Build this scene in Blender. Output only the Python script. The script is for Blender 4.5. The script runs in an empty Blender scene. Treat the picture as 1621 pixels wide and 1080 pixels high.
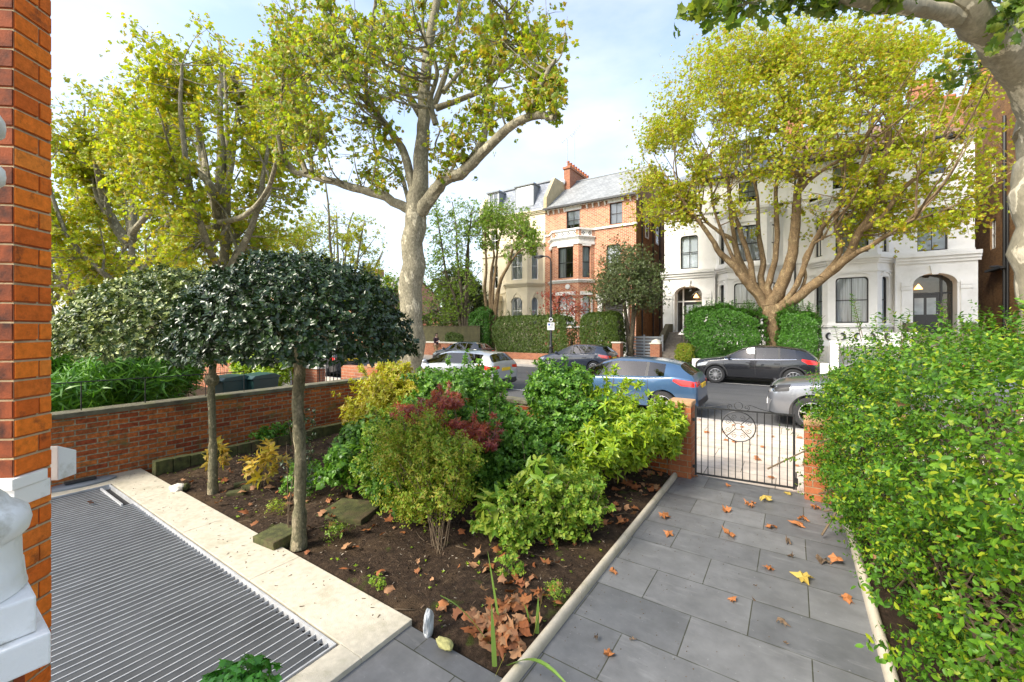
import bpy, bmesh, math, random
import numpy as np
from mathutils import Vector, Matrix, noise
from mathutils.bvhtree import BVHTree
R_ = math.radians
scene = bpy.context.scene
col = scene.collection
# ------------------------------------------------ camera
YAW = R_(33.9); FPX = 662.0; EYE = 2.15
cam_d = bpy.data.cameras.new('camera'); cam = bpy.data.objects.new('camera', cam_d); col.objects.link(cam)
cam.location = (0, 0, EYE); cam.rotation_euler = (math.pi/2, 0, YAW)
cam_d.sensor_width = 36; cam_d.lens = FPX/1621*36; cam_d.shift_y = -20/1621
cam_d.clip_start = .02; cam_d.clip_end = 1500
scene.camera = cam
# ------------------------------------------------ sky and sun
SUN_EL, SUN_ROT = 40, 203      # degrees; rotation clockwise from +Y
world = bpy.data.worlds.new('World'); scene.world = world; world.use_nodes = True
wn = world.node_tree.nodes; wl = world.node_tree.links; wn.clear()
wo = wn.new('ShaderNodeOutputWorld'); bg = wn.new('ShaderNodeBackground'); bg.inputs[1].default_value = .13
sky = wn.new('ShaderNodeTexSky'); sky.sky_type = 'NISHITA'; sky.sun_disc = False
sky.sun_elevation = R_(SUN_EL); sky.sun_rotation = R_(SUN_ROT); sky.dust_density = 2.0; sky.air_density = 1.0; sky.ozone_density = 1.2
wc = wn.new('ShaderNodeTexCoord'); wm = wn.new('ShaderNodeMapping'); wm.inputs['Scale'].default_value = (1, 1, 2.6)
wz = wn.new('ShaderNodeTexNoise'); wz.inputs['Scale'].default_value = 1.7; wz.inputs['Detail'].default_value = 8; wz.inputs['Roughness'].default_value = .55
wr = wn.new('ShaderNodeValToRGB'); wr.color_ramp.elements[0].position = .40; wr.color_ramp.elements[0].color = (.16,.16,.16,1); wr.color_ramp.elements[1].position = .68; wr.color_ramp.elements[1].color = (.72,.72,.72,1)
wx = wn.new('ShaderNodeMixRGB'); wx.inputs[2].default_value = (3.1, 3.15, 3.25, 1)
for a, b in ((wc.outputs['Generated'], wm.inputs[0]), (wm.outputs[0], wz.inputs[0]), (wz.outputs[0], wr.inputs[0]), (wr.outputs[0], wx.inputs[0]),
             (sky.outputs[0], wx.inputs[1]), (wx.outputs[0], bg.inputs[0]), (bg.outputs[0], wo.inputs[0])): wl.new(a, b)
sl = bpy.data.lights.new('sun', 'SUN'); sl.energy = 2.2; sl.angle = R_(22); sl.color = (1, .93, .80)
so = bpy.data.objects.new('sun', sl); col.objects.link(so)
sdir = Vector((math.sin(R_(SUN_ROT))*math.cos(R_(SUN_EL)), math.cos(R_(SUN_ROT))*math.cos(R_(SUN_EL)), math.sin(R_(SUN_EL))))
so.rotation_euler = sdir.to_track_quat('Z', 'Y').to_euler(); so.location = (0, -20, 30)
vs = scene.view_settings; vs.view_transform = 'Standard'; vs.look = 'None'; vs.gamma = 1; vs.exposure = 1.76
try: scene.cycles.max_bounces = 6; scene.cycles.transparent_max_bounces = 12
except Exception: pass

# ------------------------------------------------ photograph pixel -> world point on a given plane
FX, FY = -math.sin(YAW), math.cos(YAW); RX, RY = math.cos(YAW), math.sin(YAW)
def onY(u, v, Y):
    t = (u-810.5)/FPX; d = Y/(FY+t*RY); return Vector((d*(FX+t*RX), Y, EYE-(v-520)*d/FPX))
def onX(u, v, X):
    t = (u-810.5)/FPX; d = X/(FX+t*RX); return Vector((X, d*(FY+t*RY), EYE-(v-520)*d/FPX))
def gnd(u, v, z=0.):
    d = FPX*(EYE-z)/(v-520); t = (u-810.5)/FPX; return Vector((d*(FX+t*RX), d*(FY+t*RY), z))
def atD(u, v, d):
    t = (u-810.5)/FPX; return Vector((d*(FX+t*RX), d*(FY+t*RY), EYE-(v-520)*d/FPX))

# ------------------------------------------------ materials
class NT:
    def __init__(s, name):
        s.m = bpy.data.materials.new(name); s.m.use_nodes = True; s.t = s.m.node_tree; s.n = s.t.nodes; s.l = s.t.links
        s.b = s.n['Principled BSDF']; s.out = s.n['Material Output']; s.tc = s.n.new('ShaderNodeTexCoord')
    def nd(s, t, **k):
        x = s.n.new(t)
        for a, b in k.items():
            if hasattr(x, a): setattr(x, a, b)
            else: x.inputs[a.replace('_', ' ')].default_value = b
        return x
    def lk(s, a, b): s.l.new(a, b)
    def noise(s, scale, detail=4, rough=.55, vec=None, out='Fac'):
        x = s.nd('ShaderNodeTexNoise', Scale=scale, Detail=detail, Roughness=rough); s.lk(vec or s.tc.outputs['Object'], x.inputs[0]); return x.outputs[out]
    def ramp(s, fac, stops, interp='LINEAR'):
        x = s.n.new('ShaderNodeValToRGB'); cr = x.color_ramp; cr.interpolation = interp
        while len(cr.elements) < len(stops): cr.elements.new(.5)
        for e, (p, c) in zip(cr.elements, stops): e.position = p; e.color = (*c[:3], 1) if len(c) > 1 else (c[0],)*3+(1,)
        s.lk(fac, x.inputs[0]); return x.outputs[0]
    def mix(s, fac, a, b, mode='MIX'):
        x = s.n.new('ShaderNodeMixRGB'); x.blend_type = mode
        for i, v in ((0, fac), (1, a), (2, b)):
            if isinstance(v, (int, float)): x.inputs[i].default_value = v
            elif isinstance(v, tuple): x.inputs[i].default_value = (*v, 1)
            else: s.lk(v, x.inputs[i])
        return x.outputs[0]
    def bump(s, h, strength=.3, dist=.02):
        x = s.nd('ShaderNodeBump', Strength=strength, Distance=dist); s.lk(h, x.inputs['Height']); s.lk(x.outputs[0], s.b.inputs['Normal'])
    def fin(s, colr=None, rough=.7, metal=0, spec=.5, coat=0):
        if colr is not None:
            if isinstance(colr, tuple): s.b.inputs['Base Color'].default_value = (*colr, 1)
            else: s.lk(colr, s.b.inputs['Base Color'])
        if isinstance(rough, (int, float)): s.b.inputs['Roughness'].default_value = rough
        else: s.lk(rough, s.b.inputs['Roughness'])
        s.b.inputs['Metallic'].default_value = metal; s.b.inputs['Specular IOR Level'].default_value = spec
        s.b.inputs['Coat Weight'].default_value = coat; s.b.inputs['Coat Roughness'].default_value = .03
        return s.m
def sc(c, k): return tuple(min(1, x*k) for x in c)
def basic(name, c, rough=.6, var=.18, scale=3, bump=0, bscale=60, metal=0, spec=.5, coat=0, grime=None, gs=1.2, gamt=.5):
    t = NT(name)
    cc = t.ramp(t.noise(scale, 5), [(.3, sc(c, 1-var)), (.7, sc(c, 1+var*.6))]) if var else c
    if grime:
        g = t.ramp(t.noise(gs, 7, .65), [(.52, (0,)), (.72, (gamt,))]); cc = t.mix(g, cc, grime)
    if bump: t.bump(t.noise(bscale, 6, .6), bump, .01)
    return t.fin(cc, rough, metal, spec, coat)
def brick(name, c1, c2, mortar, bw=.225, rh=.075, ms=.01, off=.5, dark=None, bump=.5, stain=.4, moss=None, contrast=.5):
    t = NT(name); uv = t.tc.outputs['UV']
    nz = t.noise(9, 3, .5, uv, 'Color')
    ov = t.nd('ShaderNodeVectorMath', operation='SCALE'); ov.inputs[3].default_value = .006; t.lk(nz, ov.inputs[0])
    ad = t.nd('ShaderNodeVectorMath', operation='ADD'); t.lk(uv, ad.inputs[0]); t.lk(ov.outputs[0], ad.inputs[1])
    b = t.n.new('ShaderNodeTexBrick'); b.offset = off; b.inputs['Scale'].default_value = 1
    b.inputs['Brick Width'].default_value = bw; b.inputs['Row Height'].default_value = rh; b.inputs['Mortar Size'].default_value = ms/2
    b.inputs['Mortar Smooth'].default_value = .25; b.inputs['Bias'].default_value = 0
    b.inputs['Color1'].default_value = (*c1, 1); b.inputs['Color2'].default_value = (*c2, 1); b.inputs['Mortar'].default_value = (*mortar, 1)
    t.lk(ad.outputs[0], b.inputs[0])
    c = b.outputs[0]
    f = t.ramp(t.noise(22, 6, .65, uv), [(.35, (1-contrast*.5,)*3), (.7, (1+contrast*.1,)*3)]); c = t.mix(1, c, f, 'MULTIPLY')
    if dark:
        g = t.ramp(t.noise(1.6, 8, .7, uv), [(.50, (0,)), (.68, (stain,))]); c = t.mix(g, c, dark)
    if moss:
        g = t.ramp(t.noise(3.1, 8, .7, uv), [(.55, (0,)), (.66, (.7,))]); c = t.mix(g, c, moss)
    hm = t.mix(.35, b.outputs['Fac'], t.noise(90, 5, .6, uv)); inv = t.n.new('ShaderNodeInvert'); t.lk(hm, inv.inputs[1])
    t.bump(inv.outputs[0], bump, .012)
    return t.fin(c, .85, 0, .25)
def leafmat(name, cols, rough=.45, trans=.35, spec=.4, edge=None):
    t = NT(name); g = t.n.new('ShaderNodeNewGeometry')
    n = len(cols); c = t.ramp(g.outputs['Random Per Island'], [((i+.0)/n, x) for i, x in enumerate(cols)], 'CONSTANT' if n > 6 else 'LINEAR')
    c = t.mix(t.ramp(t.noise(1.1, 2), [(.35, (0,)), (.65, (.30,))]), c, cols[0])
    if edge:
        w = t.ramp(t.noise(55, 2), [(.55, (0,)), (.62, (.75,))]); c = t.mix(w, c, edge)
    t.fin(c, rough, 0, spec)
    tr = t.n.new('ShaderNodeBsdfTranslucent'); t.lk(t.mix(1, c, (1.25, 1.3, .7), 'MULTIPLY'), tr.inputs[0])
    mx = t.n.new('ShaderNodeMixShader'); mx.inputs[0].default_value = trans
    t.lk(t.b.outputs[0], mx.inputs[1]); t.lk(tr.outputs[0], mx.inputs[2]); t.lk(mx.outputs[0], t.out.inputs[0])
    return t.m
def glassmat(name, tint=(.9, .95, 1), refl=1.0, dark=0.0, ior=1.5):
    t = NT(name); fr = t.nd('ShaderNodeFresnel', IOR=ior); tp = t.n.new('ShaderNodeBsdfTransparent'); tp.inputs[0].default_value = (*sc(tint, 1-dark), 1)
    gl = t.nd('ShaderNodeBsdfGlossy', Roughness=.01); gl.inputs[0].default_value = (refl, refl, refl, 1)
    wob = t.nd('ShaderNodeBump', Strength=.03, Distance=.05); t.lk(t.noise(1.7, 2), wob.inputs['Height']); t.lk(wob.outputs[0], gl.inputs['Normal'])
    mx = t.n.new('ShaderNodeMixShader'); t.lk(fr.outputs[0], mx.inputs[0]); t.lk(tp.outputs[0], mx.inputs[1]); t.lk(gl.outputs[0], mx.inputs[2])
    t.lk(mx.outputs[0], t.out.inputs[0]); return t.m
def barkmat(name, a, b, c, scale=4, rough=.85, soft=False):
    t = NT(name); mp = t.nd('ShaderNodeMapping'); mp.inputs['Scale'].default_value = (1, 1, .55); t.lk(t.tc.outputs['Object'], mp.inputs[0])
    n = t.noise(scale, 6, .6, mp.outputs[0]); cc = t.ramp(n, [(.36, a), (.44, b), (.56, b), (.60, c), (.68, a)])
    v = t.nd('ShaderNodeTexVoronoi', Scale=scale*1.7); t.lk(mp.outputs[0], v.inputs[0]); cc = t.mix(t.ramp(v.outputs['Color'], [(.62, (0,)), (.66, (.2 if soft else .5,))]), cc, sc(b, .6)); w = t.ramp(t.noise(scale*7, 6, .65, mp.outputs[0]), [(.3, (.75,)*3 if soft else (.42,)*3), (.6, (1.08,)*3)]); cc = t.mix(1, cc, w, 'MULTIPLY')
    t.bump(t.noise(scale*5, 7, .65, mp.outputs[0]), .35 if soft else .9, .02); return t.fin(cc, rough, 0, .2)

M = {}
M['brick_pier'] = brick('orange_brick', (.50,.135,.035), (.40,.085,.03), (.50,.38,.22), bw=.142, off=.36, dark=(.07,.03,.025), stain=.55, bump=.8)
M['brick_wall'] = brick('garden_brick', (.60,.18,.04), (.30,.055,.02), (.36,.30,.19), ms=.018, dark=(.07,.04,.02), stain=.7, moss=(.12,.12,.04), bump=1, contrast=1.1)
M['brick_red'] = brick('red_house_brick', (.56,.22,.10), (.34,.07,.025), (.62,.48,.36), bw=.30, rh=.10, ms=.034, dark=(.25,.08,.04), stain=.3, bump=.3, contrast=.3)
M['brick_brown'] = brick('stock_brick', (.36,.20,.085), (.25,.135,.06), (.28,.21,.14), dark=(.05,.035,.025), stain=.6, bump=.3)
M['brick_low'] = brick('low_wall_brick', (.42,.16,.08), (.3,.1,.055), (.4,.33,.24), dark=(.1,.07,.04), stain=.4, bump=.4)
M['stucco'] = basic('white_stucco', (.80,.785,.76), .65, .05, 1.5, .12, 30, grime=(.40,.38,.33), gs=1.1, gamt=.28)
M['cream'] = basic('cream_stucco', (.68,.60,.44), .65, .06, 1.5, .12, 30, grime=(.4,.36,.28), gs=1.2, gamt=.3)
M['whitepaint'] = basic('white_paint', (.80,.79,.76), .4, .05, 6, .25, 40, grime=(.30,.27,.18), gs=7, gamt=.75)
M['whiteframe'] = basic('white_gloss', (.8,.8,.78), .35, .03)
M['darkframe'] = basic('black_gloss', (.02,.02,.022), .35, .1)
M['stonetrim'] = basic('stone_trim', (.62,.58,.5), .8, .12, 4, .3, 50, grime=(.2,.19,.15), gs=2, gamt=.5)
def slate_roof(name, c):
    t = NT(name); uv = t.tc.outputs['UV']; b = t.n.new('ShaderNodeTexBrick')
    b.inputs['Scale'].default_value = 1; b.inputs['Brick Width'].default_value = .3; b.inputs['Row Height'].default_value = .22; b.inputs['Mortar Size'].default_value = .008
    b.inputs['Color1'].default_value = (*sc(c, 1.15), 1); b.inputs['Color2'].default_value = (*sc(c, .8), 1); b.inputs['Mortar'].default_value = (*sc(c, .35), 1)
    t.lk(uv, b.inputs[0]); cc = t.mix(1, b.outputs[0], t.ramp(t.noise(.8, 5, .6), [(.3, (.8,)*3), (.7, (1.2,)*3)]), 'MULTIPLY')
    inv = t.n.new('ShaderNodeInvert'); t.lk(b.outputs['Fac'], inv.inputs[1]); t.bump(inv.outputs[0], .5, .02); return t.fin(cc, .5, 0, .5)
M['slate'] = slate_roof('roof_slate', (.20,.22,.26))
M['slate_old'] = slate_roof('old_roof_slate', (.26,.27,.27))
M['tile'] = basic('clay_tile', (.42,.14,.06), .8, .3, 12, .5, 30); M['tile_brown'] = basic('brown_roof_tile', (.22,.13,.10), .8, .3, 12, .5, 30)
M['lead'] = basic('lead_grey', (.2,.22,.24), .5, .2, 6)
M['glass'] = glassmat('window_glass', dark=.1, ior=1.7)
M['carglass'] = glassmat('car_glass', (.5,.56,.6), dark=.5, ior=1.9)
M['curtain'] = None
def curtain():
    t = NT('net_curtain'); mp = t.nd('ShaderNodeMapping'); mp.inputs['Scale'].default_value = (1, 1, .02); t.lk(t.tc.outputs['Object'], mp.inputs[0])
    c = t.ramp(t.noise(14, 2, .5, mp.outputs[0]), [(.35, (.5,.5,.48)), (.6, (.85,.85,.83))]); t.bump(t.noise(14, 2, .5, mp.outputs[0]), .8, .05); return t.fin(c, .9, 0, .1)
M['curtain'] = curtain()
M['blind'] = basic('roller_blind', (.7,.72,.72), .8, .04)
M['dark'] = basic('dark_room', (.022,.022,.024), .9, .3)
M['iron'] = basic('black_iron', (.015,.015,.016), .42, .3, 30, .3, 200)
M['greypipe'] = basic('grey_paint', (.35,.37,.39), .5, .1)
M['pipe'] = basic('black_pipe', (.02,.022,.025), .4, .2)
M['soil'] = None
def soil():
    t = NT('garden_soil'); n = t.noise(18, 8, .7); c = t.ramp(n, [(.3, (.016,.011,.008)), (.55, (.052,.034,.022)), (.75, (.115,.078,.05))])
    g = t.ramp(t.noise(1.7, 4), [(.52, (0,)), (.66, (.45,))]); c = t.mix(g, c, (.13,.085,.045))
    g = t.ramp(t.noise(2.9, 7, .6), [(.62, (0,)), (.68, (.7,))]); c = t.mix(g, c, (.055,.08,.012))
    t.bump(t.noise(60, 8, .7), 1, .03); return t.fin(c, .95, 0, .15)
M['soil'] = soil()
def slabs(name, c1, c2, joint, bw, rh, ms, loc, rough=.5, off=.5, scale=5, spot=None, bumps=.25):
    t = NT(name); mp = t.nd('ShaderNodeMapping'); mp.inputs['Location'].default_value = (*loc, 0); t.lk(t.tc.outputs['Object'], mp.inputs[0])
    b = t.n.new('ShaderNodeTexBrick'); b.offset = off; b.inputs['Scale'].default_value = 1; b.inputs['Brick Width'].default_value = bw; b.inputs['Row Height'].default_value = rh
    b.inputs['Mortar Size'].default_value = ms/2; b.inputs['Mortar Smooth'].default_value = .1; b.inputs['Color1'].default_value = (*c1, 1); b.inputs['Color2'].default_value = (*c2, 1); b.inputs['Mortar'].default_value = (*joint, 1)
    t.lk(mp.outputs[0], b.inputs[0]); c = b.outputs[0]
    c = t.mix(1, c, t.ramp(t.noise(scale, 8, .65), [(.3, (.8,)*3), (.72, (1.22,)*3)]), 'MULTIPLY')
    c = t.mix(1, c, t.ramp(t.noise(1.3, 5, .6), [(.35, (.88,)*3), (.6, (1.08,)*3)]), 'MULTIPLY')
    if spot:
        g = t.ramp(t.noise(45, 4, .5), [(.69, (0,)), (.72, (.55,))]); c = t.mix(g, c, spot)
        ms_ = t.nd('ShaderNodeMapping'); ms_.inputs['Scale'].default_value = (1, 5, 1); ms_.inputs['Rotation'].default_value = (0,0,.5); t.lk(t.tc.outputs['Object'], ms_.inputs[0])
        g = t.ramp(t.noise(2.2, 9, .7, ms_.outputs[0]), [(.55, (0,)), (.7, (.4,))]); c = t.mix(g, c, sc(c1, 1.7))
        g = t.ramp(t.noise(.9, 8, .7), [(.53, (0,)), (.68, (.45,))]); c = t.mix(g, c, sc(c1, .5))
    inv = t.n.new('ShaderNodeInvert'); t.lk(t.mix(.12, b.outputs['Fac'], t.noise(35, 6, .6)), inv.inputs[1]); t.bump(inv.outputs[0], bumps, .01)
    return t.fin(c, t.ramp(t.noise(3, 5), [(.3, (rough-.1,)), (.7, (rough+.15,))]), 0, .5)
M['slatepath'] = slabs('slate_paving', (.155,.155,.155), (.098,.100,.104), (.035,.035,.02), .735, .465, .008, (1.0-.0+.0, -.09), .5, spot=(.28,.28,.28))
M['pavement'] = slabs('concrete_paving', (.56,.47,.38), (.48,.41,.33), (.14,.12,.09), .9, .6, .012, (.2, .1), .85, spot=(.2,.16,.12))
M['limestone'] = basic('limestone', (.50,.455,.36), .6, .16, 22, .3, 120, grime=(.27,.25,.16), gs=4.5, gamt=.55)
M['kerbstone'] = basic('kerb_granite', (.33,.31,.29), .8, .25, 30)
M['edging'] = basic('pale_edging', (.50,.44,.34), .75, .15, 8, .4, 60, grime=(.16,.15,.07), gs=4, gamt=.6)
M['asphalt'] = None
def asphalt():
    t = NT('asphalt'); c = t.ramp(t.noise(1.0, 5), [(.3, (.055,.056,.06)), (.7, (.085,.086,.09))])
    c = t.mix(.5, c, t.ramp(t.noise(120, 3, .7), [(.3, (.03,)*3), (.7, (.14,)*3)])); t.bump(t.noise(150, 3, .7), .4, .01)
    sp = t.nd('ShaderNodeMapping'); sp.inputs['Scale'].default_value = (.06, 1.5, 1); t.lk(t.tc.outputs['Object'], sp.inputs[0])
    c = t.mix(t.ramp(t.noise(1.3, 4, .6, sp.outputs[0]), [(.5, (0,)), (.6, (.35,))]), c, (.035,.035,.037)); return t.fin(c, .8, 0, .4)
M['asphalt'] = asphalt()
M['grassy'] = basic('garden_ground', (.06,.065,.03), .95, .4, 2, .8, 30)
M['moss'] = basic('mossy_brick', (.065,.07,.018), .95, .6, 14, 1, 60, grime=(.10,.06,.035), gs=5, gamt=.9)
M['coping'] = basic('coping_concrete', (.125,.115,.075), .95, .45, 7, 1, 40, grime=(.11,.13,.02), gs=2.2, gamt=.95)
M['grate'] = basic('galvanised_steel', (.48,.49,.50), .5, .2, 9, .1, 90, metal=.25)
M['gratedark'] = basic('grate_mesh', (.052,.055,.058), .6, .35, 2.5, .3, 300)
M['bark_plane'] = barkmat('plane_bark', (.33,.295,.21), (.25,.225,.155), (.52,.47,.34), 3.5)
M['bark_near'] = barkmat('plane_bark_near', (.33,.30,.225), (.25,.225,.16), (.62,.56,.42), 3.2, soft=True)
M['bark_brown'] = barkmat('brown_bark', (.27,.19,.10), (.21,.145,.08), (.33,.25,.14), 4)
M['bark_dark'] = barkmat('dark_bark', (.13,.105,.07), (.09,.075,.05), (.2,.17,.12), 6)
M['bark_holly'] = barkmat('holly_bark', (.26,.22,.14), (.16,.145,.085), (.38,.32,.2), 9)
M['twig'] = basic('twig_bark', (.14,.10,.06), .9, .3, 8)
M['paint_tyre'] = basic('tyre_rubber', (.022,.022,.023), .8, .2, 20)
M['alloy'] = basic('alloy_silver', (.62,.62,.63), .3, 0, metal=.8)
M['plastic'] = basic('black_plastic', (.022,.022,.024), .55, .1)
M['chrome'] = basic('chrome_trim', (.75,.75,.76), .15, 0, metal=1)
M['redlens'] = basic('red_lens', (.60,.015,.012), .15, 0, coat=1)
M['clearlens'] = basic('clear_lens', (.5,.52,.54), .12, .2, 20, metal=.5, coat=1)
def carpaint(name, c, flake=.0, metal=.5, rough=.32):
    t = NT(name); cc = t.ramp(t.noise(3, 3), [(.3, sc(c, .97)), (.7, sc(c, 1.03))]); return t.fin(cc, rough, metal, .5, 1.0)
M['leaf_plane'] = leafmat('plane_leaves', [(.28,.36,.022), (.21,.30,.02), (.37,.41,.03), (.15,.22,.02), (.33,.38,.025), (.42,.33,.03), (.34,.20,.035)], trans=.5)
M['leaf_plane2'] = leafmat('plane_leaves_left', [(.36,.42,.022), (.28,.36,.018), (.45,.46,.025), (.19,.26,.018), (.46,.34,.03)], trans=.5)
M['leaf_yellow'] = leafmat('pollard_leaves', [(.40,.46,.02), (.31,.40,.02), (.48,.49,.022), (.22,.31,.018), (.44,.29,.03)], trans=.5)
M['leaf_green'] = leafmat('street_tree_leaves', [(.20,.32,.03), (.13,.23,.025), (.27,.37,.04), (.09,.16,.02)], trans=.4)
M['leaf_dark'] = leafmat('evergreen_leaves', [(.09,.125,.035), (.055,.085,.025), (.13,.16,.05), (.07,.1,.03)], rough=.4, trans=.15)
M['leaf_holly'] = leafmat('holly_leaves', [(.024,.052,.012), (.012,.03,.008), (.038,.075,.016), (.02,.04,.012)], rough=.3, trans=.06, spec=.5)
M['leaf_var'] = leafmat('variegated_leaves', [(.05,.09,.018), (.03,.055,.012), (.08,.12,.025), (.34,.38,.12), (.05,.09,.02), (.20,.25,.06), (.03,.06,.012)], rough=.38, trans=.10, spec=.4, edge=(.36,.38,.15))
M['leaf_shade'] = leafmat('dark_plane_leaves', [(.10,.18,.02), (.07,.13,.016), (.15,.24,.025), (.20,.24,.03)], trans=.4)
M['leaf_privet'] = leafmat('privet_leaves', [(.09,.21,.012), (.05,.14,.010), (.15,.29,.014), (.03,.085,.008), (.32,.38,.02), (.11,.23,.012), (.06,.16,.01)], rough=.5, trans=.35)
M['leaf_choisya'] = leafmat('yellow_green_leaves', [(.30,.42,.025), (.20,.34,.02), (.42,.48,.03), (.14,.26,.02)], rough=.35, trans=.35)
M['leaf_gold'] = leafmat('golden_leaves', [(.46,.46,.03), (.34,.40,.03), (.52,.46,.03), (.30,.22,.03)], rough=.4, trans=.4)
M['leaf_mid'] = leafmat('shrub_leaves', [(.12,.27,.03), (.08,.20,.022), (.20,.36,.04), (.05,.13,.018)], rough=.4, trans=.35)
M['leaf_bright'] = leafmat('light_shrub_leaves', [(.17,.32,.03), (.11,.23,.022), (.25,.38,.045), (.32,.38,.05)], rough=.4, trans=.35)
M['leaf_olive'] = leafmat('olive_shrub_leaves', [(.23,.35,.025), (.15,.26,.02), (.31,.40,.035), (.34,.29,.04)], rough=.5, trans=.35)
M['leaf_red'] = leafmat('red_maple_leaves', [(.34,.06,.05), (.22,.05,.07), (.48,.08,.03), (.38,.17,.17), (.42,.13,.04)], rough=.5, trans=.35)
M['leaf_bamboo'] = leafmat('bamboo_leaves', [(.10,.26,.02), (.06,.18,.016), (.16,.33,.03), (.04,.12,.014)], rough=.4, trans=.3)
M['leaf_hedge'] = leafmat('clipped_hedge_leaves', [(.085,.14,.02), (.045,.085,.015), (.13,.19,.03), (.07,.11,.02)], rough=.4, trans=.25)
M['leaf_hedge2'] = leafmat('bright_hedge_leaves', [(.07,.20,.02), (.045,.14,.016), (.11,.27,.03), (.035,.10,.014)], rough=.4, trans=.25)
M['leaf_iris'] = leafmat('iris_leaves', [(.10,.22,.05), (.14,.28,.05), (.2,.3,.06)], rough=.4, trans=.3)
M['leaf_ivy'] = leafmat('potted_leaves', [(.06,.24,.02), (.09,.30,.03), (.04,.15,.015)], rough=.35, trans=.25)
M['deadleaf'] = leafmat('dead_leaves', [(.30,.10,.03), (.20,.065,.022), (.38,.15,.05), (.12,.045,.02), (.36,.2,.10)], rough=.7, trans=.15)
M['deadleaf_y'] = leafmat('yellow_dead_leaves', [(.5,.40,.10), (.42,.26,.05), (.45,.48,.12)], rough=.6, trans=.2)
M['hydr'] = M['leaf_mid']

# ------------------------------------------------ mesh helpers
def empty(name, loc=(0,0,0), rz=0):
    o = bpy.data.objects.new(name, None); col.objects.link(o); o.location = loc; o.rotation_euler = (0,0,rz); o.empty_display_size = .2; return o
def tag(o, label=None, cat=None, group=None, kind=None):
    if label: o['label'] = label
    if cat: o['category'] = cat
    if group: o['group'] = group
    if kind: o['kind'] = kind
    return o
def thing(name, label, cat, loc=(0,0,0), rz=0, group=None): return tag(empty(name, loc, rz), label, cat, group)
def boxuv(me):
    n = len(me.polygons)
    if not n: return
    uv = me.uv_layers.new(name='m') if not me.uv_layers else me.uv_layers[0]
    nl = len(me.loops); vi = np.empty(nl, np.int32); me.loops.foreach_get('vertex_index', vi)
    co = np.empty(len(me.vertices)*3, np.float32); me.vertices.foreach_get('co', co); co = co.reshape(-1, 3)
    pn = np.empty(n*3, np.float32); me.polygons.foreach_get('normal', pn); pn = pn.reshape(-1, 3)
    lt = np.empty(n, np.int32); me.polygons.foreach_get('loop_total', lt); ln = np.repeat(pn, lt, axis=0); p = co[vi]
    h = np.hypot(ln[:,0], ln[:,1]); flat = np.abs(ln[:,2]) > .8; hs = np.where(h < 1e-6, 1, h)
    u = (-ln[:,1]*p[:,0] + ln[:,0]*p[:,1])/hs; v = p[:,2]/np.maximum(h, .3)
    sign = np.where(np.abs(ln[:,0]) > np.abs(ln[:,1]), 1, 1)
    out = np.stack([np.where(flat, p[:,0], u*sign), np.where(flat, p[:,1], v)], 1).astype(np.float32)
    uv.data.foreach_set('uv', out.ravel())
def linkmesh(name, me, mat, parent=None, uv=False, smooth=False):
    if uv: boxuv(me)
    if mat is not None and not me.materials: me.materials.append(mat)
    if smooth and len(me.polygons): me.polygons.foreach_set('use_smooth', np.ones(len(me.polygons), bool))
    o = bpy.data.objects.new(name, me); col.objects.link(o)
    if parent: o.parent = parent
    return o
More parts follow.
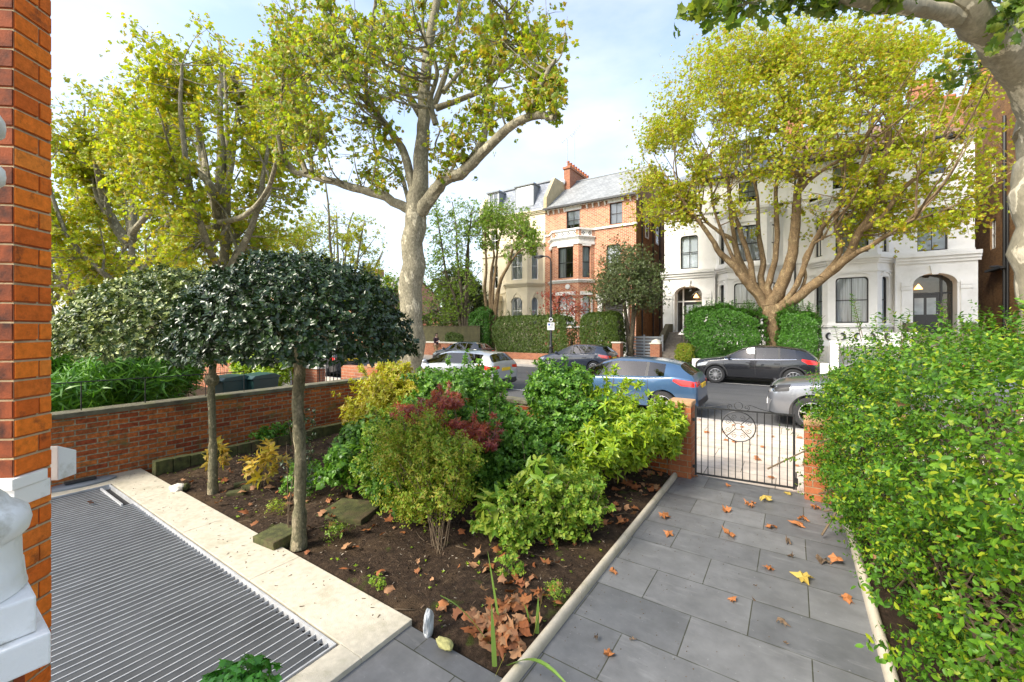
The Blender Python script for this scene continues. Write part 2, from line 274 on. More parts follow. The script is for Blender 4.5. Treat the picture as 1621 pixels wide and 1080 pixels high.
class MB:
    """collects polygons into one mesh"""
    def __init__(s): s.v = []; s.f = []
    def add(s, vs, fs):
        k = len(s.v); s.v.extend([tuple(p) for p in vs]); s.f.extend([tuple(i+k for i in f) for f in fs]); return s
    def box(s, a, b, T=None):
        x0,y0,z0 = a; x1,y1,z1 = b
        x0,x1 = sorted((x0,x1)); y0,y1 = sorted((y0,y1)); z0,z1 = sorted((z0,z1))
        vs = [(x0,y0,z0),(x1,y0,z0),(x1,y1,z0),(x0,y1,z0),(x0,y0,z1),(x1,y0,z1),(x1,y1,z1),(x0,y1,z1)]
        if T: vs = [T(*p) for p in vs]
        return s.add(vs, [(3,2,1,0),(4,5,6,7),(0,1,5,4),(1,2,6,5),(2,3,7,6),(3,0,4,7)])
    def prism(s, pts, y0, y1, T=None):
        """pts: outline in (x,z); extruded y0..y1"""
        n = len(pts); vs = [(x,y0,z) for x,z in pts]+[(x,y1,z) for x,z in pts]
        if T: vs = [T(*p) for p in vs]
        return s.add(vs, [tuple(range(n)), tuple(range(2*n-1, n-1, -1))]+[(i, i+n, (i+1)%n+n, (i+1)%n) for i in range(n)])
    def tube(s, pts, r, seg=8, cap=True):
        pts = [Vector(p) for p in pts]; n = len(pts)
        rs = r if isinstance(r, (list, tuple)) else [r]*n
        k = len(s.v); up = None
        for i, p in enumerate(pts):
            d = (pts[min(i+1,n-1)]-pts[max(i-1,0)]); d = d.normalized() if d.length > 1e-9 else Vector((0,0,1))
            if up is None: a = Vector((1,0,0)) if abs(d.x) < .8 else Vector((0,1,0)); x = d.cross(a).normalized()
            else: x = (up-d*up.dot(d)); x = x.normalized() if x.length > 1e-6 else d.orthogonal().normalized()
            up = x; y = d.cross(x)
            for j in range(seg):
                t = 2*math.pi*j/seg; s.v.append(tuple(p+(x*math.cos(t)+y*math.sin(t))*rs[i]))
        for i in range(n-1):
            for j in range(seg):
                a = k+i*seg+j; b = k+i*seg+(j+1)%seg; s.f.append((a, b, b+seg, a+seg))
        if cap: s.f.append(tuple(k+j for j in range(seg))[::-1]); s.f.append(tuple(k+(n-1)*seg+j for j in range(seg)))
        return s
    def lathe(s, prof, seg=24, c=(0,0,0), axis='z'):
        k = len(s.v); n = len(prof)
        for r, h in prof:
            for j in range(seg):
                t = 2*math.pi*j/seg; a, b = r*math.cos(t), r*math.sin(t)
                p = (a, b, h) if axis == 'z' else (a, h, b) if axis == 'y' else (h, a, b)
                s.v.append((p[0]+c[0], p[1]+c[1], p[2]+c[2]))
        for i in range(n-1):
            for j in range(seg):
                a = k+i*seg+j; b = k+i*seg+(j+1)%seg; s.f.append((a, b, b+seg, a+seg))
        s.f.append(tuple(k+j for j in range(seg))[::-1]); s.f.append(tuple(k+(n-1)*seg+j for j in range(seg)))
        return s
    def ell(s, c, r, seg=12, rings=8):
        prof = [(max(1e-3, math.sin(math.pi*i/rings)), -math.cos(math.pi*i/rings)) for i in range(rings+1)]
        k = len(s.v); s.lathe(prof, seg)
        for i in range(k, len(s.v)): p = s.v[i]; s.v[i] = (c[0]+p[0]*r[0], c[1]+p[1]*r[1], c[2]+p[2]*r[2])
        return s
    def build(s, name, mat, parent=None, uv=True, smooth=False, bevel=0, fixn=True):
        me = bpy.data.meshes.new(name); me.from_pydata(s.v, [], s.f)
        bm = bmesh.new(); bm.from_mesh(me)
        if fixn: bmesh.ops.recalc_face_normals(bm, faces=bm.faces)
        if bevel:
            es = [e for e in bm.edges if len(e.link_faces) == 2 and e.calc_face_angle(0) > .6]
            bmesh.ops.bevel(bm, geom=es, offset=bevel, segments=2, affect='EDGES', profile=.6)
        bm.to_mesh(me); bm.free(); me.update()
        o = linkmesh(name, me, mat, parent, uv, smooth)
        if smooth:
            try: me.set_sharp_from_angle(angle=R_(40))
            except Exception: pass
        return o
def npmesh(name, V, loops, totals, mat, parent=None):
    me = bpy.data.meshes.new(name); V = np.asarray(V, np.float32); loops = np.asarray(loops, np.int32); totals = np.asarray(totals, np.int32)
    me.vertices.add(len(V)); me.vertices.foreach_set('co', V.ravel()); me.loops.add(len(loops)); me.loops.foreach_set('vertex_index', loops)
    me.polygons.add(len(totals)); me.polygons.foreach_set('loop_start', np.concatenate([[0], np.cumsum(totals)[:-1]]).astype(np.int32)); me.polygons.foreach_set('loop_total', totals)
    me.update(calc_edges=True); return linkmesh(name, me, mat, parent)
# ------------------------------------------------ leaves and sprigs (prototype grows along +Z, face of a leaf looks along +Y..)
def P_leaf(L=1., W=.5, fold=.12, bend=.15):
    """oval pointed leaf along +X, face up +Z: two quads"""
    v = [(0,0,0), (.3*L,.5*W,fold*W), (.72*L,.38*W,fold*W-bend*L*.4), (L,0,-bend*L), (.72*L,-.38*W,fold*W-bend*L*.4), (.3*L,-.5*W,fold*W), (.5*L,0,-bend*L*.15)]
    return np.array(v), [(0,6,2,1), (6,3,2), (0,5,4,6), (6,4,3)]
def P_simple(L=1., W=.6):
    return np.array([(0,0,0), (.45*L,.5*W,.1*W), (L,0,-.12*L), (.45*L,-.5*W,.1*W)]), [(0,2,1), (0,3,2)]
def P_lobed(L=1., curl=.12):
    """plane tree leaf, five lobes, along +X"""
    o = [(0,0), (.02,.22), (-.12,.46), (.16,.42), (.30,.62), (.46,.40), (.62,.34), (.62,.16), (1,0)]
    v = [(x*L, y*L, -curl*L*(x*x+1.6*y*y)) for x,y in o]+[(x*L, -y*L, -curl*L*(x*x+1.6*y*y)) for x,y in o[1:-1][::-1]]
    v.append((.35*L, 0, .03*L)); c = len(v)-1; n = c
    return np.array(v), [(i, (i+1)%n, c) for i in range(n)][::-1]
def P_crump(rs, k=1.):
    v, f = P_lobed(1, rs.uniform(.1, .6)*rs.choice((-1, 1))*k); v = v.copy(); a = rs.uniform(0, 3.14)
    for i in range(len(v)):
        d = v[i][0]*math.cos(a)+v[i][1]*math.sin(a); v[i][2] += .14*k*math.sin(d*7+a)*.6+rs.gauss(0, .035*k); v[i][0] *= rs.uniform(.82, 1.1); v[i][1] *= rs.uniform(.7, 1.0)
    return v, f
def P_lance(L=1., W=.12, bend=.35):
    return np.array([(0,0,0), (.35*L,.5*W,-.02*L), (L,0,-bend*L), (.35*L,-.5*W,-.02*L), (.7*L,.32*W,-bend*.4*L), (.7*L,-.32*W,-bend*.4*L)]), [(0,3,5,4,1), (4,5,2)]
def rotm(x, y, z):
    cx, sx, cy, sy, cz, sz = math.cos(x), math.sin(x), math.cos(y), math.sin(y), math.cos(z), math.sin(z)
    return np.array([[cz,-sz,0],[sz,cz,0],[0,0,1]]) @ np.array([[cy,0,sy],[0,1,0],[-sy,0,cy]]) @ np.array([[1,0,0],[0,cx,-sx],[0,sx,cx]])
def merge(ps):
    V = []; F = []; k = 0
    for v, f in ps: V.append(v); F += [tuple(i+k for i in q) for q in f]; k += len(v)
    return np.concatenate(V), F
def sprig(leaf, n, length, spread=60, rng=random, whorl=0, pair=False, taper=.3):
    """leaves up a stem along +Z of unit-ish length"""
    ps = []
    for i in range(n):
        h = length*(i+.5)/n if not whorl else length; az = (i//2*1.57+(i%2)*math.pi) if pair else i*2.4+rng.uniform(-.4,.4)
        if whorl: az = 2*math.pi*i/n+rng.uniform(-.2,.2)
        el = R_(90-spread+rng.uniform(-18,18)); s = 1-taper*(i/n)
        v, f = leaf; v = (v*s) @ rotm(rng.uniform(-.3,.3), -el, az).T + np.array([0,0,h]); ps.append((v, f))
    return merge(ps)
def frames(dirs, rng):
    d = dirs/np.linalg.norm(dirs, axis=1, keepdims=True); a = np.where(np.abs(d[:,2:3]) > .9, np.array([[1.,0,0]]), np.array([[0,0,1.]]))
    x = np.cross(a, d); x /= np.linalg.norm(x, axis=1, keepdims=True); y = np.cross(d, x); t = rng.uniform(0, 2*np.pi, len(d))[:,None]
    x2 = x*np.cos(t)+y*np.sin(t); y2 = np.cross(d, x2); return np.stack([x2, y2, d], 2)
def scatter(name, protos, pos, dirs, scale, mat, parent=None, seed=1):
    rng = np.random.default_rng(seed); pos = np.asarray(pos, float); dirs = np.asarray(dirs, float)
    scale = np.broadcast_to(scale, (len(pos),)).astype(float); Fm = frames(dirs, rng); pick = rng.integers(0, len(protos), len(pos))
    VV = []; LL = []; TT = []; k = 0
    for pi, (pv, pf) in enumerate(protos):
        ix = np.where(pick == pi)[0]
        if not len(ix): continue
        V = np.einsum('nij,vj->nvi', Fm[ix], pv)*scale[ix][:,None,None]+pos[ix][:,None,:]
        lf = np.array([i for q in pf for i in q]); lt = np.array([len(q) for q in pf]); nv = len(pv)
        VV.append(V.reshape(-1, 3)); LL.append((lf[None]+(np.arange(len(ix))*nv)[:,None]+k).ravel()); TT.append(np.tile(lt, len(ix))); k += nv*len(ix)
    return npmesh(name, np.concatenate(VV), np.concatenate(LL), np.concatenate(TT), mat, parent)
def smooth_path(pts, n=3):
    """Catmull-Rom"""
    p = [Vector(q) for q in pts]; p = [p[0]*2-p[1]]+p+[p[-1]*2-p[-2]]; out = []
    for i in range(1, len(p)-2):
        for j in range(n):
            t = j/n; a, b, c, d = p[i-1], p[i], p[i+1], p[i+2]
            out.append(.5*((2*b)+(c-a)*t+(2*a-5*b+4*c-d)*t*t+(3*b-a-3*c+d)*t**3))
    out.append(p[-2]); return out
# ================================================ GROUND, ROAD, PAVEMENTS
def sheet(name, x0, x1, y0, y1, z, mat, n=1, kind='structure'):
    mb = MB(); mb.add([(x0,y0,z),(x1,y0,z),(x1,y1,z),(x0,y1,z)], [(0,1,2,3)]); return tag(mb.build(name, mat), kind=kind)
sheet('ground', -400, 400, -60, 700, -.16, M['grassy'])
sheet('road', -400, 400, 10.9, 21.0, -.11, M['asphalt'])
sheet('near_pavement', -400, 400, 6.62, 10.75, .0, M['pavement'])
sheet('far_pavement', -400, 400, 21.15, 24.5, .0, M['pavement'])
for nm, y0, y1 in (('near_kerb', 10.75, 10.9), ('far_kerb', 21.0, 21.15)):
    mb = MB(); x = -90.
    while x < 60: mb.box((x, y0, -.2), (x+.9, y1, .005)); x += .912
    tag(mb.build(nm, M['kerbstone'], bevel=.012), kind='structure')
mb = MB(); mb.box((-3.2, 19.2, -.104), (1.2, 19.28, -.104+.002)); mb.box((-14, 12.86, -.104), (-3.6, 12.94, -.102)); tag(mb.build('road_marking', basic('road_paint', (.6,.6,.58), .8, .3, 20)), kind='structure')
sheet('path', -1.4, .5, 2.1, 6.62, 0, M['slatepath'])
sheet('entrance_paving', -2.3, .5, -1.5, 2.1, 0, M['slatepath'])
sheet('house_ground', -60, 12, -6, 2.1, -.05, M['slatepath'])
sheet('far_gardens', -400, 400, 24.5, 60, .004, M['grassy'])
sheet('neighbour_garden', -60, -8.35, 2.1, 6.4, .02, M['soil'])
sheet('right_garden', .5, 12, 0, 6.4, .0, M['soil'])

# ================================================ WALL, WINDOW AND BAND BUILDERS
def PT(ox, oy, dx, dy):
    h = math.hypot(dx, dy); dx /= h; dy /= h
    return lambda s, n, z: (ox+dx*s+dy*n, oy+dy*s-dx*n, z)
def panel(mb, T, s0, s1, z0, z1, ops=(), depth=.2):
    S = sorted({s0, s1, *[o[0] for o in ops], *[o[1] for o in ops]}); Z = sorted({z0, z1, *[o[2] for o in ops], *[o[3] for o in ops]})
    for i in range(len(S)-1):
        for j in range(len(Z)-1):
            cs, cz = (S[i]+S[i+1])/2, (Z[j]+Z[j+1])/2
            if any(o[0] < cs < o[1] and o[2] < cz < o[3] for o in ops): continue
            mb.add([T(S[i],0,Z[j]), T(S[i+1],0,Z[j]), T(S[i+1],0,Z[j+1]), T(S[i],0,Z[j+1])], [(0,1,2,3)])
    for o in ops:
        a, b, c, d = o[:4]; q = o[4] if len(o) > 4 else None
        mb.add([T(a,0,c),T(a,-depth,c),T(a,-depth,d),T(a,0,d)], [(0,1,2,3)]); mb.add([T(b,0,c),T(b,-depth,c),T(b,-depth,d),T(b,0,d)], [(3,2,1,0)])
        mb.add([T(a,0,d),T(b,0,d),T(b,-depth,d),T(a,-depth,d)], [(3,2,1,0)]); mb.add([T(a,0,c),T(b,0,c),T(b,-depth,c),T(a,-depth,c)], [(0,1,2,3)])
        if q:
            rx, ry = q
            for sg, e in ((1, a), (-1, b)):
                arc = [(e+sg*(rx-rx*math.cos(t)), d-ry+ry*math.sin(t)) for t in [math.pi/2*k/6 for k in range(7)]]
                pts = [(e, d)]+arc; n = len(pts)
                mb.add([T(p[0], 0, p[1]) for p in pts]+[T(p[0], -depth, p[1]) for p in pts], [tuple(range(n)) if sg > 0 else tuple(range(n))[::-1]]+[(i, i+1, i+1+n, i+n) for i in range(1, n-1)])
def offset_poly(poly, o):
    P = [Vector(p) for p in poly]; out = []
    for i, p in enumerate(P):
        ns = []
        if i > 0: d = (P[i]-P[i-1]).normalized(); ns.append(Vector((d.y, -d.x)))
        if i < len(P)-1: d = (P[i+1]-P[i]).normalized(); ns.append(Vector((d.y, -d.x)))
        if len(ns) == 1: out.append(p+ns[0]*o)
        else: m = (ns[0]+ns[1]).normalized(); out.append(p+m*(o/max(.3, m.dot(ns[0]))))
    return out
def band(mb, poly, z0, z1, out, inn=-.03):
    a = offset_poly(poly, out); b = offset_poly(poly, inn); n = len(poly); k = len(mb.v)
    for p in range(n):
        mb.v += [(a[p].x,a[p].y,z0),(a[p].x,a[p].y,z1),(b[p].x,b[p].y,z1),(b[p].x,b[p].y,z0)]
    for i in range(n-1):
        q = k+4*i
        for j in range(4): mb.f.append((q+j, q+(j+1)%4, q+4+(j+1)%4, q+4+j))
    mb.f.append((k, k+1, k+2, k+3)); mb.f.append((k+4*n-1, k+4*n-2, k+4*n-3, k+4*n-4))
def cornice(mb, poly, z, h, out):
    band(mb, poly, z, z+h*.3, out*.35); band(mb, poly, z+h*.3+.002, z+h*.62, out*.65); band(mb, poly, z+h*.62+.002, z+h, out)
rw = random.Random(5)
def window(parent, T, a, b, c, d, arch=None, fm='darkframe', dep=.16, mull=1, sash=True, fill='curtain', name='window', lab=None):
    mb = MB(); w = .055
    for x0, x1, z0, z1 in ((a+.004, a+w, c+.004, d-.004), (b-w, b-.004, c+.004, d-.004), (a+w, b-w, c+.004, c+w*1.4), (a+w, b-w, d-w, d-.004)): mb.box((x0, -dep-.05, z0), (x1, -dep+.03, z1), T)
    mz = (c+d)/2
    if sash: mb.box((a+w, -dep-.04, mz-.025), (b-w, -dep+.02, mz+.025), T)
    for k in range(1, mull+1):
        x = a+(b-a)*k/(mull+1); mb.box((x-.016, -dep-.035, c+w), (x+.016, -dep+.012, d-w), T)
    if arch:
        rx, ry = arch; rx -= .01; 
        for sg, e in ((1, a), (-1, b)):
            arc = [(e+sg*(rx-rx*math.cos(t)), d-ry+ry*math.sin(t)) for t in [math.pi/2*k/6 for k in range(7)]]
            arc2 = [(e+sg*(rx+w-(rx)*math.cos(t)), d-ry-w+(ry)*math.sin(t)) for t in [math.pi/2*k/6 for k in range(7)]]
            mb.prism(arc+arc2[::-1], -dep-.045, -dep+.028, T)
    o = mb.build(name, M[fm], parent)
    if lab: o['label'] = lab
    p = MB(); p.add([T(a+.02,-dep-.012,c+.02),T(b-.02,-dep-.012,c+.02),T(b-.02,-dep-.012,d-.02),T(a+.02,-dep-.012,d-.02)], [(0,1,2,3)]); p.build('pane', M['glass'], o)
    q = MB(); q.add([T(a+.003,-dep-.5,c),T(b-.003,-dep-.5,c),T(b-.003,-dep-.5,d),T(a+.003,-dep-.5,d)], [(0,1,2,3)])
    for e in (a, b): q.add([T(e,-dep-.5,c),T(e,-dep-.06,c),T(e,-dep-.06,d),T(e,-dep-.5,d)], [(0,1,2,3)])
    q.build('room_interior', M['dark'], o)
    if fill in ('curtain', 'half'):
        cm = MB(); N = int((b-a)/.045)+2; rows = []
        zb = c if fill == 'curtain' else c+.02
        xs = [a+.02+(b-a-.04)*i/N for i in range(N+1)]
        if fill == 'half': xs = [x for x in xs if x < a+.45*(b-a)]
        k = len(cm.v)
        for i, x in enumerate(xs): y = -dep-.16-.025*math.sin(i*1.9+rw.random()); cm.v += [T(x, y+.09, zb+.01), T(x, y+.09, d-.02)]
        for i in range(len(xs)-1): cm.f.append((k+2*i, k+2*i+2, k+2*i+3, k+2*i+1))
        cm.build('curtain', M['curtain'], o)
    if fill in ('blind', 'blindhalf'):
        zb = c+.01 if fill == 'blind' else c+(d-c)*.3
        cm = MB(); cm.box((a+.04, -dep-.13, zb), (b-.04, -dep-.12, d-.03), T); cm.build('blind', M['blind'], o)
    return o
def box_solid(mb, x0, x1, y0, y1, z0, z1): mb.box((x0,y0,z0),(x1,y1,z1))
BAY = lambda xc, h, fh, y=31., p=1.1: [(xc-h, y), (xc-fh, y-p), (xc+fh, y-p), (xc+h, y)]
def bay_panels(poly):
    out = []
    for (x0,y0),(x1,y1) in zip(poly[:-1], poly[1:]): out.append((PT(x0,y0,x1-x0,y1-y0), math.hypot(x1-x0,y1-y0)))
    return out
# ------------------------------------------------ white stucco villa
vb = thing('white_villa', 'wide white stucco villa with arched porches and bays behind the pollarded plane', 'house', (0, 31, 0))
def villa():
    Y0 = 0.; W = MB(); tr = MB()
    F = PT(0, 0, 1, 0)
    def up(dx):   # full-width upper floor windows
        return dx
    ops = []
    # first floor flat windows above the porches, second floor windows
    f1 = [(-6.57, -5.42, 6.3, 8.6), (5.58, 6.75, 6.3, 8.6)]
    f2 = [(-6.5, -5.5, 10.35, 11.7), (-2.95, -1.9, 10.35, 11.7), (1.95, 3.15, 10.35, 11.7), (5.65, 6.7, 10.35, 11.7)]
    arcs = (.18, .2)
    bays = [(-2.4, 1.9, 1.08), (2.72, 1.9, 1.08)]
    dooro = [(-6.87, -5.1, 1.9, 5.05), (5.33, 7.0, 1.9, 5.05)]
    # main wall cut round the bays
    top = 9.95
    segs = [(-7.65, -4.3), (-.5, .82), (4.62, 7.73)]
    for s0, s1 in segs:
        o = [(*q, arcs) for q in f1 if s0 < q[0] < s1]
        panel(W, F, s0, s1, 5.75, top, o)
    panel(W, F, -.5, .82, 0, 5.75); 
    panel(W, F, -7.65, 7.73, top, 12.1, [(*q,) for q in f2])
    # porches stand .45 proud
    for s0, s1, dz in ((-7.65, -4.3, dooro[0]), (4.62, 7.73, dooro[1])):
        P = PT(0, -.45, 1, 0); panel(W, P, s0, s1, 0, 5.75, [(*dz, (.75, .55))], .9)
        W.add([P(s0,0,0),P(s0,-.45,0),P(s0,-.45,5.75),P(s0,0,5.75)], [(3,2,1,0)]); W.add([P(s1,0,0),P(s1,-.45,0),P(s1,-.45,5.75),P(s1,0,5.75)], [(0,1,2,3)])
        W.add([P(s0,0,5.75),P(s1,0,5.75),P(s1,-.45,5.75),P(s0,-.45,5.75)], [(0,1,2,3)])
        for a, b in ((s0+.25, dz[0]-.12), (dz[1]+.12, s1-.22)):
            if b-a < .1: b = a+.25
            tr.box((a, .003, 1.9), (b, .06, 4.2), P); tr.box((a-.03, .003, 4.2), (b+.03, .11, 4.32), P); tr.box((a-.02, .003, 4.4), (b+.02, .09, 4.62), P); tr.box((a, .003, 4.322), (b, .05, 4.398), P)
        xm = (dz[0]+dz[1])/2; tr.prism([(xm-.12, 4.98), (xm+.12, 4.98), (xm+.2, 5.45), (xm-.2, 5.45)], .003, .13, P)
        R = .75; arcp = []; arci = []
        for k in range(13):
            t = math.pi*k/12; rx = (dz[1]-dz[0])/2
            arcp.append((xm-(rx+.13)*math.cos(t)*1, 4.5+(.55+.13)*math.sin(t))); arci.append((xm-rx*math.cos(t), 4.5+.55*math.sin(t)))
        tr.prism(arcp+arci[::-1], .003, .055, P)
    side = MB()
    for x, sg in ((-7.65, -1), (7.73, 1)):
        side.add([(x,0,0),(x,13,0),(x,13,12.1),(x,0,12.1)], [(0,1,2,3) if sg > 0 else (3,2,1,0)])
    side.add([(-7.65,13,0),(7.73,13,0),(7.73,13,12.1),(-7.65,13,12.1)], [(3,2,1,0)]); side.build('side_wall', M['brick_brown'], vb, fixn=False)
    wins = []
    for q in f1: wins.append((F, *q, arcs, 'blind'))
    for q in f2: wins.append((F, *q, None, 'blindhalf'))
    for xc, h, fh in bays:
        poly = BAY(xc, h, fh, 0, 1.1); pl = bay_panels(poly)
        for i, (T, L) in enumerate(pl):
            if i == 1: og = (L/2-.72, L/2+.72, 2.45, 5.0); of = (L/2-.72, L/2+.72, 6.35, 8.6)
            else: og = (L/2-.3, L/2+.3, 2.45, 5.0); of = (L/2-.3, L/2+.3, 6.35, 8.6)
            panel(W, T, 0, L, 0, 9.3, [(*og, arcs), (*of, arcs)])
            wins.append((T, *og, arcs, 'curtain')); wins.append((T, *of, arcs, 'curtain' if i == 1 else 'blindhalf'))
            for q in (og, of):   # hood mouldings
                n = 8; m = (q[0]+q[1])/2; hw = (q[1]-q[0])/2+.12
                pts = [(m-hw*math.cos(math.pi*k/n), q[3]+.06+.24*math.sin(math.pi*k/n)) for k in range(n+1)]; pin = [(m-(hw-.07)*math.cos(math.pi*k/n), q[3]+.03+.20*math.sin(math.pi*k/n)) for k in range(n+1)]
                tr.prism(pts+pin[::-1], .003, .06, T)
        band(tr, poly, 2.22, 2.36, .10); band(tr, poly, 5.28, 5.36, .06); cornice(tr, poly, 5.75, .38, .24); band(tr, poly, 6.14, 6.25, .06)
        cornice(tr, poly, 9.3, .35, .22); band(tr, poly, 1.9, 2.0, .05)
        pc = offset_poly(poly, 0); tr.add([(p.x, p.y, 9.62) for p in pc], [(0,1,2,3)])
    for poly in ([(-7.75, -.45), (-4.3, -.45)], [(4.62, -.45), (7.83, -.45)]): cornice(tr, poly, 5.6, .5, .26); 
    for poly in ([(-7.66, 0), (-4.3, 0)], [(-.5, 0), (.82, 0)], [(4.62, 0), (7.74, 0)]): band(tr, poly, 6.12, 6.28, .09)
    band(tr, [(-7.66, 0), (7.74, 0)], 9.97, 10.13, .12); band(tr, [(-7.66, 0), (7.74, 0)], 11.86, 12.02, .1)
    for xx in (-7.6, -4.4, -.45, .6, 4.7, 7.5): tr.box((xx, .003, 10.2), (xx+.14, .05, 11.8), F)
    W.build('wall', M['stucco'], vb); tr.build('moulding', M['stucco'], vb)
    for T, a, b, c, d, ar, fl in wins: window(vb, T, a, b, c, d, ar, fill=fl, mull=1 if b-a > .9 else 0)
    # doors
    for k, (a, b, c, d) in enumerate(dooro):
        T = PT(0, -.45, 1, 0); fmn = 'whiteframe' if k == 0 else 'darkframe'; mb = MB(); y = -.88
        xs = (a, a+.42, b) if k == 0 else (a, b-.42, b)
        for x in xs: mb.box((x-.045, y, c), (x+.045, y+.1, d), T)
        mb.box((a, y, 4.0), (b, y+.09, 4.09), T); mb.box((a, y, d-.06), (b, y+.09, d), T)
        dr = mb.build('door_frame', M[fmn], vb)
        db = MB(); x0, x1 = (xs[1], xs[2]) if k == 0 else (xs[0], xs[1]); db.box((x0+.05, y-.0, c), (x1-.05, y+.04, 4.0), T)
        for hx in ((x0+.2, (x0+x1)/2-.06), ((x0+x1)/2+.06, x1-.2)): db.box((hx[0], y+.04, c+.2), (hx[1], y+.055, c+.85), T)
        dd = db.build('door', M['darkframe'], vb); g = MB()
        for hx in ((x0+.2, (x0+x1)/2-.06), ((x0+x1)/2+.06, x1-.2)): g.box((hx[0], y+.042, c+1.0), (hx[1], y+.06, 3.8), T)
        g.build('pane', basic('frosted_glass%d' % k, (.32,.36,.38), .25, .2), dd)
        h = MB(); h.ell(T(x1-.16, y+.09, 2.95), (.035,.035,.035), 10, 6); h.build('handle', M['chrome'], dd)
        g = MB(); g.add([T(a,y+.02,4.09),T(b,y+.02,4.09),T(b,y+.02,d),T(a,y+.02,d)], [(0,1,2,3)]); sl_ = (a+.045, a+.38) if k == 0 else (b-.38, b-.045)
        g.add([T(sl_[0],y+.02,c+.0),T(sl_[1],y+.02,c+.0),T(sl_[1],y+.02,4.0),T(sl_[0],y+.02,4.0)], [(0,1,2,3)]); g.build('pane', M['glass'], dr)
        g = MB(); g.add([T(a,y-.25,c),T(b,y-.25,c),T(b,y-.25,d),T(a,y-.25,d)], [(0,1,2,3)]); g.build('hall_interior', basic('hall%d' % k, (.16,.12,.08), .9, .3), dr)
        t = NT('lit_lamp%d' % k); t.b.inputs['Emission Color'].default_value = (1,.5,.15,1); t.b.inputs['Emission Strength'].default_value = 1.6; t.fin((.8,.5,.2))
        g = MB(); lx = b-.45 if k == 0 else a+.3; g.lathe([(.02, 4.55), (.05, 4.5), (.17, 4.3), (.18, 4.27)], 14, T(lx, -.5, 0)[:2]+(0,)); g.build('pendant_lamp', t.m, vb)
        f = MB(); f.add([T(a,-.9,c),T(b,-.9,c),T(b,0,c),T(a,0,c)], [(0,1,2,3)]); f.build('threshold', M['stonetrim'], vb)
    # roof
    for (x0, x1, mt) in ((-7.95, .02, 'slate'), (.02, 8.03, 'tile_brown')):
        r = MB(); hip = 4.2; zr = 15.9
        if x0 < -1: P = [(x0,-.4,12.2),(x1,-.4,12.2),(x1,5.8,zr),(x0+hip,5.8,zr),(x0,13.3,12.2),(x1,13.3,12.2)]; fs = [(0,1,2,3),(0,3,4),(3,2,5,4)]
        else: P = [(x0,-.4,12.2),(x1,-.4,12.2),(x1-hip,5.8,zr),(x0,5.8,zr),(x0,13.3,12.2),(x1,13.3,12.2)]; fs = [(0,1,2,3),(1,5,2),(3,2,5,4)]
        r.add(P, fs); r.build('roof', M[mt], vb)
    g = MB(); g.box((-8.0, -.48, 12.1), (8.08, -.36, 12.22)); g.box((-7.95, -.36, 12.08), (8.03, .0, 12.12)); g.build('gutter', M['pipe'], vb)
    pp = MB(); pp.tube([(.1, -.08, 0), (.1, -.08, 12.1)], .05, 8); pp.build('drainpipe', M['pipe'], vb)
    for xd, wd in ((-2.6, 1.7), (2.6, 2.3), (5.6, 1.3)):
        d = MB(); y0, y1, z0, z1 = .8, 4.2, 12.9, 14.6
        d.box((xd-wd/2, y0, z0-.3), (xd-wd/2+.12, y1, z1)); d.box((xd+wd/2-.12, y0, z0-.3), (xd+wd/2, y1, z1)); d.box((xd-wd/2-.15, y0-.15, z1), (xd+wd/2+.15, y1, z1+.12)); d.box((xd-wd/2+.12, y0, z0-.3), (xd+wd/2-.12, y0+.1, z0+.05))
        do = d.build('dormer', M['lead'], vb); window(do, PT(0, y0, 1, 0), xd-wd/2+.12, xd+wd/2-.12, z0+.05, z1, None, 'whiteframe', .05, 2, False, 'blind')
    for x0, x1, y0, y1, zt in ((6.2, 7.5, 5.2, 6.2, 17.2), (-.5, .6, 5.2, 6.6, 17.6), (7.0, 7.7, 1.6, 3.4, 14.6)):
        c = MB(); c.box((x0,y0,12.2),(x1,y1,zt)); c.box((x0-.08,y0-.08,zt),(x1+.08,y1+.08,zt+.2)); ch = c.build('chimney', M['brick_low'], vb)
        p = MB(); n = 4
        for i in range(n): p.lathe([(.13, zt+.2), (.11, zt+.6), (.14, zt+.65), (.14, zt+.75)], 10, (x0+.2+(x1-x0-.4)*i/(n-1), (y0+y1)/2, 0))
        p.build('chimney_pots', M['tile'], ch)
villa()
def door_steps(x0, x1, ytop, ztop, n, name, lab):
    t = thing(name, lab, 'steps', ((x0+x1)/2, ytop, 0)); mb = MB(); run = .31; rise = ztop/n; w = (x1-x0)/2
    for i in range(n): mb.box((-w, -run*(i+1)-.9, 0), (w, -run*i-.9 if i else .0, ztop-rise*i)) if i == 0 else mb.box((-w, -run*(i+1)-.9, 0), (w, -run*i-.9, ztop-rise*i))
    mb.build('stair_flight', M['stonetrim'] if False else basic('worn_steps'+name, (.22,.19,.16), .85, .25, 8, .3, 50, grime=(.07,.06,.05), gs=3, gamt=.6), t, bevel=.012)
    for s in (-1, 1):
        c = MB(); L = run*n+.9
        c.prism([(0, ztop+.55), (-.95, ztop+.55), (-L, .75), (-L, 0), (0, 0)], 0, .28, lambda x, y, z: (s*(w+.02)+ (y if s > 0 else -y), x, z)); c.build('balustrade', bpy.data.materials.get('mossy_stone') or basic('mossy_stone', (.13,.11,.07), .95, .3, 6, .5, 40, grime=(.07,.08,.03), gs=3, gamt=.7), t)
    return t
door_steps(-6.95, -4.95, 30.55, 1.9, 11, 'entrance_steps', 'worn stone steps rising to the left arched porch of the white villa')
door_steps(5.2, 7.1, 30.55, 1.9, 11, 'entrance_steps', 'stone steps up to the dark double door of the white villa, behind the privet')
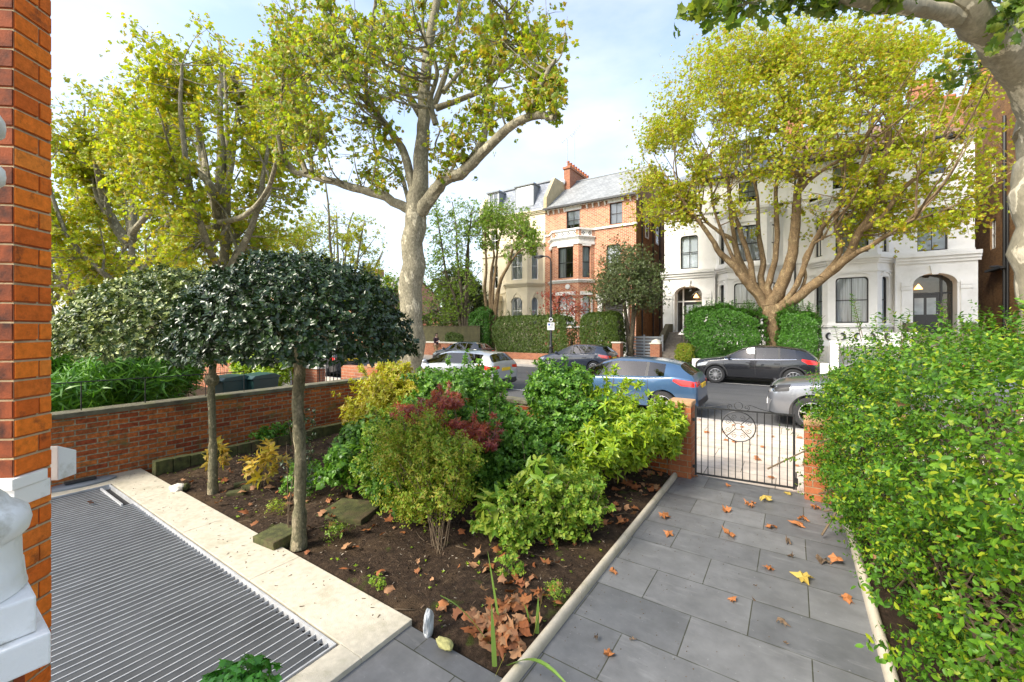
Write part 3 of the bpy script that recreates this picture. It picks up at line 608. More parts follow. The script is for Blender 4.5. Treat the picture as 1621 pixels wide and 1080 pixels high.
# ------------------------------------------------ orange brick house
bb = thing('brick_house', 'orange brick house with white-banded canted bay and slate roof', 'house', (0, 31, 0))
def brickhouse():
    W = MB(); tr = MB(); F = PT(0, 0, 1, 0); x0, x1 = -17.45, -9.7
    f2 = [(-15.45, -14.25, 10.2, 11.75), (-11.75, -10.75, 10.15, 11.8)]; f1 = [(-12.0, -10.9, 6.3, 8.6)]
    xc, h, fh = -15.0, 2.0, 1.12; poly = BAY(xc, h, fh, 0, 1.05)
    panel(W, F, x0, xc-h, 0, 12.2); panel(W, F, xc+h, x1, 0, 9.3, [(*f1[0], (.2,.2))]); panel(W, F, xc-h, xc+h, 9.3, 12.2, [f2[0]]); panel(W, F, xc+h, x1, 9.3, 12.2, [f2[1]])
    ws = [(F, *f2[0], None, 'blindhalf'), (F, *f2[1], None, 'blind'), (F, *f1[0], (.2,.2), 'curtain')]
    for i, (T, L) in enumerate(bay_panels(poly)):
        hw = .66 if i == 1 else .34
        og = (L/2-hw, L/2+hw, 2.4, 4.75); of = (L/2-hw, L/2+hw, 6.15, 8.6)
        panel(W, T, 0, L, 0, 5.0, [(*og, (.3,.3))]); panel(W, T, 0, L, 5.0, 8.75, [(*of, (.12,.12))])
        ws += [(T, *og, (.3,.3), 'curtain'), (T, *of, (.12,.12), 'half' if i == 1 else 'curtain')]
        for q in (og,):
            tr.box((q[0]-.16, .003, 2.4), (q[0]-.02, .05, 4.5), T); tr.box((q[1]+.02, .003, 2.4), (q[1]+.16, .05, 4.5), T); tr.prism([(q[0]-.2, 4.5), (q[1]+.2, 4.5), (q[1]+.1, 5.0), ((q[0]+q[1])/2, 5.2), (q[0]-.1, 5.0)], .003-.0, .045, T) if False else None
            tr.box((q[0]-.2, .003, 4.78), (q[1]+.2, .06, 5.05), T)
        tr.box((of[0]-.04, .003, 8.62), (of[1]+.04, .07, 8.74), T)
        # parapet above the bay with pierced quatrefoils (dark lozenges set in)
        panel(tr, T, 0, L, 8.75, 9.9, (), .1)
        n = 4 if i == 1 else 2
    band(tr, poly, 8.76, 8.95, .08); cornice(tr, poly, 9.2, .2, .16); band(tr, poly, 9.88, 10.02, .1); band(tr, poly, 2.2, 2.34, .1); cornice(tr, poly, 5.75, .25, .18)
    pc = offset_poly(poly, -.01); tr.add([(p.x, p.y, 9.5) for p in pc], [(0,1,2,3)])
    hl = MB(); pn = MB()
    for i, (T, L) in enumerate(bay_panels(poly)):
        n = 4 if i == 1 else 2
        for k in range(n):
            cx = L*(k+.7)/(n+.4)
            for dx, dz in ((0,.1),(0,-.1),(.09,0),(-.09,0)): hl.prism([(cx+dx+.055*math.cos(a), 9.64+dz+.055*math.sin(a)) for a in [math.pi*2*j/8 for j in range(8)]], .0, .006, T)
        for e in ((0.02,.22), (L-.22,L-.02)): pn.box((e[0], .003, 9.42), (e[1], .02, 9.87), T)
    hl.build('quatrefoil_openings', M['dark'], bb); pn.build('parapet_brick_panel', M['brick_red'], bb)
    band(tr, [(xc+h, 0), (x1+.1, 0)], 9.9, 10.04, .12); band(tr, [(x0, 0), (xc-h, 0)], 9.9, 10.04, .1); band(tr, [(x0, 0), (x1+.1, 0)], 12.05, 12.2, .2)
    for k in range(16):
        xx = x0+.3+k*.5
        if not (-15.6 < xx < -14.1 or -11.9 < xx < -10.6): tr.prism([(0, 12.05), (.22, 12.05), (.2, 11.95), (.05, 11.7), (0, 11.7)], 0, .1, lambda x, y, z, X=xx: (X+y, -x-.003, z))
    for q in f2: tr.box((q[0]-.15, .003, q[3]), (q[1]+.15, .05, 12.04), F)
    # door and porch at the right
    D = (-12.1, -10.7, 1.2, 4.0)
    po = MB(); po.box((D[0]-.5, .003, 0), (D[0]-.15, .35, 4.3), F); po.box((D[1]+.15, .003, 0), (D[1]+.5, .35, 4.3), F); po.box((D[0]-.6, .003, 4.3), (D[1]+.6, .42, 4.8), F); po.build('porch', M['whitepaint'], bb)
    dm = MB(); dm.box((D[0], .003, 1.2), (D[1], .06, 4.2), F); dm.build('door', M['darkframe'], bb)
    W.build('wall', M['brick_red'], bb); tr.build('stone_dressings', M['whitepaint'], bb)
    for T, a, b, c, d, ar, fl in ws: window(bb, T, a, b, c, d, ar, fill=fl, mull=1 if b-a > .8 else 0)
    s = MB(); s.add([(x1,0,0),(x1,12,0),(x1,12,12.2),(x1,0,12.2)], [(0,1,2,3)]); s.add([(x1,0,12.2),(x1,4.6,15.6),(x1,12,12.2)], [(0,1,2)]); s.add([(x0,0,0),(x0,12,0),(x0,12,12.2),(x0,0,12.2)], [(3,2,1,0)]); s.add([(x0,12,0),(x1,12,0),(x1,12,12.2),(x0,12,12.2)], [(3,2,1,0)]); s.build('side_wall', M['brick_brown'], bb, fixn=False)
    TS = PT(x1+.015, 0, 0, 1)
    for y, z in ((2.2, 9.3), (5.2, 9.3), (2.4, 5.6)): window(bb, TS, y, y+.8, z, z+1.6, None, 'whiteframe', -.05, 0, True, 'blind')
    dp = MB()
    for y in (1.3, 4.3, 6.4): dp.tube([(x1+.08, y, 0), (x1+.08, y, 12)], .055, 8)
    dp.build('drainpipe', M['pipe'], bb)
    qn = MB(); 
    for k in range(32): z = .2+k*.38; qn.box((x1-.3 if k % 2 else x1-.18, .0-.004, z), (x1+.004, .02, z+.2)) if False else None
    r = MB(); r.add([(x0,-.35,12.15),(x1+.2,-.35,12.15),(x1+.2,4.6,15.75),(x0,4.6,15.75)], [(0,1,2,3)]); r.add([(x0,4.6,15.75),(x1+.2,4.6,15.75),(x1+.2,12.3,12.15),(x0,12.3,12.15)], [(0,1,2,3)]); r.build('roof', M['slate_old'], bb)
    rt = MB(); rt.tube([(x0, 4.6, 15.77), (x1+.2, 4.6, 15.77)], .09, 8); rt.build('ridge_tiles', M['lead'], bb)
    g = MB(); g.box((x0, -.48, 12.05), (x1+.25, -.352, 12.2)); g.build('gutter', M['pipe'], bb)
    c = MB(); c.box((-17.3, 3.2, 12.5), (-16.7, 8, 16.6)); c.box((-17.38, 3.1, 16.6), (-16.62, 8.1, 16.8)); ch = c.build('chimney', M['brick_low'], bb)
    p = MB()
    for i in range(9): p.lathe([(.15, 16.8), (.12, 17.2), (.16, 17.28), (.15, 17.36)], 10, (-17., 3.45+i*.54, 0))
    p.build('chimney_pots', M['tile'], ch)
    pl = MB(); pl.lathe([(.0, -.06), (.2, -.06), (.2, 0), (.0, 0)], 16, (xc+.2, -1.06, 5.45), 'y'); pl.build('round_plaque', M['whitepaint'], bb)
    a = MB(); a.tube([(-17., 3.3, 16), (-17., 3.3, 19.3)], .03, 6); a.tube([(-17.6, 3.3, 19.1), (-16.3, 3.2, 19.7)], .015, 5)
    for k in range(6): x = -17.5+k*.22; a.tube([(x, 3.0, 19.15+k*.1), (x, 3.6, 19.15+k*.1)], .008, 4)
    a.tube([(-16.9, 4.6, 16.8), (-16.9, 4.6, 20.6)], .025, 6); a.tube([(-17.3, 4.6, 20.0), (-16.3, 4.6, 21.0)], .014, 5)
    for k in range(6): x = -17.2+k*.16; a.tube([(x, 4.3, 20.1+k*.16), (x, 4.9, 20.1+k*.16)], .008, 4)
    a.build('aerial', M['greypipe'], bb); ds = MB(); ds.lathe([(.001, 0), (.2, .03), (.34, .12), (.33, .13), (.18, .05), (.001, .02)], 18, (-17.4, 2.9, 15.4), 'y'); ds.build('satellite_dish', M['greypipe'], bb)
brickhouse()
# ------------------------------------------------ cream house
cb = thing('cream_house', 'cream stucco house with slate mansard, white dormers and canted bay', 'house', (0, 31, 0))
def cream():
    W = MB(); tr = MB(); F = PT(0, 0, 1, 0); x0, x1 = -24.2, -17.47
    xc, h, fh = -19.6, 1.95, 1.05; poly = BAY(xc, h, fh, 0, 1.1)
    fl = [(-23.2, -22.4, 5.8, 7.9), (-23.2, -22.4, 9.3, 11.2), (-20.2, -19.1, 9.9, 11.6), (-18.6, -17.9, 9.9, 11.6)]
    panel(W, F, x0, xc-h, 0, 12.2, [fl[0], fl[1]]); panel(W, F, xc-h, xc+h, 9.3, 12.2, fl[2:3]); panel(W, F, xc+h, x1, 0, 12.2)
    ws = [(F, *q, None, 'half') for q in fl[:3]]
    for i, (T, L) in enumerate(bay_panels(poly)):
        hw = .55 if i == 1 else .3; og = (L/2-hw, L/2+hw, 2.5, 4.8); of = (L/2-hw, L/2+hw, 6.3, 8.6)
        panel(W, T, 0, L, 0, 9.3, [(*og, (hw*.9,.4)), (*of,)]); ws += [(T, *og, (hw*.9,.4), 'curtain'), (T, *of, None, 'curtain')]
        m = L/2; tr.prism([(m-hw-.12, 4.4), (m-hw*.6, 4.95), (m, 5.3), (m+hw*.6, 4.95), (m+hw+.12, 4.4), (m+hw+.05, 4.4), (m+hw*.55, 4.87), (m, 5.2), (m-hw*.55, 4.87), (m-hw-.05, 4.4)], .003, .05, T)
    cornice(tr, poly, 5.7, .35, .22); band(tr, poly, 2.25, 2.4, .1); cornice(tr, poly, 9.1, .3, .2); pc = offset_poly(poly, 0); tr.add([(p.x, p.y, 9.38) for p in pc], [(0,1,2,3)])
    cornice(tr, [(x0-.1, 0), (x1, 0)], 11.95, .35, .3); band(tr, [(x0, 0), (xc-h, 0)], 5.3, 5.45, .1); band(tr, [(x0, 0), (xc-h, 0)], 8.7, 8.85, .1)
    po = MB(); po.box((-24.0, .003, 0), (-23.7, .5, 4.6), F); po.box((-22.3, .003, 0), (-22.0, .5, 4.6), F); po.box((-24.1, .003, 4.6), (-21.9, .6, 5.1), F); po.build('porch', M['cream'], cb)
    d = MB(); d.box((-23.7, .003, 1.2), (-22.3, .04, 4.2), F); d.build('door', M['darkframe'], cb)
    W.build('wall', M['cream'], cb); tr.build('moulding', M['cream'], cb)
    for T, a, b, c, d, ar, f in ws: window(cb, T, a, b, c, d, ar, 'whiteframe', fill=f, mull=1 if b-a > .8 else 0)
    s = MB(); s.add([(x0,0,0),(x0,12,0),(x0,12,12.2),(x0,0,12.2)], [(3,2,1,0)]); s.add([(x0,12,0),(x1,12,0),(x1,12,12.2),(x0,12,12.2)], [(3,2,1,0)]); s.build('side_wall', M['brick_brown'], cb, fixn=False)
    r = MB(); r.add([(x0,.1,12.3),(x1,.1,12.3),(x1,1.5,15.1),(x0,1.5,15.1)], [(0,1,2,3)]); r.add([(x0,1.5,15.1),(x1,1.5,15.1),(x1,10,15.3),(x0,10,15.3)], [(0,1,2,3)]); r.build('roof', M['slate'], cb)
    e = MB(); e.box((x0, 1.35, 15.08), (x1, 1.6, 15.22)); e.build('roof_edge', M['lead'], cb)
    for a, b in ((-20.6, -18.9), (-23.7, -22.6)):
        d = MB(); d.box((a-.12, .35, 12.9), (a, 2.6, 14.75)); d.box((b, .35, 12.9), (b+.12, 2.6, 14.75)); d.box((a-.2, .2, 14.75), (b+.2, 2.8, 14.87)); d.box((a, .35, 12.8), (b, .45, 13.0)); do = d.build('dormer', M['lead'], cb)
        window(do, PT(0, .35, 1, 0), a, b, 13.0, 14.75, None, 'whiteframe', .05, 1, False, 'blind')
    for X in (x0-.25, x1-.05):
        p = MB(); p.prism([(-.15, 11.9), (-.15, 13.2), (1.35, 15.3), (9, 15.4), (9, 12)], 0, .3, lambda x, y, z, X=X: (X+y, x, z)); p.build('party_parapet', M['cream'] if X < -20 else basic('rendered_parapet', (.42,.34,.2), .85, .2, 2, .2, 30), cb)
cream()
# ------------------------------------------------ brown stock brick building at the right and further buildings
rb = thing('brown_brick_house', 'brown brick building right of the white villa, tall side wall with black drainpipe', 'house', (0, 31, 0))
def brownhouse():
    X = 9.3; W = MB(); TS = PT(X, 14, 0, -1)      # wall facing -X
    wl_ = [(9.7, 10.6, 9.3, 11.0), (9.7, 10.6, 6.0, 7.6), (12.4, 13.3, 2.0, 3.8)]
    wl_ = [(14-3.9, 14-3.1, 6.6, 8.3), (14-3.9, 14-3.1, 10.2, 11.8), (14-7.5, 14-6.7, 6.6, 8.2)]
    panel(W, TS, 0, 15.2, 0, 13.5, wl_); W.add([(X,-1.2,13.5),(X,5.5,17.5),(X,14,13.5)], [(0,1,2)])
    W.add([(X,-1.2,0),(X+9,-1.2,0),(X+9,-1.2,13.5),(X,-1.2,13.5)], [(0,1,2,3)]); W.build('wall', M['brick_brown'], rb)
    for q in wl_: window(rb, TS, *q, None, 'whiteframe', .1, 1, True, 'blindhalf')
    p = MB(); p.tube([(X-.1, 1.6, 0), (X-.1, 1.6, 13.3)], .07, 8); p.tube([(X-.1, 3.4, 5.6), (X-.1, 2.4, 5.5), (X-.1, 1.6, 5.2)], .06, 8); p.tube([(X-.1, 1.2, 0), (X-.1, 1.2, 9)], .05, 8); p.box((X-.3, 1.4, 5.3), (X-.02, 3.6, 5.42)); p.build('drainpipe', M['pipe'], rb)
    r = MB(); r.add([(X-.2,-1.4,13.5),(X+9,-1.4,13.5),(X+9,5.5,17.6),(X-.2,5.5,17.6)], [(0,1,2,3)]); r.add([(X-.2,5.5,17.6),(X+9,5.5,17.6),(X+9,14.2,13.5),(X-.2,14.2,13.5)], [(0,1,2,3)]); r.build('roof', M['tile'], rb)
    c = MB(); c.box((X+.1, 4.8, 14), (X+.9, 6.2, 19)); c.build('chimney', M['brick_low'], rb)
brownhouse()
def simple_house(x0, x1, y, h, zr, mt, roofm, label, name='terraced_house', yb=None):
    t = thing(name, label, 'house', ((x0+x1)/2, y, 0)); w = (x1-x0)/2; d = 10; W = MB(); F = PT(0, 0, 1, 0); n = max(2, int(w*2/2.6)); nf = int(h//3.2); ops = []
    for f in range(nf):
        for k in range(n): cx = -w+(k+.5)*2*w/n; ops.append((cx-.5, cx+.5, 1.6+f*3.2, 3.4+f*3.2))
    panel(W, F, -w, w, 0, h, ops); W.add([(w,0,0),(w,d,0),(w,d,h),(w,0,h)], [(0,1,2,3)]); W.add([(-w,0,0),(-w,d,0),(-w,d,h),(-w,0,h)], [(3,2,1,0)]); W.add([(w,0,h),(w,d,h),(w,d/2,zr)], [(0,1,2)]); W.add([(-w,0,h),(-w,d,h),(-w,d/2,zr)], [(2,1,0)])
    W.build('wall', M[mt], t, fixn=False)
    for q in ops: window(t, F, *q, None, 'whiteframe', .1, 1, True, 'blindhalf')
    r = MB(); r.add([(-w-.2,-.3,h-.1),(w+.2,-.3,h-.1),(w+.2,d/2,zr+.1),(-w-.2,d/2,zr+.1)], [(0,1,2,3)]); r.add([(-w-.2,d/2,zr+.1),(w+.2,d/2,zr+.1),(w+.2,d+.3,h-.1),(-w-.2,d+.3,h-.1)], [(0,1,2,3)]); r.build('roof', M[roofm], t)
    c = MB(); c.box((-w+.1, d/2-.6, h), (-w+.8, d/2+.6, zr+1.4)); c.build('chimney', M['brick_low'], t); return t
simple_house(-52, -44, 36, 6.5, 9.6, 'brick_red', 'slate_old', 'low red brick house far down the street behind the trees')
simple_house(-74, -66, 33, 9.6, 12.5, 'brick_red', 'slate_old', 'distant brick terraced house at far left behind the plane trees')
simple_house(-92, -83, 33, 9.6, 12.5, 'cream', 'slate', 'farthest pale terraced house at the left end of the street')
gt = thing('brick_garage', 'low orange brick garage with pitched tile roof behind the timber fence', 'garage', (-28.5, 31, 0))
mb = MB(); mb.box((-4.2, 0, 0), (3.6, 5, 2.3)); mb.build('wall', M['brick_low'], gt); mb = MB(); mb.add([(-4.4,-.2,2.3),(3.8,-.2,2.3),(3.8,2.6,3.3),(-4.4,2.6,3.3)], [(0,1,2,3)]); mb.add([(-4.4,2.6,3.3),(3.8,2.6,3.3),(3.8,5.2,2.3),(-4.4,5.2,2.3)], [(0,1,2,3)]); mb.build('roof', M['tile'], gt)
mb = MB(); mb.box((-2.9, -.03, .1), (-.3, .0, 2.1)); mb.build('garage_door', M['greypipe'], gt)

# ================================================ far-side garden walls, fence, railings
fy = 24.55
def lowwall(name, lab, x0, x1, y, h, mat, cop=None, th=.25, cat='wall', alongy=None):
    t = thing(name, lab, cat, ((x0+x1)/2, y, 0)); w = (x1-x0)/2; mb = MB(); mb.box((-w, 0, -.1), (w, th, h)); mb.build('wall_body', M[mat], t)
    if cop: mb = MB(); mb.box((-w-.03, -.04, h), (w+.03, th+.04, h+.07)); mb.build('coping', M[cop], t, bevel=.01)
    return t
tb = thing('timber_fence', 'green-stained timber fence standing on the low wall behind the walking person', 'fence', (-23.2, 24.9, 0))
mb = MB(); x = -4.4
while x < 3.4: mb.box((x, 0, .9), (x+.145, .02+.012*((x*7)%1), 2.3+.0)); x += .15
mb.build('boards', basic('mossy_boards', (.075,.07,.03), .9, .35, 3, .4, 30, grime=(.05,.05,.03), gs=2), tb)
mb = MB(); mb.box((-4.4, .04, 1.1), (3.4, .1, 1.2)); mb.box((-4.4, .04, 2.0), (3.4, .1, 2.1)); mb.box((-4.45, -.03, 2.3), (3.45, .1, 2.35)); mb.build('rail', M['bark_dark'], tb)
lw = thing('bin_store_wall', 'low brick wall with dark square openings and pale coping behind the walking person', 'wall', (-23.0, fy, 0))
mb = MB(); panel(mb, PT(0, 0, 1, 0), -4.5, 2.1, 0, .98, [(-1.1, -.3, .45, .9), (.6, 1.2, .1, .9)], .3); mb.add([(2.1,0,0),(2.1,.3,0),(2.1,.3,.98),(2.1,0,.98)], [(0,1,2,3)]); mb.add([(-4.5,.3,0),(2.1,.3,0),(2.1,.3,.98),(-4.5,.3,.98)], [(3,2,1,0)]); mb.build('wall_body', M['brick_low'], lw, fixn=False)
mb = MB(); mb.box((-4.55, -.05, .98), (2.15, .33, 1.08)); mb.build('coping', M['stonetrim'], lw); mb = MB(); mb.box((-1.3, .31, .1), (1.5, .34, .97)); mb.build('dark_backing', M['dark'], lw)
lowwall('garden_wall', 'low dark brick wall below the long clipped hedge across the road', -20.6, -12.4, fy, .45, 'brick_low')
lowwall('garden_wall', 'low orange brick wall with white coping beside the evergreen tree', -12.2, -9.4, fy, .55, 'brick_low', 'whitepaint')
pr = thing('brick_pier', 'stubby orange brick gate pier with stone cap by the grey gate', 'pier', (-8.9, fy, 0)); mb = MB(); mb.box((-.25, 0, 0), (.25, .5, 1.25)); mb.build('shaft', M['brick_low'], pr); mb = MB(); mb.box((-.3, -.05, 1.25), (.3, .55, 1.33)); mb.build('cap', M['stonetrim'], pr, bevel=.02)
gg = thing('picket_gate', 'pale grey boarded gate between the evergreen tree and the villa steps', 'gate', (-8.0, 27.2, 0))
mb = MB(); 
for k in range(7): mb.box((-1.1, 0, .3+k*.2), (1.2, .03, .44+k*.2))
mb.build('boards', M['greypipe'], gg); mb = MB()
for x in (-1.1, 0, 1.15): mb.box((x-.05, .03, .1), (x+.05, .1, 1.75))
mb.build('frame', M['greypipe'], gg)
pr = thing('brick_pier', 'round-topped orange brick pier at the foot of the villa steps', 'pier', tuple(onY(1038, 563, 24.8)[:2])+(0,)); mb = MB(); mb.box((-.27, -.2, 0), (.27, .34, 1.25)); mb.build('shaft', M['brick_low'], pr); mb = MB(); mb.box((-.31, -.24, 1.25), (.31, .38, 1.32)); mb.lathe([(.28, 1.32), (.24, 1.42), (.12, 1.5), (.01, 1.53)], 16, (0, .07, 0)); mb.build('cap', M['stonetrim'], pr, smooth=True)
lm = thing('garden_lamp', 'small cone-shaped white lamp on a thin post by the villa steps', 'lamp', (-5.55, 26.6, 0)); mb = MB(); mb.tube([(0,0,0),(0,0,1.95)], .02, 8); mb.build('post', M['iron'], lm); mb = MB(); mb.lathe([(.24, 1.78), (.22, 1.8), (.04, 1.98), (.02, 2.1)], 16); mb.build('shade', M['whitepaint'], lm)
lowwall('garden_wall', 'low pale wall in front of the white villa below its bright green hedge', -4.6, 1.4, fy, .5, 'stucco')
wp = thing('white_pier', 'short white gate pier between the bright hedge and the iron railings', 'pier', (1.6, fy, 0)); mb = MB(); mb.box((-.15, 0, 0), (.15, .3, 1.5)); mb.box((-.18, -.03, 1.5), (.18, .33, 1.56)); mb.build('shaft', M['stucco'], wp)
def railing(name, lab, x0, x1, y, z0, z1, step=.13, mat='iron'):
    t = thing(name, lab, 'railings', ((x0+x1)/2, y, 0)); w = (x1-x0)/2; mb = MB(); mb.box((-w, -.02, z1-.12), (w, .02, z1-.09)); mb.box((-w, -.02, z0+.08), (w, .02, z0+.11)); mb.build('rail', M[mat], t)
    mb = MB(); x = -w
    while x <= w: mb.tube([(x,0,z0),(x,0,z1)], .011, 5); mb.ell((x,0,z1+.02), (.02,.02,.045), 6, 4); x += step
    mb.build('bars', M[mat], t)
railing('iron_railings', 'black spiked iron railings in front of the right half of the white villa', 1.95, 7.6, fy+.1, .1, 1.35)
orn = thing('ornamental_rail', 'white balustrade with black curled iron ornaments below the villa bay window', 'railing', (2.9, 28.4, 0))
mb = MB(); mb.box((-1.6, 0, 1.2), (2.2, .12, 1.95)); mb.build('parapet', M['stucco'], orn)
for k in range(6):
    m_ = MB(); x = -1.3+k*.6; s = 1 if k % 2 else -1
    m_.tube(smooth_path([(x-.1*s,-.06,1.55),(x+.05*s,-.08,1.6),(x+.08*s,-.08,1.78),(x-.02*s,-.07,1.9),(x-.09*s,-.06,1.84)]), [.01,.02,.03,.04,.05,.055,.06,.055,.05,.04,.03,.02,.01], 6); m_.build('iron_scroll', M['iron'], orn)

# ================================================ street lamp with parking sign
lp = thing('street_lamp', 'black street lamp with a small white parking sign, before the far hedge', 'street lamp', tuple(onY(872, 555, 22.2)[:2])+(0,))
mb = MB(); mb.lathe([(.16, 0), (.16, .5), (.13, .8), (.1, 1.0), (.13, 1.05), (.1, 1.12), (.075, 1.2), (.075, 3.2), (.06, 3.3), (.055, 6.0), (.04, 6.2)], 14)
mb.tube(smooth_path([(0,0,6.1),(-.05,0,6.35),(-.25,-.05,6.5),(-.5,-.1,6.52)]), .04, 8); mb.build('pole', M['iron'], lp, smooth=True)
mb = MB(); mb.ell((-.75, -.12, 6.52), (.36, .17, .1), 16, 8); mb.build('lantern', M['iron'], lp, smooth=True)
mb = MB(); mb.ell((-.78, -.12, 6.45), (.22, .12, .07), 12, 6); mb.build('lens', M['clearlens'], lp, smooth=True)
sg_dir = Vector((-lp.location.x, -lp.location.y, 0)).normalized(); sa = math.atan2(sg_dir.y, sg_dir.x)+math.pi/2
mb = MB(); mb.box((-.21, -.10, 2.05), (.21, -.085, 2.5)); sg = mb.build('parking_sign', basic('sign_white', (.8,.8,.8), .4, 0), lp); sg.rotation_euler = (0,0,sa)
mb = MB(); mb.box((-.16, -.104, 2.32), (-.04, -.101, 2.44)); mb.build('parking_symbol', basic('sign_blue', (.03,.1,.4), .4, 0), sg)
mb = MB(); 
for k in range(3): mb.box((0, -.104, 2.42-k*.05), (.16, -.101, 2.44-k*.05))
for k in range(3): mb.box((-.16, -.104, 2.25-k*.05), (.16-.03*k, -.101, 2.265-k*.05))
mb.build('sign_lettering', M['darkframe'], sg)
mb = MB(); mb.lathe([(.001, -.1), (.12, -.1), (.12, -.085), (.001, -.085)], 18, (0,0,2.68), 'y'); rs = mb.build('round_sign', basic('sign_white2', (.75,.75,.75), .4, 0), lp); rs.rotation_euler = (0,0,sa)
mb = MB(); mb.lathe([(.05, -.104), (.075, -.104), (.075, -.101), (.05, -.101)], 18, (0,0,2.68), 'y'); mb.build('sign_ring', M['darkframe'], rs)
# ================================================ OUR FRONT GARDEN: walls, stone, grate, gate
bw = thing('boundary_wall', 'weathered red brick garden wall with mossy concrete coping at left', 'wall', (-8.2, 1.2, 0))
mb = MB(); mb.box((-.22, -4, -.1), (0, 5.3, .93)); mb.build('wall_body', M['brick_wall'], bw)
mb = MB(); mb.box((-.27, -4.02, .93), (.05, 5.3, 1.0)); 
for i in range(9): mb.add([], [])
mb.build('coping', M['coping'], bw, bevel=.015)
fp = thing('front_wall', 'low brick front wall hidden behind the shrubs, left of the gate', 'wall', (-4.8, 6.4, 0)); mb = MB(); mb.box((-3.4, 0, 0), (3.28, .22, .78)); mb.build('wall_body', M['brick_wall'], fp); mb = MB(); mb.box((-3.4, -.03, .78), (3.28, .25, .85)); mb.build('coping', M['coping'], fp, bevel=.012)
def pier(x, y, h, lab, w=.31):
    t = thing('gate_pier', lab, 'gate pier', (x, y, 0)); mb = MB(); mb.box((-w/2, -w/2, -.02), (w/2, w/2, h-.07)); mb.build('shaft', brick('gate_brick'+str(len(lab)), (.44,.15,.06), (.34,.10,.04), (.35,.28,.17), bw=.225, rh=.085, dark=(.1,.05,.03), stain=.5, bump=.9), t, bevel=.008)
    mb = MB(); mb.box((-w/2-.01, -w/2-.01, h-.07), (w/2+.01, w/2+.01, h)); mb.build('cap', basic('worn_cap%d' % len(lab), (.42,.24,.12), .9, .3, 14, .5, 40, grime=(.2,.17,.07), gs=6, gamt=.6), t, bevel=.02); return t
pier(-1.36, 6.52, 1.1, 'worn brick gate pier left of the iron gate, half covered by yellow-green shrub')
pier(.32, 6.62, 1.0, 'brick gate pier right of the iron gate, mostly under the privet hedge', .4)
pier(-8.2, 6.5, 1.3, 'brick corner pier where the garden wall meets the front wall', .36)
for x, lab, y0, y1 in ((-1.42, 'pale rounded stone edging along the left side of the slate path', 1.95, 6.35), (.50, 'pale grey rounded edging along the right side of the slate path under the privet', 1.2, 6.3)):
    e = thing('path_edging', lab, 'edging', (x, 4, 0)); ys = [y0+(y1-y0)*i/4 for i in range(5)]
    for i in range(4):
        m_ = MB(); pts = [(.035*math.cos(a), .015+.05*math.sin(a)) for a in [math.pi*k/8 for k in range(9)]]; m_.prism([(-.035,-.02)]+pts[::-1]+[(.035,-.02)], ys[i]-4+.003, ys[i+1]-4-.003); m_.build('edging_length', M['edging'] if x < 0 else M['greypipe'] if False else M['edging'], e, smooth=True)
# limestone surround and steel grate
su = thing('stone_surround', 'pale limestone surround framing the steel grate', 'paving', (-5, 1.9, 0))
mb = MB()
for sx0, sx1 in ((-3.2,-1.72),(-1.716,-.25),(-.246,1.2),(1.204,2.7)): mb.box((sx0, -.21, -.05), (sx1, .22, .035))
mb.box((2.48, -2.6, -.05), (2.7, -.213, .035)); mb.box((-3.2, -2.6, -.05), (-2.7, -.213, .035)); mb.build('stone_slab', M['limestone'], su, bevel=.004)
gr = thing('metal_grate', 'large galvanised steel grate with long parallel bars set in the limestone', 'grate', (-5.1, 1.67, 0))
gx0, gx1, gy0, gy1 = -2.6, 2.56, -2.2, 0.0; n = 71; pitch = (gx1-gx0-.02)/n
mb = MB(); 
for i in range(1, n):
    x = gx0+.01+i*pitch
    if -2.45+.0 < x < -1.6: mb.box((x-.0035, gy0, -.01), (x+.0035, gy1-.12, .017))
    else: mb.box((x-.0035, gy0, -.01), (x+.0035, gy1-.012, .017))
mb.build('bars', M['grate'], gr)
mb = MB(); mb.box((gx0, gy1-.012, -.02), (gx1, gy1, .036)); mb.box((gx1-.012, gy0, -.02), (gx1, gy1-.012, .036)); mb.box((gx0, gy0, -.02), (gx0+.012, gy1-.012, .036)); mb.box((-2.5, gy1-.118, -.0), (-1.6, gy1-.102, .037)); mb.build('frame', M['grate'], gr)
mb = MB(); mb.box((gx0+.012, gy0, .004), (gx1-.012, gy1-.1, .012)); mb.box((-1.6, gy1-.1, .004), (gx1-.012, gy1-.05, .012))
mb.build('cross_mesh', M['gratedark'], gr)
mb = MB(); mb.box((gx0+.01, gy0, -.03), (gx1-.01, gy1-.01, -.02)); mb.build('pit_floor', M['dark'], gr)
mb = MB(); mb.box((-2.05, gy1-.33, .035), (-2.0, gy1-.29, .042)); mb.box((-1.97, gy1-.33, .035), (-1.92, gy1-.29, .042)); mb.build('catch', M['chrome'], gr)
dc = thing('drain_lid', 'grey oval plastic drain lid with raised handle at the foot of the brick wall', 'drain lid', (-8.0, 1.45, .035)); 
mb = MB(); mb.lathe([(.001, .0), (.17, 0), (.17, .02), (.15, .035), (.001, .04)], 24); o = mb.build('lid', M['lead'], dc, smooth=True); o.scale = (.9, 2.1, 1); mb = MB(); mb.box((-.03, -.16, .045), (.05, .14, .075)); o = mb.build('handle', M['plastic'], dc, bevel=.008)

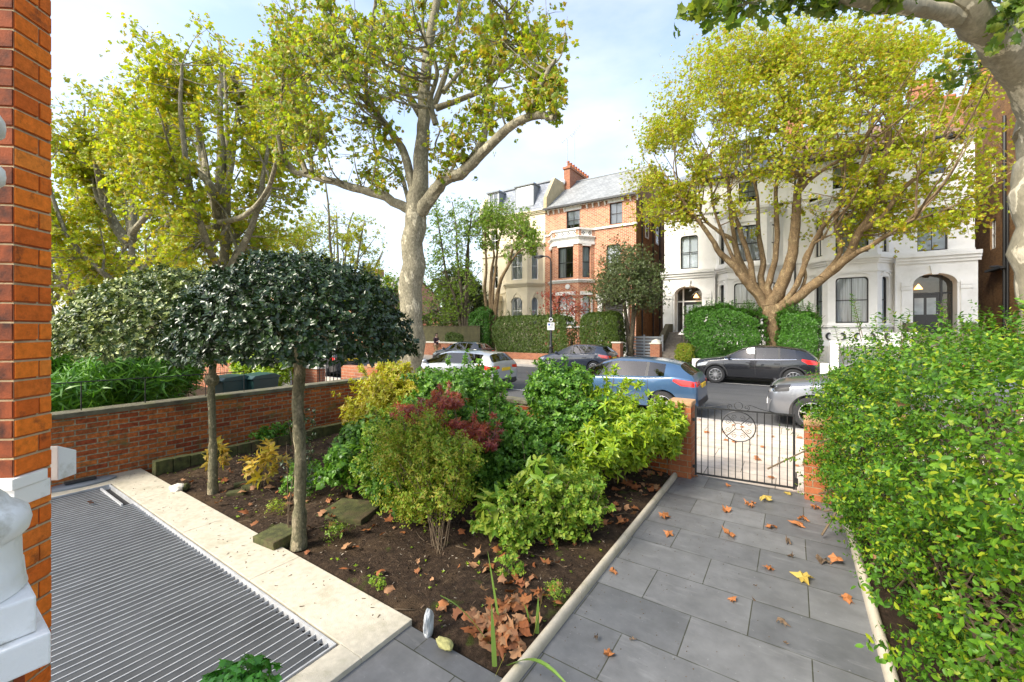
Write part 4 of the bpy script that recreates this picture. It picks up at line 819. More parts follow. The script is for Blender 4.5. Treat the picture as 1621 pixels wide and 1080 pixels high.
# bay window pier of rubbed orange brick, near left
def axes(p, ang):   # local frame with x along ang
    c, s = math.cos(ang), math.sin(ang); return lambda x, y, z: (p[0]+x*c-y*s, p[1]+x*s+y*c, z)
pf = atD(80, 520, 1.75); aw = math.atan2(.773, -.635)       # far corner; face runs back along this direction
pt = thing('bay_window_pier', 'orange brick corner of the bay window rising at the left edge', 'brickwork', (pf.x, pf.y, 0))
c_, s_ = math.cos(aw), math.sin(aw)
TP = lambda x, y, z: (x*c_-y*s_, x*s_+y*c_, z)
mb = MB(); mb.box((-.142, 0, 0), (0, .5, 6.5), TP); mb.build('brick_shaft', M['brick_pier'], pt)
me = pt.children[0].data; uv = me.uv_layers[0]
for p in me.polygons:
    for li in p.loop_indices:
        v = me.vertices[me.loops[li].vertex_index].co; a = v.x*c_+v.y*s_; b = -v.x*s_+v.y*c_
        uv.data[li].uv = (a if abs(p.normal.x*c_+p.normal.y*s_) < .5 else b+.02, v.z)
# mortar-line relief on the lit face: each brick slightly proud
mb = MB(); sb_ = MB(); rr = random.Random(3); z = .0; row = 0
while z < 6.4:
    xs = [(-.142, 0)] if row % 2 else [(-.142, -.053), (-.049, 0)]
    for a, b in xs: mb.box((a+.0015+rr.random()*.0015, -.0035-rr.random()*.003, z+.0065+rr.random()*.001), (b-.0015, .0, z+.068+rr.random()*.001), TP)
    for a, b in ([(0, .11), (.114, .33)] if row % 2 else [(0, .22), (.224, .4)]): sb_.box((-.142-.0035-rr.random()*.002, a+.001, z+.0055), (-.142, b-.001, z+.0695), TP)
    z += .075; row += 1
ob = mb.build('face_bricks', None, pt, bevel=.0012); ob2 = sb_.build('shaded_sooty_bricks', None, pt, bevel=.0012)
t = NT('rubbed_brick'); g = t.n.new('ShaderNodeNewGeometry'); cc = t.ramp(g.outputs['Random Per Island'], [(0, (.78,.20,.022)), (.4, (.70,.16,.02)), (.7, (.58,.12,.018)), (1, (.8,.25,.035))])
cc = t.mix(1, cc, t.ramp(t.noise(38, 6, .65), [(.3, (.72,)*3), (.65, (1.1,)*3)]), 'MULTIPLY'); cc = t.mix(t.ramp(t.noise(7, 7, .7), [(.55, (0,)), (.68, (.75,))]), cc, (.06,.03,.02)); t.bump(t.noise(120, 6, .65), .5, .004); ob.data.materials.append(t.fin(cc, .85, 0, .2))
t = NT('shaded_sooty_brick'); cc = t.ramp(t.noise(9, 6, .6), [(.35, (.05,.022,.016)), (.6, (.24,.06,.022))]); t.bump(t.noise(120, 6, .65), .5, .004); ob2.data.materials.append(t.fin(cc, .85, 0, .2))  # pier's darker side face: soot, plus its shade put into the brick colour
mb = MB(); prof = [(0, 1.46), (-.035, 1.46), (-.05, 1.50), (-.05, 1.54), (-.03, 1.57), (-.03, 1.585), (0, 1.60)]
mb.prism(prof, -.20, -.145-.001, lambda x, y, z: TP(y, x, z)) if False else None
mb.box((-.152, -.012, 1.46), (-.012, .5, 1.53), TP); mb.box((-.165, -.018, 1.532), (-.03, .5, 1.575), TP)
mb.build('sill', M['whitepaint'], pt, bevel=.003)
mb = MB(); q = atD(94, 520, 1.97)-pf; mb.box((-.05, -.04, 1.45), (.04, .2, 1.535), lambda x, y, z: (q.x+x*c_-y*s_*1, q.y+x*s_+y*c_, z+(.05-x*.5 if z > 1.5 else 0)));  mb.build('far_sill', M['whitepaint'], pt, bevel=.004)
# porch column on stepped plinth
pc_ = atD(-90, 520, 1.22)
pcx = thing('porch_column', 'white painted porch column base on a stepped plinth at lower left', 'column', (pc_.x, pc_.y, 0))
mb = MB(); mb.box((-.2, -.6, 1.14), (.20, .185, 1.235)); mb.box((-.17, -.5, 1.237), (.165, .16, 1.345)); mb.build('plinth', M['whitepaint'], pcx, bevel=.006)
mb = MB(); mb.box((-.15, -.6, 0), (.14, .14, 1.138)); mb.build('brick_base', M['brick_wall'], pcx)
mb = MB(); mb.lathe([(.163, 1.347), (.160, 1.36), (.157, 1.39), (.155, 1.42), (.152, 1.425), (.151, 1.46), (.150, 1.505), (.166, 1.52), (.172, 1.55), (.166, 1.58), (.15, 1.597), (.13, 1.612), (.12, 1.63), (.105, 1.65), (.10, 1.70), (.098, 2.5), (.098, 2.58), (.116, 2.60), (.118, 2.62), (.116, 2.64), (.098, 2.66), (.098, 2.73), (.116, 2.75), (.118, 2.77), (.116, 2.79), (.1, 2.82), (.1, 3.4), (.16, 3.5)], 40); mb.build('shaft', M['whitepaint'], pcx, smooth=True)
# iron gate
gt_ = thing('garden_gate', 'black wrought iron garden gate with a scrollwork circle', 'gate', (-1.17, 6.45, 0), math.atan2(.12, 1.2))
GW = 1.2; GH = 1.03; ccx, ccz, cr = .55, .80, .205
mb = MB(); mb.box((0, -.012, .05), (.025, .012, GH+.02)); mb.box((GW-.025, -.012, .05), (GW, .012, GH+.0)); mb.box((.025, -.008, GH-.02), (GW-.025, .008, GH)); mb.box((.025, -.008, .06), (GW-.025, .008, .085)); mb.build('frame', M['iron'], gt_)
nb = 14
for k in range(1, nb):
    x = GW*k/nb; dx = abs(x-ccx); mb = MB()
    if dx < cr-.01: h = math.sqrt(cr*cr-dx*dx); mb.tube([(x,0,.085),(x,0,ccz-h)], .0065, 6)
    else: mb.tube([(x,0,.085),(x,0,GH-.02)], .0065, 6)
    mb.build('bar', M['iron'], gt_)
def ring(mb, cx, cz, r, th, n=32, a0=0, a1=2*math.pi): mb.tube([(cx+r*math.cos(a0+(a1-a0)*k/n), 0, cz+r*math.sin(a0+(a1-a0)*k/n)) for k in range(n+1)], th, 6)
def scroll(mb, cx, cz, r, a0, turns, th, sg=1): mb.tube([(cx+(r*(1-.8*k/26))*math.cos(a0+sg*turns*2*math.pi*k/26), 0, cz+(r*(1-.8*k/26))*math.sin(a0+sg*turns*2*math.pi*k/26)) for k in range(27)], th, 5)
mb = MB(); ring(mb, ccx, ccz, cr, .008); ring(mb, ccx, ccz, .045, .004, 20); mb.build('circle', M['iron'], gt_)
mb = MB()
for k in range(4):
    a = math.pi/4+k*math.pi/2; mb.tube([(ccx+.045*math.cos(a),0,ccz+.045*math.sin(a)),(ccx+(cr-.01)*math.cos(a),0,ccz+(cr-.01)*math.sin(a))], .006, 5)
    for s in (-1, 1): b = a+s*.42; scroll(mb, ccx+.135*math.cos(b), ccz+.135*math.sin(b), .038, b+math.pi, 1.4, .0035, s)
mb.build('scrollwork', M['iron'], gt_)
mb = MB(); ring(mb, ccx, GH+.055, .05, .004, 24)
for s in (-1, 1): scroll(mb, ccx+s*.10, GH+.038, .038, -math.pi/2, 1.3, .004, s); mb.tube(smooth_path([(ccx+s*.12,0,GH+.075),(ccx+s*.17,0,GH+.065),(ccx+s*.27,0,GH+.03),(ccx+s*.40,0,GH+.005)]), .004, 5)
scroll(mb, .12, GH+.035, .022, -math.pi/2, 1.2, .004, -1); mb.build('top_scrolls', M['iron'], gt_)
mb = MB(); mb.box((GW-.005, -.02, .1), (GW+.03, .02, .2)); mb.box((-.03, -.015, .15), (.0, .015, .19)); mb.box((-.03, -.015, .82), (.0, .015, .86)); mb.tube([(GW+.01,0,.05),(GW+.01,0,.28)], .008, 6); mb.build('hinge_and_latch', M['iron'], gt_)

# ------------------------------------------------ soil bed
nx, ny = 150, 100; X0, X1, Y0, Y1 = -7.95, -1.44, 2.12, 6.42
xs = np.linspace(X0, X1, nx); ys = np.linspace(Y0, Y1, ny); V = []
def soilz(x, y):
    e = min(1, (x-X0)/.15, (X1-x)/.12, (y-Y0)/.12); return -.015+max(0, e)*(.035+.035*noise.noise(Vector((x*1.4, y*1.4, 3)))+.022*noise.noise(Vector((x*6, y*6, 1)))+.016*noise.noise(Vector((x*17, y*17, 7))))
for y in ys:
    for x in xs: V.append((x, y, soilz(x, y)))
F = [(j*nx+i, j*nx+i+1, (j+1)*nx+i+1, (j+1)*nx+i) for j in range(ny-1) for i in range(nx-1)]
me = bpy.data.meshes.new('soil_bed'); me.from_pydata(V, [], F); tag(linkmesh('soil_bed', me, M['soil'], smooth=True), kind='structure')
rng = np.random.default_rng(11)
def bedpts(n, x0=-7.8, x1=-1.5, y0=2.2, y1=6.3):
    p = np.stack([rng.uniform(x0, x1, n), rng.uniform(y0, y1, n)], 1); return np.array([(x, y, soilz(x, y)) for x, y in p])
def clod():
    v = np.array([(1,0,0),(-1,0,0),(0,1,0),(0,-1,0),(0,0,.8),(0,0,-.6)])*rng.uniform(.6,1.2,(6,3)); return v, [(0,2,4),(2,1,4),(1,3,4),(3,0,4),(2,0,5),(1,2,5),(3,1,5),(0,3,5)]
up = lambda n, s=.6: np.stack([rng.normal(0, s, n), rng.normal(0, s, n), np.ones(n)], 1)
n = 9000; p = bedpts(n); tag(scatter('soil_crumbs', [clod() for _ in range(6)], p, up(n), rng.uniform(.003, .016, n)*rng.uniform(.5, 1.2, n), M['soil'], seed=4), kind='stuff')
chip = basic('bark_chips', (.13,.085,.05), .9, .6, 40); n = 2600; p = bedpts(n); p[:,2] += .008; L = [(np.array([(-1,-.3,0),(1,-.25,.1),(1,.25,0),(-1,.3,.05)]), [(0,1,2,3)]), (np.array([(-1,-.12,0),(1,-.1,.2),(1,.1,0),(-1,.12,.1)]), [(0,1,2,3)])]
tag(scatter('bark_debris', L, p, up(n, .5), rng.uniform(.005, .02, n), chip, seed=5), kind='stuff')
n = 1500; p = bedpts(n); p[:,2] += .008; tag(scatter('pale_debris', L, p, up(n, .4), rng.uniform(.003, .012, n), basic('pale_bits', (.42,.36,.28), .9, .5, 60), seed=25), kind='stuff')
n = 320; p = bedpts(n); p[:,2] += .012; dd = np.stack([rng.normal(0,1,n), rng.normal(0,1,n), rng.normal(0,.12,n)], 1); tw_ = MB(); tw_.tube([(0,0,0),(.06,0,.5),(0,.05,1)], [.02,.016,.006], 4); tag(scatter('fallen_twigs', [(np.array(tw_.v), tw_.f)], p, dd, rng.uniform(.04, .22, n), M['twig'], seed=26), kind='stuff')
# dead leaf litter over the bed (uncountable) plus single leaves on the path
LL = [P_crump(random.Random(i)) for i in range(9)]
lp_ = []
for cx, cy, s, k in ((-1.65, 2.33, .17, 110), (-1.75, 2.7, .2, 40), (-2.0, 3.2, .3, 22), (-1.62, 4.6, .18, 30), (-1.6, 5.5, .2, 36), (-3.0, 3.0, .5, 30), (-4.2, 3.0, .6, 26), (-5.8, 2.9, .5, 22), (-2.4, 4.3, .6, 34), (-4.5, 4.6, 1.2, 50), (-1.8, 6.0, .25, 30), (-6.8, 2.7, .4, 12), (-3.1, 2.5, .4, 10)):
    for _ in range(k):
        x, y = rng.normal(cx, s), rng.normal(cy, s)
        if -7.8 < x < -1.5 and 2.2 < y < 6.3: lp_.append((x, y, soilz(x, y)+.015+.03*rng.random()))
lp_ = np.array(lp_); n = len(lp_); tag(scatter('leaf_litter', LL, lp_, up(n, .45), rng.uniform(.04, .12, n), M['deadleaf'], seed=6), kind='stuff')
n = 480; p = bedpts(n); tag(scatter('seedling_ground_cover', [sprig(P_leaf(.5,.3), 5, .3, 55, rng) , sprig(P_leaf(.6,.35), 4, .1, 70, rng)], p[:n], up(n, .2), rng.uniform(.02, .055, n), M['leaf_choisya'], seed=8), kind='stuff')
n = 150; p = np.stack([rng.uniform(-8, -2.4, n), rng.uniform(1.72, 2.08, n), np.full(n, .037)], 1); tag(scatter('stone_debris', [clod(), (np.array([(-1,-.3,0),(1,-.25,.1),(1,.25,0),(-1,.3,.05)])*2, [(0,1,2,3)])], p, up(n, .1), rng.uniform(.002, .009, n), chip, seed=31), kind='stuff')
# single leaves on the slate path
LP = [(1050,820,0,.12), (1058,848,0,.085), (1153,851,0,.12), (1150,810,0,.10), (1211,794,1,.12), (1185,803,0,.10), (1192,797,0,.06), (1220,836,0,.10), (1262,832,0,.13), (1272,824,0,.10), (1247,860,2,.09), (1252,884,2,.07), (1302,892,2,.14), (1325,893,0,.10), (1216,902,0,.08), (1270,918,1,.13), (970,907,0,.07), (963,1037,0,.075), (944,1014,2,.05), (1001,1015,2,.04), (1160,952,0,.06), (1193,950,2,.035), (1238,990,2,.075), (1195,928,2,.03), (1152,770,0,.06), (1248,783,1,.08), (1100,756,0,.07), (1290,805,0,.1), (1340,950,0,.09), (1244,1020,2,.03)]
kinds = ['curled brown plane leaf', 'yellowing plane leaf', 'small dark shrivelled leaf']
WH = ['upper big one by the left edging', 'second big one by the left edging', 'alone in the middle of the path', 'above the middle of the path, dark and flat', 'largest of the yellow ones, near the gate', 'just left of the yellow leaf near the gate', 'touching the yellow one near the gate', 'right of centre on a slab by itself', 'largest of the pair beside the privet', 'behind its larger neighbour beside the privet', 'wet and dark, right of centre', 'wet and dark, one slab nearer the house', 'big and black, lying under the privet', 'orange, beside a big black one', 'lying across a slab joint right of centre', 'brightest yellow, on the right half of the path', 'tight against the left edging halfway down', 'pinkish, across the joint nearest the entrance', 'left of the pinkish leaf near the entrance', 'right of the pinkish leaf near the entrance', 'flat, in the centre of the lower path', 'tiny, beside the flat brown one', 'twisted, on the large right-hand slab', 'tiny, above the twisted pair', 'small, close to the gate bars in the middle', 'half yellow, close to the gate bars at the right', 'at the foot of the left gate pier', 'under the privet close to the right gate pier', 'beside the right edging, close to the entrance', 'tiny, nearest the entrance on the right']
for i, (u, v, k, s) in enumerate(LP):
    q = gnd(u, v); rl = np.random.default_rng(i+50); cur = [.45, .15, .9][k]*rl.uniform(.7, 1.3); vv, ff = P_crump(random.Random(i*7+1), [.75,.4,1.3][k]); vv = vv*s*1.15; vv = vv+np.array([-.4*s,0,0]); vv[:,2] += rl.normal(0, .012*s/.1, len(vv))
    if k == 2: vv[:,1] *= .45
    vv = vv @ rotm(rl.uniform(-.15,.15), rl.uniform(-.15,.15), rl.uniform(0, 6.28)).T; vv[:,2] -= vv[:,2].min()-.003
    me = bpy.data.meshes.new('fallen_leaf'); me.from_pydata([tuple(x) for x in vv], [], ff); o = linkmesh('fallen_leaf', me, M['deadleaf'] if k == 0 else M['deadleaf_y'] if k == 1 else chip); o.location = q
    tag(o, kinds[k]+' on the path, '+WH[i], 'fallen leaf', 'fallen leaves on the slate path')
# little crumbs on the path
n = 420; p = np.stack([rng.normal(-.9, .45, n).clip(-1.3, .4), rng.uniform(2.0, 6.2, n), np.full(n, .002)], 1); tag(scatter('path_debris', [clod()], p, up(n, .1), rng.uniform(.0015, .006, n), chip, seed=14), kind='stuff')
n = 26; p = np.array([tuple(gnd(rng.uniform(1110, 1260), rng.uniform(690, 765), .01)) for _ in range(n)])
n = 22
for i in range(n):
    x, y = rng.uniform(-2.2, .4), rng.uniform(6.9, 10.6); vv, ff = P_lobed(rng.uniform(.06, .12), .3); vv[:,2] -= vv[:,2].min()-.003
    me = bpy.data.meshes.new('fallen_leaf'); me.from_pydata([tuple(q) for q in vv @ rotm(0,0,rng.uniform(0,6)).T], [], ff); o = linkmesh('fallen_leaf', me, M['deadleaf']); o.location = (x, y, .0); tag(o, 'small brown leaf fallen on the pale pavement beyond the gate', 'fallen leaf', 'brown leaves on the pale pavement')
# stones and edging in the bed
be = thing('bed_edging', 'mossy brick edging along the foot of the garden wall', 'edging', (-7.75, 4.2, 0)); mb = MB(); y = -2.05; rr = random.Random(8)
while y < 2.1: mb.box((-.07+rr.uniform(-.01,.01), y, -.02), (.07, y+.21, .2+rr.uniform(-.012,.012))); y += .218
mb.build('edging_bricks', M['moss'], be, bevel=.01)
def rock(name, lab, u, v, r, mat, seed=1, tall=1., cat='stone'):
    q = gnd(u, v, .03) if isinstance(u, int) else Vector((u, v, .02)); bm = bmesh.new(); bmesh.ops.create_icosphere(bm, subdivisions=3, radius=1)
    for w in bm.verts: d = 1+.28*noise.noise(w.co*1.3+Vector((seed*7,0,0)))+.1*noise.noise(w.co*4+Vector((seed,2,0))); w.co = Vector((w.co.x*r[0]*d, w.co.y*r[1]*d, w.co.z*r[2]*d))
    me = bpy.data.meshes.new(name); bm.to_mesh(me); bm.free(); o = linkmesh(name, me, mat); o.location = q+Vector((0,0,r[2]*.4)); o.rotation_euler = (0,0,seed); tag(o, lab, cat); return o
quartz = basic('pale_quartz', (.50,.52,.53), .5, .4, 14, .5, 30)
rock('stone', 'pale grey-white jagged stone standing at the corner of the bed', 678, 998, (.05,.035,.11), quartz, 2)
rock('stone', 'lichen-yellow flat stone beside the pale jagged stone', 704, 1022, (.08,.04,.03), basic('lichen_stone', (.38,.36,.14), .9, .4, 20, .6, 40), 3)
rock('stone', 'pinkish stone in the corner of bed edging by the limestone', 281, 776, (.09,.07,.06), M['stonetrim'], 4)
rock('stone', 'green mossy lump next to the pinkish corner stone', 293, 774, (.06,.05,.05), M['moss'], 5)
def block(name, lab, u, v, sx, sy, sz, rz, mat): 
    q = gnd(u, v, .03); t = MB(); t.box((-sx/2,-sy/2,-.05),(sx/2,sy/2,sz)); o = t.build(name, mat, bevel=.012); o.location = (q.x, q.y, .02); o.rotation_euler = (R_(3), R_(-2), rz); tag(o, lab, 'brick'); return o
block('mossy_block', 'green mossy block beside the base of the near holly trunk', 440, 855, .34, .3, .09, .1, M['moss'])
block('mossy_brick', 'mossy brick flat in the soil, left one by the far holly trunk', 374, 782, .2, .1, .05, .9, M['moss'])
block('mossy_brick', 'mossy brick flat in the soil, right one behind the far holly trunk', 398, 772, .22, .1, .05, .5, M['moss'])
block('mossy_brick', 'mossy brick sunk at the rear of the soil between the holly trunks', 385, 768, .21, .1, .05, 1.2, M['moss'])
block('mossy_slab', 'dark mossy paving slab in the bed right of the near holly trunk', 556, 810, .6, .45, .05, .3, M['moss'])
block('mossy_slab', 'dark slab sunk in the bed behind the front flowering shrub', 640, 790, .5, .4, .04, .1, M['moss'])

# ================================================ PLANTS
def superpts(n, r, e=2.6, rng=rng, lo=.8, hi=1.03, zmin=-1, lump=.1, ls=2.3, seed=0):
    d = rng.normal(size=(n*2, 3)); d /= np.linalg.norm(d, axis=1, keepdims=True); d = d[d[:,2] > zmin][:n]
    k = (np.abs(d)**e).sum(1)**(-1/e); lumpv = np.array([1+lump*noise.noise(Vector((x*ls+seed, y*ls, z*ls))) + lump*.6*noise.noise(Vector((x*ls*3, y*ls*3+seed, z*ls*3))) for x, y, z in d])
    s = k*lumpv*(1-(1-lo)*rng.random(len(d))**1.6*1.0)*1.0; s = s*(1+(hi-1)*rng.random(len(d)))
    P = d*s[:,None]*np.array(r); N = d/np.array(r)**1.0; N /= np.linalg.norm(N, axis=1, keepdims=True); return P, N
def bush(name, lab, cat, base, blobs, protos, mat, size, nl, stems=6, stem_r=.012, stemmat='twig', up_b=.5, rnd=.5, seed=1, lo=.55, zmin=-.75, group=None, parts=('foliage','stems'), dens=None, stemmid=.4, lumps=9, shoots=0):
    rg = np.random.default_rng(seed); base = Vector(base); t = thing(name, lab, cat, base, 0, group); PP = []; DD = []; blobs0 = blobs; blobs = []
    for b in blobs0:
        b = list(b)
        if lumps: blobs.append([*b[:3], b[3]*.78, b[4]*.78, b[5]*.78])
        else: blobs.append(b)
        for k in range(lumps):
            d = rg.normal(size=3); d /= np.linalg.norm(d); d[2] = d[2]*.9+.1; s = rg.uniform(.68, 1.0); q = rg.uniform(.24, .46); blobs.append([b[0]+d[0]*b[3]*s, b[1]+d[1]*b[4]*s, max(.08, b[2]+d[2]*b[5]*s), b[3]*q, b[4]*q, b[5]*q*1.1])
    tot = sum(b[3]*b[4]*b[5] for b in blobs)**(1.) ; vol = [ (b[3]*b[4]+b[4]*b[5]+b[3]*b[5]) for b in blobs]; sv = sum(vol)
    for i, b in enumerate(blobs):
        P, N = superpts(int(nl*vol[i]/sv), b[3:6], 2.2, rg, lo, 1.06, zmin, .22, 2.5, seed+i*3); PP.append(P+np.array(b[:3])-np.array(base)); DD.append(N)
    P = np.concatenate(PP); D = np.concatenate(DD); D = D+np.array([0,0,up_b])+rg.normal(0, rnd, D.shape)
    smb = MB(); EP = []; ED = []
    for k in range(shoots):
        b = blobs0[k % len(blobs0)]; d = rg.normal(size=3); d /= np.linalg.norm(d); d[2] = abs(d[2])*.9+.15; s0 = np.array(b[:3])+d*np.array(b[3:6])*.75-np.array(base); dr = d+rg.normal(0,.35,3)+np.array([0,0,.5]); dr /= np.linalg.norm(dr); ln = max(b[3:6])*rg.uniform(.35, .75); e0 = s0+dr*ln; m0 = (s0+e0)/2+np.array([0,0,.04]); smb.tube([tuple(s0), tuple(m0), tuple(e0)], [.005,.004,.002], 5)
        for q in range(int(4+ln/size*1.6)): f = rg.uniform(.15, 1.02); EP.append(s0+(e0-s0)*f+np.array([0,0,.04*math.sin(3.14*min(1,f))])); ED.append(dr+rg.normal(0,.55,3))
    if EP: P = np.concatenate([P, np.array(EP)]); D = np.concatenate([D, np.array(ED)]); smb.build('shoot_stems', M['twig'], t, uv=False)
    ok = P[:,2] > .01; P, D = P[ok], D[ok]
    scatter(parts[0], protos, P, D, size*rg.uniform(.6, 1.25, len(P)), mat, t, seed)
    if stems:
        mb = MB()
        for i in range(stems):
            b = blobs[i % len(blobs)]; d = rg.normal(size=3)*.45; d[2] = abs(d[2]); e = Vector(b[:3])-base+Vector(d*np.array(b[3:6])); s = Vector((rg.normal(0, .05), rg.normal(0, .05), 0)); m = s.lerp(e, stemmid)+Vector((0,0,.15*e.length*.5))
            mb.tube(smooth_path([s, m, e], 4), [stem_r*(1-.75*k/8) for k in range(9)], 6)
            for _ in range(4):
                f = rg.uniform(.4, 1); q = s.lerp(e, f); w = q+Vector(rg.normal(size=3))*.3*max(b[3:6]); w.z = max(w.z, q.z); mb.tube([q, q.lerp(w, .5)+Vector((0,0,.03)), w], [stem_r*.4, stem_r*.3, stem_r*.15], 5)
        mb.build(parts[1], M[stemmat], t, uv=False, smooth=True)
    return t
SP_priv = [sprig(P_leaf(.30,.16), 8, 1.0, 60, random.Random(i), 0, True, .2) for i in range(5)]
SP_whorl = [sprig(P_leaf(1,.34,.1,.25), 5, .0, 62, random.Random(i), 1) for i in range(4)]
SP_oval = [sprig(P_leaf(.55,.36), 5, .5, 60, random.Random(i+9)) for i in range(5)]
SP_fine = [sprig(P_leaf(.35,.2), 7, 1.0, 65, random.Random(i+19)) for i in range(4)]
SP_lobe = [sprig(P_lobed(.9, .3), 2, .3, 60, random.Random(i+29)) for i in range(4)]
SP_big = [sprig(P_leaf(1,.36,.08,.3), 6, .45, 55, random.Random(i+39)) for i in range(4)]
SP_palm = [sprig(P_leaf(1,.22,.05,.2), 7, .0, 70, random.Random(i+49), 1) for i in range(4)]
SP_lance = [sprig(P_lance(1,.13,.45), 5, .5, 50, random.Random(i+59)) for i in range(5)]
SP_holly = [sprig(P_leaf(.62,.40,.2,.1), 5, .5, 65, random.Random(i+69)) for i in range(6)]
B = bush
B('golden_shrub', 'bright yellow-green shrub left of the garden shrubs, in front of the plane trunk', 'shrub', (-6.6, 5.9, 0), [(-7.0,5.7,.85,.75,.55,.5), (-6.2,5.6,.75,.7,.5,.5), (-6.6,5.4,.5,.9,.5,.4)], SP_whorl, M['leaf_gold'], .085, 3400, seed=2, shoots=40)
B('green_shrub', 'tall mid-green shrub at the centre left of the bed, behind the red maple', 'shrub', (-4.2, 5.2, 0), [(-4.75,5.2,1.02,.66,.5,.46), (-3.95,5.0,.92,.58,.45,.54), (-4.2,4.6,.6,.8,.5,.5), (-3.35,4.5,.55,.62,.5,.5)], SP_oval, M['leaf_mid'], .115, 7600, 14, .016, seed=3, shoots=60, lo=.4)
B('green_shrub', 'rounded dark green shrub at the centre of the bed, before the blue car', 'shrub', (-2.85, 5.5, 0), [(-2.85,5.5,1.10,.50,.42,.50), (-2.55,5.2,.8,.5,.4,.42), (-2.95,4.8,.45,.6,.4,.36)], SP_oval, M['leaf_mid'], .115, 5000, 12, .014, seed=4, shoots=42, lo=.4)
B('mock_orange_shrub', 'large yellow-green shrub with fingered leaves against the left gate pier', 'shrub', (-1.95, 5.6, 0), [(-2.2,5.7,.98,.5,.45,.40), (-1.85,5.4,.70,.5,.5,.44), (-1.55,5.8,.66,.3,.35,.34), (-2.15,5.0,.5,.5,.4,.36), (-1.52,6.2,.78,.24,.2,.28)], SP_whorl, M['leaf_choisya'], .10, 3000, 10, .012, seed=5, shoots=44)
B('mixed_shrub', 'light green leafy shrub at the front of the bed beside the path edging', 'shrub', (-2.05, 3.75, 0), [(-2.1,3.7,.33,.36,.36,.28), (-1.82,3.95,.27,.26,.3,.22), (-2.3,3.4,.24,.3,.28,.2), (-2.0,4.3,.28,.3,.3,.22)], SP_oval, M['leaf_bright'], .09, 2300, 16, .007, seed=6, lo=.25, rnd=.8, shoots=46)
B('peony_plant', 'broad-leaved pale green plant rising from the front shrub', 'plant', (-2.1, 3.6, 0), [(-2.1,3.75,.62,.2,.2,.12), (-2.5,3.38,.3,.14,.14,.14)], SP_big, M['leaf_bright'], .16, 60, 8, .006, seed=7, lo=.4, lumps=0)
B('rose_bush', 'thin-stemmed olive green bush with tiny leaves in the middle of the bed', 'shrub', (-2.85, 2.98, 0), [(-3.35,3.15,.88,.34,.34,.30), (-3.0,3.2,.72,.34,.3,.28), (-3.65,3.3,.66,.34,.32,.28), (-3.2,3.3,.45,.4,.3,.28), (-2.9,3.1,.42,.2,.2,.26), (-3.3,3.1,.35,.35,.25,.22)], SP_fine, M['leaf_olive'], .105, 3000, 20, .004, seed=8, lo=.15, rnd=.9, shoots=60)
B('japanese_maple', 'low Japanese maple with layered crimson and purple leaves', 'shrub', (-3.8, 3.9, 0), [(-4.0,3.8,1.04,.55,.3,.10), (-3.3,3.9,.92,.4,.28,.10), (-3.1,4.0,.78,.3,.22,.08), (-3.8,4.1,1.18,.35,.3,.08)], SP_palm, M['leaf_red'], .065, 1100, 14, .010, seed=9, zmin=-1, lo=.3, lumps=5, shoots=16)
B('leafy_plant', 'dark green leafy plant between the near holly trunk and the rose bush', 'plant', (-4.6, 3.5, 0), [(-4.5,3.3,.4,.45,.4,.32), (-4.9,3.9,.6,.55,.4,.4), (-3.9,3.3,.3,.4,.3,.24)], SP_lobe, M['leaf_mid'], .07, 2200, 10, .007, seed=10, lo=.3)
B('low_shrub', 'low mid-green foliage filling the bed in front of the tall central shrubs', 'shrub', (-3.3, 4.3, 0), [(-3.4,4.2,.35,.6,.35,.3), (-2.7,4.3,.35,.5,.35,.3), (-3.9,4.4,.5,.5,.35,.4)], SP_oval, M['leaf_mid'], .10, 3200, 12, .008, seed=44, lo=.3, shoots=24)
B('low_shrub', 'loose light green foliage left of the rose bush under the maple', 'shrub', (-4.2, 3.4, 0), [(-4.1,3.5,.4,.5,.4,.36), (-4.5,3.9,.6,.5,.4,.4)], SP_oval, M['leaf_bright'], .085, 1700, 10, .007, seed=45, lo=.3, shoots=18)
B('autumn_hosta', 'yellow autumn-coloured leaves at the foot of the far holly trunk', 'plant', (-5.9, 2.75, 0), [(-5.85,2.75,.32,.28,.22,.22), (-6.6,2.5,.38,.12,.12,.25)], SP_big, leafmat('yellow_autumn_leaves', [(.55,.42,.04), (.45,.25,.03), (.35,.36,.05), (.5,.34,.1)], trans=.35), .13, 60, 8, .006, seed=11, lo=.3)
B('small_green_plant', 'mid green clump behind the yellow autumn leaves', 'plant', (-5.2, 2.9, 0), [(-5.2,2.95,.22,.28,.25,.22)], SP_oval, M['leaf_mid'], .09, 200, 5, .005, seed=12, lo=.3)
B('wall_foot_plant', 'bright green low clump on the mossy edging by the brick wall', 'plant', (-7.9, 3.9, .1), [(-7.9,3.9,.24,.2,.35,.16)], SP_oval, M['leaf_bamboo'], .09, 260, 3, .005, seed=13)
B('holly_suckers', 'thin dark holly suckers growing beside the near holly trunk', 'plant', (-4.25, 2.35, 0), [(-4.3,2.4,.9,.2,.15,.5), (-4.45,2.5,.55,.2,.15,.3)], SP_holly, M['leaf_holly'], .055, 130, 9, .006, seed=14, lo=.1, rnd=1)
B('weed_clump', 'small green weed clump on bare soil near the limestone corner', 'weed', tuple(gnd(600, 925, .02)), [tuple(gnd(600, 925, .05))+(.07,.06,.04)], SP_oval, M['leaf_bright'], .035, 60, 0, seed=15)
B('weed_clump', 'small leafy weed at the front edge of the mixed shrub', 'weed', tuple(gnd(805, 905, .02)), [tuple(gnd(805, 895, .08))+(.12,.1,.09)], SP_oval, M['leaf_bright'], .06, 60, 4, .004, seed=16)
B('weed_clump', 'feathery green weed between iris leaves and path edging', 'weed', tuple(gnd(880, 945, .02)), [tuple(gnd(880, 940, .06))+(.09,.08,.08)], SP_fine, M['leaf_bright'], .05, 70, 4, .003, seed=17)
